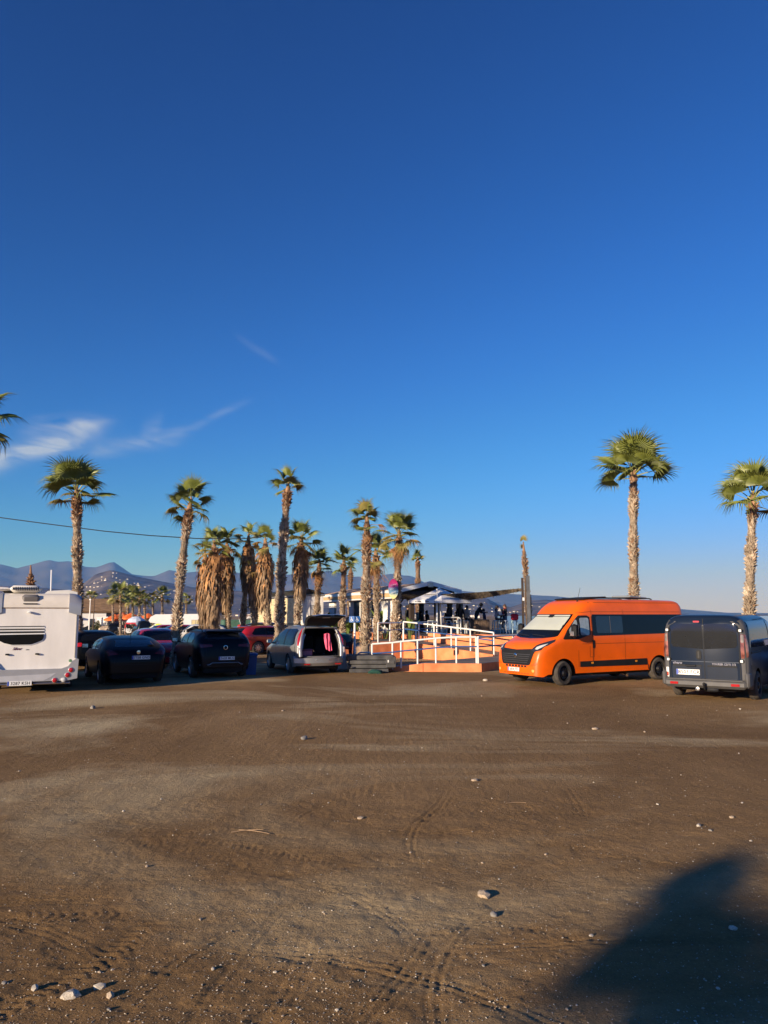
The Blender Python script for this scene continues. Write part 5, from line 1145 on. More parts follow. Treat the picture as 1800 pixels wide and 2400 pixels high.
# long side seen from the car park
for (y0, y1, z0, z1, m, nm) in ((1.3, 4.3, .9, EZ-.5, w_wall, 'wall_panel'), (8.25, 8.95, .9, EZ-.5, w_wall, 'column'), (12.0, YB-.1, .9, EZ-.5, w_wall, 'wall_panel'), (4.3, 8.25, .9, 1.75, tan_b, 'counter_front'), (8.95, 12.0, .9, 1.75, tan_b, 'counter_front')):
    b = MB(); b.box((0, (y0+y1)/2, (z0+z1)/2), (.14, y1-y0, z1-z0)); obj(nm, b, m, bar)
for (y0, y1) in ((4.3, 8.25),):
    for k in range(3):
        a, c_ = y0+(y1-y0)*k/3, y0+(y1-y0)*(k+1)/3; b = MB(); b.box((.02, (a+c_)/2, 2.35), (.02, c_-a-.08, 1.14)); o = obj('window', b, glass_w, bar)
        b = MB()
        for yy in (a+.02, c_-.02): b.box((0, yy, 2.35), (.08, .06, 1.2))
        for zz in (1.77, 2.93): b.box((0, (a+c_)/2, zz), (.08, c_-a, .06))
        obj('window_frame', b, w_wall, o)
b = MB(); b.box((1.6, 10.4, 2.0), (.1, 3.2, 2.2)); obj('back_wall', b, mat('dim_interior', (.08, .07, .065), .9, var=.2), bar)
b = MB(); b.box((.5, 10.2, 1.80), (.9, 2.6, .06)); obj('counter_top', b, wood_br, bar)
b = MB(); b.box((-.1, 10.4, 2.55), (.1, .7, .1)); obj('shelf_sign', b, w_wall, bar)
for k in range(10): b = MB(); b.box((-.09, 4.5+k*.78, 1.30), (.03, .22, .82)); obj('white_batten', b, white_paint, bar)
# porch
for (x, y) in ((.55, .1), (2.15, .1), (3.1, .3), (.5, 3.6), (3.1, 4.2), (3.1, 8)):
    b = MB(); b.box((x, y, (EZ-.1+DZ)/2), (.24, .24, EZ-.1-DZ)); obj('post', b, wood_dk, bar)
    for sg in (-1, 1):
        b = MB(); b.tube([(x+sg*.08, y, EZ-.75), (x+sg*.55, y, EZ-.18)], .06, 4); obj('brace', b, wood_dk, bar)
for y in (.1, 4.0, 8.0): b = MB(); b.box((XM, y, EZ-.18), (3.5, .2, .24)); obj('beam', b, wood_dk, bar)
# brush awning hung from the eave towards the strapped palm
saw = thing('brush_awning', 'dark brushwood shade strip slung from the bar gable to the strapped palm', 'awning', (0, 0, 0))
brush = mat('heather_brush', (.035, .026, .018), .95, var=.6, vscale=9, sub=(.12, .09, .06))
gl = lambda x, y, z: Matrix.Rotation(BR, 3, 'Z') @ Vector((x, y, 0))+Vector((C0.x, C0.y, z))
A0, A1 = gl(-.2, -.55, 3.18), gl(.6, 3.0, 3.1); T = at(1226, 1379, 40.2); rows = []
n = 34
for k in range(n+1):
    f = k/n; wd = (1-f)**.8; sag = .30*math.sin(math.pi*min(1, f*1.05))
    near = A0.lerp(T, f)-Vector((0, 0, sag*.35)); far = A1.lerp(T, f)-Vector((0, 0, sag*.75)); mid_ = near.lerp(far, .5)-Vector((0, 0, .10+.22*math.sin(math.pi*(f*.85+.1))))
    rows.append((near, near.lerp(mid_, .6), mid_, far))
b = MB(); V = [p for r_ in rows for p in r_]; b.add(V, [(i*4+k, i*4+k+1, i*4+k+5, i*4+k+4) for i in range(n) for k in range(3)]); obj('net', b, brush, saw)
q = random.Random(4); b = MB()
for k in range(3600):
    f = q.random()**1.1; i = min(n-1, int(f*n)); r_ = rows[i]; j = q.randrange(3); p = r_[j].lerp(r_[j+1], q.random())+Vector((q.uniform(-.15, .15), 0, q.uniform(-.02, .03)))
    d = Vector((q.uniform(-1, 1), q.uniform(-.6, .6), q.uniform(-.9, .45))).normalized()*q.uniform(.04, .11); s = Vector((q.uniform(-1, 1), q.uniform(-1, 1), q.uniform(-1, 1))).normalized()*.014
    b.add([p-s, p+s, p+d], [(0, 1, 2)])
struct(obj('brushwood', b, brush, saw), 'stuff')
# dark beams strapped to the pruned palm
bp2 = thing('post_bundle', 'pair of dark beams strapped upright to the pruned palm', 'post', (atx(1234, 39.4), 39.4, 0))
for dx, w, h, m in ((-.12, .11, 3.9, wood_dk), (.02, .05, 3.9, wood_br), (.16, .17, 4.0, mat('grey_steel', (.11, .115, .12), .5, var=.2))):
    b = MB(); b.box((dx, 0, h/2), (w, .12, h)); obj('beam', b, m, bp2)
b = MB(); b.box((-.10, -.08, 2.82), (.10, .02, .16)); obj('notice', b, plate_white, bp2)

# surfboard sign on the palm
sf = thing('surfboard_sign', 'surfboard sign fading from magenta over blue to yellow, hung on a palm', 'sign', (0, 0, 0))
cs = at(922, 1380, 39.5); b = MB(); V = []; n = 28; Hs, Ws = 1.04, .255
for k in range(n+1):
    t_ = -1+2*k/n; w_ = Ws*(1-abs(t_)**2.4)**.62 if abs(t_) < 1 else 0; V += [(cs.x-w_, cs.y, cs.z-Hs/2*t_*-1), (cs.x+w_, cs.y, cs.z+Hs/2*t_), (cs.x, cs.y-.035*(1-t_*t_), cs.z+Hs/2*t_), (cs.x, cs.y+.03*(1-t_*t_), cs.z+Hs/2*t_)]
F = []
for k in range(n):
    a = k*4; F += [(a, a+2, a+6, a+4), (a+2, a+1, a+5, a+6), (a+1, a+3, a+7, a+5), (a+3, a, a+4, a+7)]
b.add(V, F); m = bpy.data.materials.new('surf_print'); m.use_nodes = True; nt = m.node_tree; P_ = nt.nodes['Principled BSDF']; P_.inputs['Roughness'].default_value = .3
tcs = N(nt.nodes, 'ShaderNodeTexCoord'); sx = N(nt.nodes, 'ShaderNodeSeparateXYZ'); nt.links.new(tcs.outputs['Generated'], sx.inputs[0])
no = N(nt.nodes, 'ShaderNodeTexNoise'); no.inputs['Scale'].default_value = 6; nt.links.new(tcs.outputs['Generated'], no.inputs[0])
ma = N(nt.nodes, 'ShaderNodeMath', operation='MULTIPLY_ADD'); ma.inputs[1].default_value = .22; nt.links.new(no.outputs[0], ma.inputs[0])
mb_ = N(nt.nodes, 'ShaderNodeMath', operation='ADD'); mb_.inputs[1].default_value = -.11; nt.links.new(sx.outputs[2], mb_.inputs[0]); nt.links.new(mb_.outputs[0], ma.inputs[2])
rmp = N(nt.nodes, 'ShaderNodeValToRGB'); nt.links.new(ma.outputs[0], rmp.inputs[0])
st_ = [(.0, (.80, .74, .30)), (.16, (.70, .68, .35)), (.28, (.16, .30, .42)), (.5, (.14, .24, .36)), (.62, (.34, .05, .20)), (.85, (.45, .02, .12)), (1, (.25, .01, .09))]
while len(rmp.color_ramp.elements) < len(st_): rmp.color_ramp.elements.new(.5)
for e_, (p_, c_) in zip(rmp.color_ramp.elements, st_): e_.position = p_; e_.color = (*c_, 1)
nt.links.new(rmp.outputs[0], P_.inputs['Base Color']); obj('board', b, m, sf, 60)
pw = mat('pale_lettering', (.68, .62, .66), .5, var=.1)
for (y_, sc_w, sd) in ((1371, .30, 1), (1380, .34, 2), (1388, .22, 3)):
    q = random.Random(sd); c_ = at(922, y_, 39.38); P = []
    for k in range(15): P.append(c_+Vector((-sc_w/2+sc_w*k/14, -.02, .035*math.sin(k*1.9+sd)*q.uniform(.5, 1.3)+.06*(k/14-.5))))
    b = MB(); b.tube(P, .009, 5); obj('script_line', b, pw, sf)

# parasol on the terrace
ps = thing('parasol', 'large white square parasol with a thick white post on the terrace', 'parasol', (0, 0, 0))
pc = Vector((atx(1030, 43.4, 3), 43.4, 0)); canvas = mat('white_canvas', (.82, .81, .79), .8, var=.05, vscale=2, bump=.1, bscale=10)
cor = [Vector((pc.x+1.98*math.cos(a), pc.y+1.98*math.sin(a), 2.83)) for a in [R(30+60*k) for k in range(6)]]; apex = Vector((pc.x, pc.y, 3.52))
for k in range(6):
    a, c_ = cor[k], cor[(k+1) % 6]; b = MB(); V = []; nn = 6
    for i in range(nn+1):
        f = i/nn
        for j in range(nn+1):
            g = j/nn; p = apex.lerp(a.lerp(c_, g), f); p.z -= .10*math.sin(math.pi*f)*(1-.6*abs(g-.5)*2)*.6; V.append(p)
    for i in range(nn+1):
        pass
    b.add(V, [(i*(nn+1)+j, i*(nn+1)+j+1, (i+1)*(nn+1)+j+1, (i+1)*(nn+1)+j) for i in range(nn) for j in range(nn)])
    b.add([a, c_, c_+Vector((0, 0, -.17)), a+Vector((0, 0, -.17))], [(0, 1, 2, 3)]); o = obj('canopy_panel', b, canvas, ps, 60)
    b = MB(); b.tube([apex-Vector((0, 0, .06)), a-Vector((0, 0, .04))], .018, 5); obj('rib', b, rail_w, ps)
for cx, w_ in ((-.30, .06), (-.20, .16), (.05, .14), (.28, .03)):
    c_ = (cor[3]+cor[4])/2; d = (cor[4]-cor[3]).normalized(); b = MB(); p = c_+d*cx*2+Vector((-.0, -.012, -.085)); b.box(p, (w_*1.3, .006, .045), rz=math.atan2(d.y, d.x)); obj('print_mark', b, ink, ps)
b = MB(); b.tube([(atx(1025, 42.0), 42.0, .72), (atx(1025, 42.0), 42.0, 3.42)], .062, 10); obj('post', b, rail_w, ps, 50)
b = MB(); b.tube([(atx(1025, 42.0), 42.0, 3.40), apex], .04, 8); obj('arm', b, rail_w, ps, 50)
b = MB(); b.tube([(atx(1036, 43.6), 43.6, DZ), (atx(1032, 43.6), 43.6, 3.2)], .03, 8); obj('stay', b, rail_w, ps, 50)

# container with plywood cladding and dark solar panels
ct0 = Vector((-4.75, 48.0, 0)); cdir = math.atan2(12, -5.3); CLEN = 14.0
box = thing('storage_building', 'flat-roofed storage building clad in pale plywood with white corner, behind the palms', 'building', (ct0.x, ct0.y, gz(0, 50)), cdir)
ply = mat('pale_plywood', (.62, .49, .27), .8, var=.16, vscale=2.2, stretch=(1, 1, 3), sub=(.72, .60, .36)); ply2 = mat('cream_plywood', (.68, .58, .38), .8, var=.12, vscale=2.0, stretch=(1, 1, 3))
b = MB(); b.box((CLEN/2, -.52, 1.6), (CLEN-.1, .95, 3.3)); obj('core', b, concrete, box)
for k in range(9):
    x0, x1 = 2.4+k*(CLEN-2.4)/9, 2.4+(k+1)*(CLEN-2.4)/9-.03
    for (z0, z1) in ((0, 1.55), (1.58, 3.22)): b = MB(); b.box(((x0+x1)/2, -.02+.10*0, (z0+z1)/2), (x1-x0, .10, z1-z0)); obj('plywood_sheet', b, ply if (k+int(z0)) % 3 else ply2, box)
b = MB(); b.box((1.2, .0, 1.65), (2.36, .14, 3.35)); obj('white_corner', b, w_wall, box)
for y0, y1 in ((-1.02, -.88), (-.16, 0)): b = MB(); b.box((-.03, (y0+y1)/2, 1.65), (.10, y1-y0, 3.3)); obj('end_wall', b, w_wall, box)
b = MB(); b.box((-.02, -.52, 1.4), (.06, .70, 2.6)); o = obj('door', b, mat('grey_door', (.42, .42, .42), .6, var=.1), box); b = MB(); b.box((-.07, -.25, 1.3), (.06, .04, .2)); obj('handle', b, ink, o)
b = MB(); b.box((-.02, -.52, 3.0), (.06, .70, .55)); obj('door_head', b, w_wall, box)
b = MB(); b.box((CLEN/2, -.52, 3.33), (CLEN+.2, 1.2, .10)); obj('roof', b, concrete, box)
for k in range(5):
    b = MB(); b.rbox((1.2+k*2.4, -.6, 3.58), (2.3, 1.1, .05), .01, rx=R(14)); obj('solar_panel', b, glass_dark, box)
    b = MB(); b.box((1.2+k*2.4, -.8, 3.48), (.06, .06, .25)); obj('panel_leg', b, alloy, box)

# ------------------------------------------------------------------ stools, tables, people on the terrace
def stool_mesh(m):
    b = MB(); b.rbox((0, 0, .735), (.31, .31, .05), .02)
    for sx in (-1, 1):
        for sy in (-1, 1): b.tube([(sx*.13, sy*.13, .72), (sx*.20, sy*.20, 0)], [.026, .020], 6)
    for z, w in ((.28, .175), (.48, .155)):
        P = [(w, w, z), (-w, w, z), (-w, -w, z), (w, -w, z), (w, w, z)]
        for k in range(4): b.tube([P[k], P[k+1]], .012, 5)
    return b
def stool(px, D, m, label):
    t = thing('bar_stool', label, 'stool', (atx(px, D, DZ), D, DZ), rnd.uniform(0, 1.5), 'tall metal stools on the terrace')
    b = MB(); b.rbox((0, 0, .735), (.31, .31, .05), .02); obj('seat', b, m, t)
    for sx in (-1, 1):
        for sy in (-1, 1): b = MB(); b.tube([(sx*.13, sy*.13, .72), (sx*.20, sy*.20, 0)], [.030, .024], 6); obj('leg', b, m, t, 50)
    w = .172; b = MB(); P = [(w, w, .28), (-w, w, .28), (-w, -w, .28), (w, -w, .28), (w, w, .28)]; b.tube(P, .013, 5); obj('foot_ring', b, m, t)
SD = 45.2
for px, m, lb in ((1092, steel_w, 'white stool under the guest in the grey and cream top'), (1163, teal_steel, 'pale stool under the seated guest with long hair'), (1183, steel_w, 'white stool beside the woman with the red scarf'), (1207, teal_steel, 'pale stool carrying the red bag'),
                  (1070, steel_w, 'white stool at the curved end of the handrail'), (1049, steel_w, 'white stool under the guest left of the curved handrail end'), (1008, steel_w, 'white stool left of the parasol post'), (1022, teal_steel, 'pale stool just behind the parasol post')):
    stool(px, SD, m, lb)
SK = [mat('skin', (.42, .24, .16), .6, var=.1), mat('skin_tan', (.32, .17, .11), .6, var=.1)]
hair_d = mat('dark_hair', (.018, .012, .010), .6, var=.3); hair_b = mat('brown_hair', (.09, .045, .022), .6, var=.3)
def cloth(n, c): return mat(n, c, .85, var=.18, vscale=9, bump=.1, bscale=60)
def person(label, px, D, z, face, pose, top, legs, hair=hair_d, hairlen=.1, scale=1.0, arm=(0, 0), seat=.74, skin=0, hat=False, shoe=None, x=None):
    """one continuous skinned body; face = heading of the look (radians, 0 = +x)"""
    s = scale; J = {}
    if pose == 'stand':
        pz = .93; J = {'pel': (0, 0, pz), 'sp': (.0, 0, 1.13), 'ch': (.01, 0, 1.35), 'nk': (.01, 0, 1.49), 'hd': (.03, 0, 1.58), 'ht': (.03, 0, 1.67)}
        for k, sg in (('l', 1), ('r', -1)): J.update({'hip'+k: (0, sg*.09, .90), 'kn'+k: (.03, sg*.10, .49), 'an'+k: (0, sg*.11, .08), 'to'+k: (.15, sg*.12, .035)})
    elif pose == 'lean':
        pz = .93; J = {'pel': (0, 0, pz), 'sp': (.06, 0, 1.12), 'ch': (.20, 0, 1.32), 'nk': (.28, 0, 1.44), 'hd': (.33, 0, 1.52), 'ht': (.35, 0, 1.61)}
        for k, sg in (('l', 1), ('r', -1)): J.update({'hip'+k: (0, sg*.09, .90), 'kn'+k: (.02, sg*.10, .49), 'an'+k: (-.03, sg*.11, .08), 'to'+k: (.12, sg*.12, .035)})
    else:
        pz = seat+.10; J = {'pel': (0, 0, pz), 'sp': (.0, 0, pz+.20), 'ch': (.05, 0, pz+.42), 'nk': (.07, 0, pz+.55), 'hd': (.10, 0, pz+.64), 'ht': (.10, 0, pz+.73)}
        for k, sg in (('l', 1), ('r', -1)): J.update({'hip'+k: (.03, sg*.09, pz-.02), 'kn'+k: (.42, sg*.12, pz-.03), 'an'+k: (.34, sg*.12, max(.08, pz-.46)), 'to'+k: (.48, sg*.13, max(.035, pz-.50))})
    cx, cz = J['ch'][0], J['ch'][2]
    for i, (k, sg) in enumerate((('l', 1), ('r', -1))):
        a = arm[i]        # 0 hanging, 1 reaching forward, 2 hand to the face
        J['sh'+k] = (cx, sg*.17, cz+.05)
        if a == 0: J.update({'el'+k: (cx-.04, sg*.23, cz-.22), 'wr'+k: (cx+.08, sg*.22, cz-.45), 'ha'+k: (cx+.11, sg*.21, cz-.55)})
        elif a == 1: J.update({'el'+k: (cx+.12, sg*.22, cz-.20), 'wr'+k: (cx+.36, sg*.18, cz-.18), 'ha'+k: (cx+.46, sg*.16, cz-.17)})
        else: J.update({'el'+k: (cx+.16, sg*.22, cz-.18), 'wr'+k: (cx+.20, sg*.10, cz+.07), 'ha'+k: (cx+.17, sg*.05, cz+.17)})
    E = [('pel', 'sp'), ('sp', 'ch'), ('ch', 'nk'), ('nk', 'hd'), ('hd', 'ht')]
    for k in 'lr': E += [('ch', 'sh'+k), ('sh'+k, 'el'+k), ('el'+k, 'wr'+k), ('wr'+k, 'ha'+k), ('pel', 'hip'+k), ('hip'+k, 'kn'+k), ('kn'+k, 'an'+k), ('an'+k, 'to'+k)]
    rad = {'pel': .135, 'sp': .115, 'ch': .14, 'nk': .055, 'hd': .085, 'ht': .075, 'sh': .065, 'el': .046, 'wr': .032, 'ha': .036, 'hip': .09, 'kn': .062, 'an': .045, 'to': .04}
    names = list(J); me = bpy.data.meshes.new('body'); me.from_pydata([tuple(c*s for c in J[k]) for k in names], [(names.index(a), names.index(b_)) for a, b_ in E], [])
    o = bpy.data.objects.new('tmp', me); COL.objects.link(o); md = o.modifiers.new('skin', 'SKIN')
    for i, k in enumerate(names):
        r_ = rad[k] if k in rad else rad[k[:-1]]; sv_ = me.skin_vertices[0].data[i]; fy = 1.25 if k in ('ch', 'sp', 'pel') else 1.0; sv_.radius = (r_*s, r_*s*fy); sv_.use_root = (k == 'pel')
    o.modifiers.new('sub', 'SUBSURF').levels = 1; o.modifiers['sub'].render_levels = 1
    dg = bpy.context.evaluated_depsgraph_get(); bm_ = bpy.data.meshes.new_from_object(o.evaluated_get(dg)); bpy.data.objects.remove(o)
    bm_.materials.clear()
    for m in (SK[skin], top, legs, shoe or ink): bm_.materials.append(m)
    seg = [(Vector(J[a])*s, Vector(J[b_])*s, a, b_) for a, b_ in E]; mi = []
    for p in bm_.polygons:
        best, bt = 1e9, 0
        for A, Bq, a, b_ in seg:
            d = Bq-A; t_ = max(0, min(1, (p.center-A).dot(d)/max(1e-9, d.length_squared))); ds = (p.center-(A+d*t_)).length
            if ds < best:
                best = ds; kk = b_ if t_ > .5 else a
                bt = 0 if (b_ in ('hd', 'ht') or a == 'hd' or (b_ == 'nk' and t_ > .7) or b_.startswith('ha') or (b_.startswith('wr') and t_ > .75)) else (3 if b_.startswith('to') else 2 if (b_[:2] in ('hi', 'kn', 'an')) else 1)
        mi.append(bt)
    bm_.polygons.foreach_set('material_index', mi); bm_.polygons.foreach_set('use_smooth', [True]*len(bm_.polygons)); bm_.name = 'body'
    t = thing('person', label, 'person', (atx(px, D, z) if x is None else x, D, z), face)
    obj('body', bm_, None, t)
    h = Vector(J['hd'])*s; hb = MB(); hb.ico(h+Vector((-.025, 0, .055))*s, .105*s, (1.0, .92, 1.0), 3, .04, 2)
    if hairlen > .12: hb.ico(h+Vector((-.085, 0, -hairlen*.35))*s, .11*s, (.7, 1.05, 1.0+hairlen*3.2), 4, .06, 2)
    obj('hair', hb, hair, t, 60)
    if hat: hb = MB(); hb.lathe([(.17*s, 0), (.165*s, .012), (.10*s, .03), (.095*s, .10), (.04*s, .12), (.001, .12)], 16, Matrix.Translation(h+Vector((0, 0, .06))*s)); obj('hat', hb, hair_d, t, 50)
    nb = MB(); nb.ico(h+Vector((.098, 0, .015))*s, .018*s, (1, .8, 1.3), 2, .02, 1); obj('nose', nb, SK[skin], t)
    return t
dk = cloth('black_cloth', (.012, .012, .014)); dk2 = cloth('charcoal_cloth', (.035, .035, .04)); gry = cloth('grey_cloth', (.26, .27, .30)); cream = cloth('cream_cloth', (.48, .43, .36)); jeans = cloth('denim', (.10, .14, .20)); navy = cloth('navy_cloth', (.02, .035, .09)); scarf = cloth('red_cloth', (.45, .05, .05))
person('guest in dark clothes and brimmed hat under the porch, left of the post', 953, 45.6, DZ, R(-20), 'sit', dk, dk2, hat=True)
person('dark-clad guest standing at the left edge of the porch', 938, 46.2, DZ, R(0), 'stand', dk2, dk)
person('dark-clad seated guest close behind the porch post', 968, 46.4, DZ, R(200), 'sit', dk, dk)
person('guest with long dark hair seated on the stool left of the curved handrail end', 1050, 45.2, DZ, R(70), 'sit', dk, navy, hairlen=.3, seat=.70, scale=.9)
person('small seated guest with reddish face at the curved handrail end', 1067, 46.0, DZ, R(-10), 'sit', dk2, dk, scale=.85, seat=.6, arm=(1, 2))
person('guest with long black hair standing just right of the curved handrail end', 1079, 44.6, DZ, R(80), 'stand', dk, dk, hairlen=.45, scale=.97)
person('guest in grey jacket over cream top seated on the white stool', 1093, 45.2, DZ, R(40), 'sit', gry if False else cream, dk2, hat=False, arm=(1, 0))
person('man in black leaning over the slatted counter with one arm out', 1116, 45.6, DZ, R(5), 'lean', dk, dk2, arm=(1, 1), scale=1.06, hairlen=.05)
person('guest in a blue shirt sitting low behind the slatted counter', 1137, 46.4, DZ, R(180), 'sit', navy, dk, seat=.55)
person('guest with long hair and grey top seated right of the slatted counter', 1163, 45.2, DZ, R(-5), 'sit', gry, dk2, hairlen=.25, arm=(1, 1))
w11 = person('woman with red scarf, dark jacket and jeans standing with hand to her mouth', 1184, 45.7, DZ, R(215), 'stand', dk, jeans, hair_b, .25, .98, arm=(2, 0))
sc = MB(); sc.lathe([(.075, 1.40), (.10, 1.44), (.095, 1.49), (.07, 1.51)], 12, Matrix.Translation((.01, 0, -.02))); sc.rbox((.13, .03, 1.25), (.05, .12, .34), .02); obj('scarf', sc, scarf, w11, 50)
person('brown-haired guest seen through the bar window', 842, 51.0, DZ, R(180), 'stand', dk2, dk, hair_b, .25)
ctr = thing('slatted_counter', 'dark brown counter clad in upright wooden slats on the terrace', 'counter', (atx(1125, 44.6, DZ), 44.6, DZ), R(-6))
b = MB(); b.box((0, 0, .38), (.98, .62, .74)); obj('core', b, wood_dk, ctr)
for k in range(11): b = MB(); b.box((-.5+k*.1, -.33, .39), (.085, .03, .78)); obj('slat', b, wood_br, ctr)
b = MB(); b.box((0, 0, .79), (1.06, .74, .05)); obj('top', b, wood_dk, ctr)
bt = thing('high_table', 'narrow dark high table in front of the woman with the red scarf', 'table', (atx(1174, 45.9, DZ), 45.9, DZ))
b = MB(); b.rbox((0, 0, 1.02), (.7, .6, .045), .015); obj('table_top', b, wood_dk, bt); b = MB(); b.tube([(0, 0, 1.0), (0, 0, .02)], .035, 8); b.lathe([(.26, 0), (.26, .02), (.04, .05)], 16); obj('pedestal', b, ink, bt)
bg_ = thing('red_bag', 'bright red bag resting on the rightmost pale stool', 'bag', (atx(1207, 45.2, DZ), 45.2, DZ+.762), R(15))
b = MB(); b.rbox((0, 0, .19), (.42, .24, .38), .06); obj('bag_body', b, cloth('bag_red', (.62, .02, .035)), bg_, 40); b = MB(); b.tube([(-.10, 0, .37), (-.06, 0, .46), (.06, 0, .46), (.10, 0, .37)], .015, 6); obj('strap', b, ink, bg_)
# dark tables and chairs further in
for i, (px, D) in enumerate(((1000, 48), (1015, 50), (985, 47.5))):
    t = thing('cafe_table', ['dark cafe table left of the parasol post', 'dark cafe table behind the parasol post', 'dark cafe table in the porch shade'][i], 'table', (atx(px, D, DZ), D, DZ)); b = MB(); b.rbox((0, 0, .74), (.75, .75, .04), .015); obj('table_top', b, wood_dk, t)
    for sx in (-1, 1):
        for sy in (-1, 1): b = MB(); b.box((sx*.3, sy*.3, .36), (.05, .05, .72)); obj('leg', b, wood_dk, t)
person('dark-clad guest seated at the cafe table left of the parasol post', 1003, 48.6, DZ, R(200), 'sit', dk, dk2, seat=.46)
person('dark-clad guest seated in the porch shade beside the cafe table', 985, 48.4, DZ, R(20), 'sit', dk2, dk, seat=.46)
tp_ = thing('palm_tree', 'shaded palm trunk holding up the terrace right of the parasol canopy', 'palm tree', (atx(1078, 47, DZ), 47, DZ)); b = MB(); q = random.Random(9)
b.tube([(0, 0, 0), (0, 0, 2.2)], .20, 12); o = obj('trunk', b, bark, tp_); b = MB()
for k in range(260): a, z = q.uniform(0, 6.28), q.uniform(.1, 2.2); d = Vector((math.cos(a), math.sin(a), 0)); s_ = Vector((-d.y, d.x, 0))*.04; p = d*.19+Vector((0, 0, z)); b.add([p-s_, p+s_, p+d*.07+Vector((0, 0, .09))], [(0, 1, 2)])
struct(obj('leaf_bases', b, boot_p, o), 'stuff')

# ------------------------------------------------------------------ planting and boulders below the bar
leaf_b = mat('paddle_leaf', (.10, .16, .035), .4, var=.35, vscale=3, sub=(.19, .25, .05)); leaf_bd = mat('dark_paddle_leaf', (.02, .035, .018), .4, var=.3)
def paddle(L, w, m, seed):
    q = random.Random(seed); b = MB(); V = []; n = 8
    for k in range(n+1):
        f = k/n; wd = w*math.sin(math.pi*min(.97, f*.9+.08))**.8; z = L*f*(1-.12*f); x = L*.30*f*f
        V += [(x, -wd, z+.02), (x-.02, 0, z), (x, wd, z+.02)]
    b.add(V, [(k*3+j, k*3+j+1, k*3+j+4, k*3+j+3) for k in range(n) for j in range(2)]); return b.mesh('leaf', m)
PAD = [paddle(.62, .12, leaf_b, 1), paddle(.72, .15, leaf_b, 2), paddle(.6, .13, leaf_bd, 3), paddle(.55, .11, leaf_b, 4)]
def strel(px, D, z, h, n, seed, label, dark=False):
    q = random.Random(seed); t = thing('paddle_plant', label, 'plant', (atx(px, D, z), D, z), q.uniform(0, 6), 'leafy plants in front of the bar')
    for k in range(n):
        a = 2.4*k+q.uniform(-.3, .3); r_ = q.uniform(.02, .10); hh = h*q.uniform(.5, 1.0); lean = q.uniform(.05, .35)
        tipp = Vector((math.cos(a)*(r_+lean*hh), math.sin(a)*(r_+lean*hh), hh)); b = MB(); b.tube([(math.cos(a)*r_, math.sin(a)*r_, 0), tipp*.6, tipp], [.022, .016, .012], 5); st = obj('stalk', b, leaf_b, t)
        o = obj('leaf', PAD[2] if dark else PAD[q.choice((0, 1, 3))], None, st); o.matrix_local = Matrix.Translation(tipp) @ Matrix.Rotation(a, 4, 'Z') @ Matrix.Rotation(lean, 4, 'Y') @ Matrix.Scale(q.uniform(.9, 1.3), 4)
for i, (px, D, z, h, n, dkk, lb) in enumerate(((766, 45.5, .45, 1.2, 6, True, 'dark paddle-leaved plant against the white bar end wall'), (783, 44.5, .4, .8, 7, False, 'paddle-leaved plant left of the slim palm foot'), (815, 44, .4, .9, 7, False, 'bright paddle-leaved plant right of the slim palm foot'), (826, 45, .5, 1.0, 6, False, 'tall paddle-leaved plant behind the blue parking sign'),
        (889, 43.5, .6, 1.25, 5, False, 'paddle-leaved plant with one tall pale leaf by the bar window'), (904, 43.2, .6, 1.15, 6, True, 'dark-leaved plant in front of the white bar wall'), (934, 42.5, .6, .7, 6, True, 'dark low plant at the foot of the surfboard palm'), (962, 41.8, .73, .8, 5, False, 'thin spotted plant behind the upper handrail'), (846, 44.5, .5, .8, 5, False, 'paddle-leaved plant hidden behind the ramp-side palms'))):
    strel(px, D, z, h, n, 200+i, lb, dkk)
rock_m = mat('tan_boulder', (.42, .31, .20), .9, var=.35, vscale=3, bump=.4, bscale=12, sub=(.55, .44, .31)); rock_d = mat('brown_boulder', (.20, .14, .10), .9, var=.4, vscale=3, bump=.4, bscale=12)
RK = []
for k in range(6):
    b = MB(); b.ico((0, 0, 0), 1, (1, .8, .7), 50+k, .16, 2); RK.append(b.mesh('boulder', rock_m if k % 3 else rock_d, 30))
q = random.Random(12); spots = ['by the people carrier bonnet', 'left of the parking sign', 'under the parking sign', 'just right of the parking sign', 'behind the ramp-side palm', 'left of the ramp wall', 'at the ramp wall top corner', 'behind the first upper rail post', 'behind the second upper rail post', 'under the surfboard palm', 'right of the surfboard palm', 'at the foot of the slim palm', 'left of the slim palm', 'behind the scooter seat']
for i, px in enumerate((772, 808, 826, 838, 848, 872, 880, 893, 905, 918, 942, 800, 786, 816)):
    D = 40.5+q.uniform(-1, 1.2); s = q.uniform(.34, .55); o = obj('boulder', RK[i % 6], None, None, None, (atx(px, D, .2), D, .28+q.uniform(-.05, .15)), q.uniform(0, 6)); o.scale = (s*1.15, s, s)
    tag(o, ('dark brown' if i % 3 == 0 else 'tan')+' boulder '+spots[i], 'boulder', 'boulders below the bar')
bed = slab('planting_bed', [(-5.2, 41.6, .30), (-.65, 40.8, .34), (-.6, 44.5, .6), (-4.6, 53, .6), (-6.5, 50, .4)], -.4, mat('bed_soil', (.13, .09, .06), .95, var=.4, vscale=5), None); struct(bed)

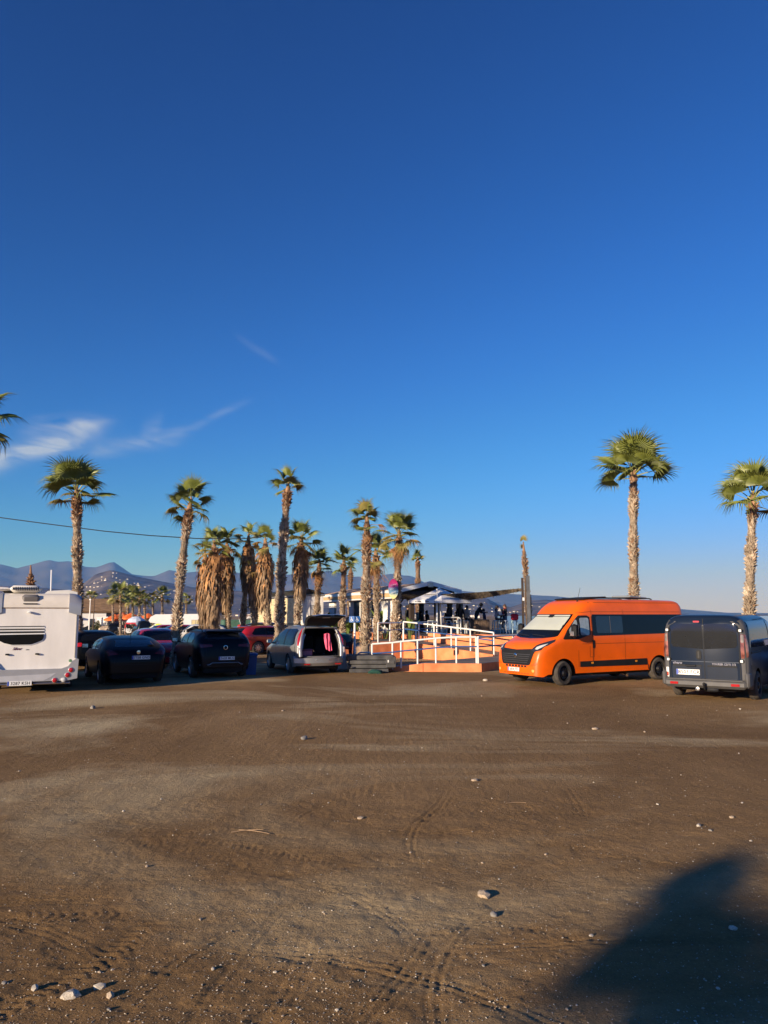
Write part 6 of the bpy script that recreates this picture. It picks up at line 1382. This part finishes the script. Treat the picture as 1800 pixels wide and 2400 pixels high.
# ------------------------------------------------------------------ parking sign, hoop, slabs, board, bin, scooter
sg_ = thing('parking_sign', 'blue wheelchair parking sign on a white post beside the ramp', 'sign', (atx(831, 30.0), 30.0, 0))
b = MB(); b.tube([(0, 0, 0), (0, 0, .38)], .052, 10); obj('post_foot', b, mat('grey_paint', (.25, .25, .26), .6, var=.1), sg_); b = MB(); b.tube([(0, 0, .36), (0, 0, 1.78)], .045, 10); obj('post', b, rail_w, sg_, 50)
sblue = mat('sign_blue', (.025, .12, .36), .35, coat=.4, var=.06)
for sx, rz in ((-.11, R(-28)), (.09, R(12))):
    b = MB(); b.prism(rpoly(-.12, -.12, .12, .12, .03), frame((0, 0, 0), (1, 0, 0), (0, 0, 1)), .012); o = obj('sign_plate', b, sblue, sg_, None, (sx, -.05, 1.86), rz)
    w = MB(); w.lathe([(.045, 0), (.045, .004), (.032, .004)], 18, frame((-.012, -.014, -.035), (1, 0, 0), (0, 0, 1))); w.lathe([(.017, 0), (.001, .004)], 10, frame((-.02, -.014, .075), (1, 0, 0), (0, 0, 1)))
    w.tube([(-.02, -.014, .05), (-.012, -.014, -.005), (.035, -.014, -.008), (.06, -.014, -.06)], .010, 5); w.tube([(-.018, -.014, .025), (.03, -.014, .025)], .008, 5); obj('wheelchair_symbol', w, plate_white, o)
hp = MB(); x0, x1 = atx(838, 29.5), atx(868, 29.5); hp.tube([(x0, 29.5, 0), (x0, 29.5, .50), (x0+.03, 29.5, .58), (x0+.10, 29.5, .62), (x1, 29.5, .62), (x1+.05, 29.5, .55), (x1+.05, 29.5, 0)], .032, 8)
tag(obj('hoop_rail', hp, rail_w, None, 50), 'short white hoop rail left of the ramp-side palm foot', 'rail')
sl = thing('slab_stack', 'stack of dark grey slabs and beams lying in front of the ramp foot', 'stack', (atx(868, 28.3), 28.3, 0), R(3))
dkc = mat('dark_slab', (.05, .05, .052), .85, var=.3, vscale=3, bump=.2, bscale=20, sub=(.08, .078, .075))
for k, (cx, cy, w, d, z0, h) in enumerate(((-.05, 0, 1.40, 1.1, 0, .13), (-.02, .02, 1.55, 1.0, .15, .13), (.04, .0, 1.65, 1.1, .30, .13), (-.03, .05, 1.70, 1.15, .45, .15), (.72, -.1, .35, .9, .18, .38))):
    b = MB(); b.rbox((cx, cy, z0+h/2), (w, d, h), .015, rz=R(rnd.uniform(-2, 2))); obj('slab', b, dkc, sl)
b = MB(); b.rbox((.62, -.58, .40), (.05, .02, .09), .008); obj('label', b, plate_white, sl)
cl = MB(); cl.ico((0, 0, .05), .22, (1.2, .7, .45), 8, .18, 2); tag(obj('green_bag', cl, cloth('green_cloth', (.01, .06, .045)), None, 40, (atx(880, 27.4), 27.4, 0)), 'crumpled dark green bag on the ground before the slab stack', 'bag')
bo = thing('white_board', 'curved white board leaning on edge right of the silver people carrier', 'board', (atx(803, 28.9), 28.9, 0), R(10)); b = MB(); V = []
for k in range(9): f = k/8; wv = .03*math.sin(f*3); V += [(-.17-.02*f*0+wv*.3, -.10+.22*f+.05*math.sin(f*3), .06+.70*f), (.17-.06*f+wv*.3, -.10+.22*f+.05*math.sin(f*3), .06+.70*f)]
b.add(V, [(k*2, k*2+1, k*2+3, k*2+2) for k in range(8)]); b.add([(v[0], v[1]+.03, v[2]) for v in V], [(k*2+2, k*2+3, k*2+1, k*2) for k in range(8)]); b.add([V[-2], V[-1], (V[-1][0], V[-1][1]+.03, V[-1][2]), (V[-2][0], V[-2][1]+.03, V[-2][2])], [(0, 1, 2, 3)]); obj('panel', b, mat('cream_board', (.70, .64, .54), .6, var=.08), bo, 60)
b = MB(); b.tube([(-.2, .0, .03), (.35, -.02, .03)], .03, 6); obj('foot_bar', b, alloy, bo)
bi = thing('blue_bin', 'blue plastic bin standing right of the black SUV', 'bin', (atx(588, 27.0), 27.0, 0), R(10)); bpl = mat('blue_plastic', (.015, .07, .24), .45, var=.12)
b = MB(); b.add([(x*s, y*s, z) for z, s in ((0, .8), (.62, 1.0)) for x, y in ((-.2, -.17), (.2, -.17), (.2, .17), (-.2, .17))], [(0, 1, 5, 4), (1, 2, 6, 5), (2, 3, 7, 6), (3, 0, 4, 7), (3, 2, 1, 0)]); obj('tub', b, bpl, bi); b = MB(); b.rbox((0, 0, .67), (.44, .38, .10), .04, rx=R(6)); obj('lid', b, bpl, bi, 40)
def scooter(label, px, D, z, rz, col, sc=1.0):
    t = thing('motor_scooter', label, 'scooter', (atx(px, D, z), D, z), rz); t.scale = (sc,)*3
    for x in (-.62, .62): wheel(t, x, 0, .23, .11, steel_black, 5, 1)
    b = MB(); b.prism([(-.85, .42), (-.3, .35), (-.15, .25), (.25, .22), (.35, .35), (.42, .8), (.34, .92), (.28, .5), (-.1, .36), (-.2, .70), (-.85, .74)], frame((0, .14, 0), (1, 0, 0), (0, 0, 1)), .28); obj('fairing', b, col, t, 40)
    b = MB(); b.rbox((-.45, 0, .78), (.75, .28, .10), .04); obj('seat', b, trim_black, t, 40); b = MB(); b.tube([(.32, -.33, 1.0), (.36, 0, .95), (.32, .33, 1.0)], .018, 6); b.tube([(.36, 0, .95), (.5, 0, .5), (.62, 0, .23)], .028, 6); obj('handlebar', b, ink, t)
    b = MB(); b.prism([(-.16, .9), (.16, .9), (.13, 1.3), (-.13, 1.3)], frame((.44, 0, 0), (0, 1, 0), (-.1, 0, 1)), .008); obj('windshield', b, glass_w, t); b = MB(); b.ico((.45, 0, .82), .09, (.6, 1, .8), 1, 0, 2); obj('headlight', b, clear_lens, t, 60)
    b = MB(); b.rbox((-.82, 0, .98), (.36, .38, .32), .06); obj('top_box', b, trim_black, t, 40); return t
scooter('dark motor scooter with top box parked behind the white board', 812, 30.6, 0, R(75), paint('maroon_paint', (.10, .01, .015), .3))
jk = MB(); jk.ico((0, 0, 0), .30, (.9, .7, .7), 14, .22, 2); tag(obj('teal_jacket', jk, cloth('teal_cloth', (.02, .10, .12)), None, 40, (atx(808, 30.2), 30.2, 1.12)), 'bundled dark teal jacket on the dark motor scooter', 'jacket')

# ------------------------------------------------------------------ far side of the car park
def gpt(px, D, dz=0.0): z = gz(0, D)+dz; return Vector((atx(px, D, z), D, z))
# white alcove motorhome facing left
def motorhome2():
    p = gpt(408, 86); yaw = R(187); t = thing('motorhome', 'white coachbuilt motorhome facing left with yellow-green cover on its cab', 'motorhome', p, yaw)
    wm2 = mat('motorhome_white', (.76, .75, .72), .4, var=.04, coat=.2)
    b = MB(); b.prism([(-3.4, .55), (1.0, .55), (1.0, 1.50), (1.25, 1.55), (2.45, 1.72), (2.62, 1.95), (2.40, 2.35), (1.9, 2.60), (-3.3, 2.66), (-3.4, 2.55)], frame((0, 1.12, 0), (1, 0, 0), (0, 0, 1)), 2.24); obj('coach', b, wm2, t, 40)
    b = MB(); b.prism([(1.0, .38), (3.25, .38), (3.35, .75), (3.15, .98), (2.55, 1.12), (1.75, 1.70), (1.0, 1.70)], frame((0, 1.0, 0), (1, 0, 0), (0, 0, 1)), 2.0); obj('cab', b, wm2, t, 40)
    cov = mat('lime_cover', (.70, .80, .04), .6, var=.1, vscale=3)
    for sg in (1, -1):
        b = MB(); b.prism([(1.30, 1.02), (2.25, 1.08), (1.80, 1.58), (1.25, 1.62)], frame((0, sg*1.004, 0), (1, 0, 0), (0, 0, 1)), .02*(-sg)); obj('window_cover', b, cov, t)
        b = MB(); b.rbox((2.0, sg*1.16, 1.25), (.14, .2, .32), .04); obj('wing_mirror', b, trim_black, t)
        for (x0, x1, m_) in ((-.9, .1, glass_dark), (-2.9, -1.95, mat('cream_blind', (.62, .52, .27), .6, var=.08))):
            b = MB(); b.rbox(((x0+x1)/2, sg*1.13, 1.72), (x1-x0, .03, .58), .01); o = obj('window', b, trim_black if m_ is glass_dark else mat('grey_trim', (.3, .3, .3)), t)
            for k in range(2): b = MB(); b.box((x0+(x1-x0)*(.27+.46*k), sg*1.15, 1.72), ((x1-x0)*.38, .02, .48)); obj('pane', b, m_, o)
    b = MB(); b.add([(2.58, -.85, 1.14), (2.58, .85, 1.14), (1.80, .80, 1.70), (1.80, -.80, 1.70)], [(0, 1, 2, 3)]); obj('windscreen_cover', b, cov, t, None, (.03, 0, .03))
    b = MB(); b.box((3.30, 0, .55), (.14, 1.8, .16)); obj('grille', b, trim_black, t)
    for x in (-2.2, 2.35):
        for sg in (1, -1): wheel(t, x, sg*.95, .34, .22, steel_black, 0, sg)
    b = MB(); b.box((0, 0, .45), (5.5, 1.6, .4)); obj('underbody', b, under_m, t)
motorhome2()
def far_car(label, px, D, yaw, L, W, H, kind, col, name='parked_car', **kw):
    car(name, label, gpt(px, D), yaw, L, W, H, kind, col, detail=kw.pop('detail', False), spokes=kw.pop('spokes', 0), group='cars in the far part of the lot', **kw)
far_car('black saloon seen side-on at the far left, below the white gate posts', 215, 128, R(182), 4.3, 1.8, 1.42, 'hatch', black_p, rim=alloy)
far_car('dark four-wheel-drive behind the white scooter', 272, 118, R(100), 4.4, 1.9, 1.75, 'suv', black_p, suv=1)
far_car('dark van-like car left of the white motorhome nose', 331, 98, R(118), 4.5, 1.85, 1.95, 'mpv', navy_p)
far_car('red car with dark windscreen behind the leaning palm, left one', 372, 66, R(215), 4.2, 1.78, 1.48, 'small', red_p, detail=True)
far_car('second red car half hidden by the leaning palm trunk', 405, 58, R(212), 4.2, 1.78, 1.48, 'small', dkred_p, detail=True)
far_car('white estate car right of the leaning palm trunk', 455, 56, R(200), 4.5, 1.82, 1.52, 'suv', white_p, detail=True)
far_car('dark olive estate car beyond the black SUV', 592, 46.5, R(190), 4.6, 1.82, 1.62, 'suv', dkgreen_p, detail=True)
far_car('petrol blue car tucked between the olive estate and the red hatchback', 583, 42.2, R(28), 4.1, 1.75, 1.42, 'hatch', petrol_p, detail=True)
far_car('black small car behind the white motorhome rear', 520, 62, R(20), 4.0, 1.75, 1.5, 'small', black_p)
scooter('white motor scooter parked in front of the dark four-wheel-drive', 286, 112, gz(0, 112), R(200), white_p, 1.25); scooter('second white motor scooter beside the standing bather', 303, 111, gz(0, 111), R(190), white_p, 1.2)
person('bare-legged person standing between the two white scooters', 293, 108, gz(0, 108), R(200), 'stand', scarf, SK[0], hair_b, .1, 1.05)
person('dark-clad person standing right of the white motorhome', 486, 80, gz(0, 80), R(180), 'stand', dk, dk2, scale=1.08)
# thatched house
hs = thing('thatched_house', 'white house with brown thatched gable roof behind the far cars', 'house', gpt(236, 142), R(20))
thatch = mat('brown_thatch', (.24, .145, .075), .95, var=.35, vscale=1.2, stretch=(1, 1, 5), bump=.5, bscale=8)
b = MB(); b.box((-2.2, 2.0, 1.7), (6.0, 5.0, 4.6)); obj('wall', b, w_wall, hs); b = MB(); b.box((1.9, 2.6, 1.6), (3.2, 4.0, 4.2)); obj('gable_wall', b, mat('grey_weatherboard', (.28, .28, .29), .8, var=.15, stretch=(1, 1, 6)), hs)
b = MB(); b.prism([(-1.0, 3.9), (2.6, 6.2), (6.4, 3.7), (6.0, 3.6), (2.6, 5.8), (-.8, 3.6)], frame((4.2, 0, 0), (0, 1, 0), (0, 0, 1)), -10.5)
hs_roof = obj('roof', b, thatch, hs)
b = MB(); b.add([(4.0, -.9, 3.7), (4.0, 6.2, 3.6), (4.0, 2.6, 5.9)], [(0, 1, 2)]); obj('gable', b, MATS['grey_weatherboard'], hs)
b = MB(); b.box((-4.9, .8, 2.7), (2.6, 4.0, .3)); obj('lean_to_roof', b, thatch, hs)
for x in (-3.6, -1.6): b = MB(); b.box((x, -.53, 1.9), (.8, .06, 1.2)); obj('window', b, glass_w, hs)
for i, (px, D, w, h, m, lb) in enumerate(((233, 128, .75, 2.5, w_wall, 'left white gate pillar by the thatched house'), (247.5, 127, .75, 2.6, w_wall, 'right white gate pillar by the thatched house'))):
    b = MB(); b.rbox((0, 0, h/2), (w, w, h), .05); b.rbox((0, 0, h+.06), (w+.15, w+.15, .14), .03); tag(obj('gate_pillar', b, m, None, None, gpt(px, D)), lb, 'pillar')
for px, D, h, r_, m, lb in ((208, 120, 5.3, .11, w_wall, 'tall pale lamp pole left of the thatched house'), (217.5, 122, 5.6, .09, wood_br, 'thin brown pole beside the pale lamp pole')):
    b = MB(); b.tube([(0, 0, 0), (0, 0, h)], [r_, r_*.7], 8); b.rbox((0, 0, h), (r_*2.6, r_*2.6, .25), .03); tag(obj('lamp_pole', b, m, None, None, gpt(px, D)), lb, 'pole')
orc = mat('orange_canvas', (.85, .17, .03), .7, var=.12, vscale=1)
for i, (px, D, w, z) in enumerate(((268, 122, 3.4, 2.3), (286, 126, 3.6, 2.6), (306, 120, 3.4, 2.5), (346, 124, 3.2, 2.5), (328, 130, 3.2, 2.3))):
    t = thing('orange_parasol', ['leftmost orange parasol before the thatched gable', 'second orange parasol from the left, behind a far palm', 'third orange parasol from the left, peaked', 'rightmost orange parasol above the white motorhome roof', 'fourth orange parasol in the shade of the far palms'][i], 'parasol', gpt(px, D), rnd.uniform(0, 1), 'orange parasols by the thatched house')
    b = MB(); cs_ = [(w/2*math.cos(a), w/2*math.sin(a), z) for a in [R(22.5+45*k) for k in range(8)]]; b.add(cs_+[(0, 0, z+.8)]+[(x, y, z-.25) for x, y, _ in cs_], [(k, (k+1) % 8, 8) for k in range(8)]+[(k, 9+k, 9+(k+1) % 8, (k+1) % 8) for k in range(8)]); obj('canopy', b, orc, t); b = MB(); b.tube([(0, 0, 0), (0, 0, z+.7)], .04, 6); obj('pole', b, rail_w, t)
bu = thing('beach_umbrella', 'blue-white beach umbrella with red rim beside the dark van-like car', 'umbrella', gpt(318, 100), .3); b = MB(); b.lathe([(1.25, 1.75), (1.0, 2.15), (.5, 2.45), (.001, 2.55)], 12); b.lathe([(1.26, 1.74), (1.22, 1.55)], 12, None, 1); obj('canopy', b, [mat('pale_blue_canvas', (.55, .62, .72), .7, var=.1), mat('red_canvas', (.5, .03, .05), .7, var=.1)], bu); b = MB(); b.tube([(0, 0, 0), (0, 0, 2.5)], .03, 6); obj('pole', b, rail_w, bu)
# bushes
bl = mat('bush_leaf', (.045, .055, .018), .7, var=.4, vscale=4, sub=(.09, .09, .03))
def bush(px, D, w, h, seed, label):
    q = random.Random(seed); t = thing('bush', label, 'bush', gpt(px, D), 0, 'bushes by the thatched house'); b = MB()
    for k in range(900):
        a, f = q.uniform(0, 6.28), q.random(); r_ = w/2*math.sqrt(q.random())*(1-.5*f*f); p = Vector((math.cos(a)*r_, math.sin(a)*r_*.7, f*h*(1-.3*(r_/(w/2))**2)*(.75+.25*math.sin(a*3+seed)))); d = Vector((q.uniform(-1, 1), q.uniform(-1, 1), q.uniform(-.5, 1))).normalized()*.22; s = Vector((q.uniform(-1, 1), q.uniform(-1, 1), q.uniform(-1, 1))).normalized()*.09
        b.add([p-s, p+d, p+s, p-d*.4], [(0, 1, 2, 3)])
    obj('foliage', b, bl, t); b = MB(); b.tube([(0, 0, -.1), (.05, 0, h*.55)], [.07, .02], 6); obj('stem', b, bark, t)
for i, (px, D, w, h, lb) in enumerate(((226, 126, 2.2, 2.2, 'dark bush left of the white gate pillars'), (262, 122, 4.5, 2.4, 'wide dark bush right of the gate pillars'), (280, 124, 4.2, 2.2, 'dark bush under the orange parasols'), (240, 124, 3.2, 1.0, 'low green bush at the foot of the gate pillars'), (322, 118, 4.5, 2.2, 'dark bush behind the beach umbrella'), (360, 135, 6, 2.4, 'dark hedge behind the white motorhome'), (545, 85, 2.6, 1.4, 'dry bush between the left palms'))):
    bush(px, D, w, h, 300+i, lb)
o = obj('boulder', RK[1], None, None, None, gpt(250, 121, .5), 1); o.scale = (1.3, 1.1, 1.1); tag(o, 'large sunlit tan boulder beside the far black saloon', 'boulder')
# tents and tarps between the palms
def tent(px, D, w, h, col, label, ridge=True):
    t = thing('tent', label, 'tent', gpt(px, D), rnd.uniform(-.3, .3)); b = MB(); L_ = w*.8
    b.add([(-w/2, -L_/2, 0), (w/2, -L_/2, 0), (w/2, L_/2, 0), (-w/2, L_/2, 0), (-.02, -L_/2, h), (.02, L_/2, h)], [(0, 4, 5, 3), (1, 2, 5, 4), (0, 1, 4), (2, 3, 5)]) if ridge else b.rbox((0, 0, h/2), (w, L_, h), .1)
    obj('shell', b, col, t); b = MB(); b.tube([(w*.2, -L_/2-.1, 0), (0, -L_/2-.05, h+.1)], .025, 5); obj('pole', b, rail_w, t)
tent(524, 78, 1.6, 1.2, orc, 'small orange tent between the left palms'); tent(588, 72, 2.2, 1.5, mat('red_tarp', (.55, .015, .025), .7, var=.12), 'bright red tarp box between two palm trunks', False); tent(556, 84, 3.4, 2.0, mat('green_tarp', (.06, .14, .09), .7, var=.2), 'dark green tent left of the red tarp', False)

# ------------------------------------------------------------------ stones on the dirt
stone_m = [mat('pale_stone', (.40, .345, .26), .85, var=.3, vscale=8, sub=(.52, .46, .37)), mat('tan_stone', (.36, .27, .18), .9, var=.3, vscale=8, sub=(.46, .36, .25)), mat('grey_stone', (.24, .22, .19), .9, var=.3, vscale=8)]
SM = []
for k in range(9):
    b = MB(); b.ico((0, 0, 0), 1, (1, .78, .62), 400+k, .17, 2 if k < 3 else 1); SM.append(b.mesh('stone', stone_m[k % 3], 35))
def stone(px, py, size, k, label, group=None, flat=1.0):
    p = car_at(px, py); z = gh(p.x, p.y); o = obj('stone', SM[k % 9], None, None, None, (p.x, p.y, z+size*.14*flat), rnd.uniform(0, 6)); o.scale = (size/2*1.15, size/2, size/2*flat); tag(o, label, 'stone', group); return o
for px, py, s, k, lb in ((166, 2338, .088, 0, 'largest rounded grey-tan stone near the bottom left corner'), (1134, 2098, .115, 1, 'flat broad tan stone right of the middle of the lot'), (82, 2316, .05, 3, 'white pebble left of the largest rounded stone'), (1638, 1938, .055, 3, 'white stone just above the tree shadow'), (845, 1917, .065, 1, 'tan stone near the centre of the lot'), (1157, 2143, .06, 2, 'small stone below the flat broad tan stone'),
                         (218, 1659, .15, 2, 'dark lump of stone in the lot before the motorhome'), (713, 1734, .13, 2, 'dark flat scrap of stone in the middle distance'), (1395, 1709, .11, 1, 'pale stone in the lot before the orange van'), (1113, 1830, .09, 1, 'round tan stone right of centre'), (1137, 1596, .15, 0, 'white stone close to the orange ramp corner'), (233, 2315, .06, 3, 'pale chip right of the largest rounded stone')):
    stone(px, py, s, k, lb, None, .7 if k == 1 else 1.0)
q = random.Random(77); cnt = 0
while cnt < 230:
    py = 1600+800*q.random()**.75; px = q.uniform(0, 1800)
    if px > 1250 and py > 2350-(px-1250)*.9: pass
    D = CAM_H*FPX/max(1, (py-1440)); s = min(.055, q.paretovariate(3.2)*.0105*(1 if py > 1900 else 1.5 if py > 1700 else 2.2))
    k = q.choice((0, 1, 3, 4, 4, 5, 6, 7, 8, 3)); tone = ('pale', 'tan', 'grey')[k % 3]
    stone(px, py, s, k, 'small %s stone lying loose on the brown dirt' % tone, 'small %s stones loose on the dirt' % tone); cnt += 1
# fine gravel and clods too many to count: one object
def gravel():
    rs = np.random.RandomState(8); n = 15000
    base = np.array([(1, 0, 0), (-1, 0, 0), (0, 1, 0), (0, -1, 0), (0, 0, 1), (0, 0, -.6)], float); fs = np.array([(0, 2, 4), (2, 1, 4), (1, 3, 4), (3, 0, 4), (2, 0, 5), (1, 2, 5), (3, 1, 5), (0, 3, 5)])
    py = 1585+(2400-1585)*rs.rand(n)**.55; px = rs.uniform(-40, 1840, n); V = np.zeros((n, 6, 3)); keep = 0
    for i in range(n):
        if rs.rand() > .35+.9*(smooth_noise(np.array([[px[i]/160, py[i]/60]]), 9)[0]): continue
        p = car_at(px[i], py[i]); s = (.0022+.0045*rs.rand()**3)*max(1, p.y/8)**.75
        a = rs.uniform(0, 6.28); c, s_ = math.cos(a), math.sin(a); sc = np.array([1.2, .8, .7])*s*(.7+.6*rs.rand(3)); v = base*sc*(.75+.5*rs.rand(6, 3)); x = v[:, 0]*c-v[:, 1]*s_; y = v[:, 0]*s_+v[:, 1]*c
        V[keep, :, 0] = x+p.x; V[keep, :, 1] = y+p.y; V[keep, :, 2] = v[:, 2]+gh(p.x, p.y)+sc[2]*.4; keep += 1
    V = V[:keep].reshape(-1, 3); F = (fs[None]+(np.arange(keep)*6)[:, None, None]).reshape(-1, 3)
    me = bpy.data.meshes.new('gravel'); me.from_pydata(V.tolist(), [], F.tolist())
    for m in stone_m+[mat('dirt_clod', (.20, .135, .085), .95, var=.3, vscale=9)]: me.materials.append(m)
    me.polygons.foreach_set('material_index', np.repeat(rs.choice([0, 1, 2, 3, 3, 3], keep), 8)); return me
go = obj('gravel', gravel(), None); struct(go, 'stuff')
for i, (px, py, L_, a) in enumerate(((580, 1950, .30, .3), (595, 1952, .34, -.4), (1210, 1885, .22, .1))):
    p = car_at(px, py); P = [(p.x+math.cos(a)*L_*(k/6-.5), p.y+math.sin(a)*L_*(k/6-.5)+.03*math.sin(k/2), gh(p.x, p.y)+.012) for k in range(7)]; b = MB(); b.tube(P, .004, 5); tag(obj('dry_twig', b, leaf_s), ['upper dry straw of the crossed pair left of centre', 'lower dry straw of the crossed pair left of centre', 'lone dry straw on the right half of the lot'][i], 'twig')

# ------------------------------------------------------------------ the tree behind the viewer whose shadow reaches into the lot
def shade_tree():
    q = random.Random(5); H = 6.6; L_ = H/math.tan(SUN_EL); U, Vv = Vector((LX, LY, 0)), Vector((LY, -LX, 0)); w0 = -1.45
    base = U*(7.40-L_)+Vv*w0; t = thing('broad_tree', 'leafy tree behind the viewer casting the soft shadow at bottom right', 'tree', base)
    def P(w, d, z): return Vv*(w-w0)+U*d+Vector((0, 0, z))
    b = MB(); b.tube([(0, 0, -.2), (.05, 0, H*.35), (0, .05, H*.85)], [.22, .17, .06], 10); obj('trunk', b, bark, t, 60)
    blobs = [(-2.46, H-.28, .27), (-2.28, H-.58, .28), (-2.0, H-.55, .26), (-1.30, H-.74, .66), (-1.6, H-1.0, .36), (-1.38, H-1.4, .36), (-.7, H-1.6, .80), (-.5, H-1.2, .85), (-.8, H-2.5, 1.0), (-.3, H-2.4, 1.1), (-1.4, H-3.4, 1.2)]
    for w, z, r_ in blobs: b = MB(); b.tube([(0, 0, z-r_-.6 if z-r_-.6 > 1 else 1), P(w, 0, z)], [.06, .02], 6); obj('limb', b, bark, t, 60)
    b = MB()
    for w, z, r_ in blobs:
        for k in range(int(1500*r_*r_)+90):
            d = Vector((q.gauss(0, 1), q.gauss(0, 1), q.gauss(0, 1))).normalized()*r_*q.random()**.4; p = P(w, 0, z)+Vv*d.x+U*d.y+Vector((0, 0, d.z)); e = Vector((q.uniform(-1, 1), q.uniform(-1, 1), q.uniform(-1, .6))).normalized()*.15; s = Vector((q.uniform(-1, 1), q.uniform(-1, 1), q.uniform(-1, 1))).normalized()*.07
            b.add([p-s, p+e, p+s, p-e*.5], [(0, 1, 2, 3)])
    obj('crown', b, bl, t)
shade_tree()
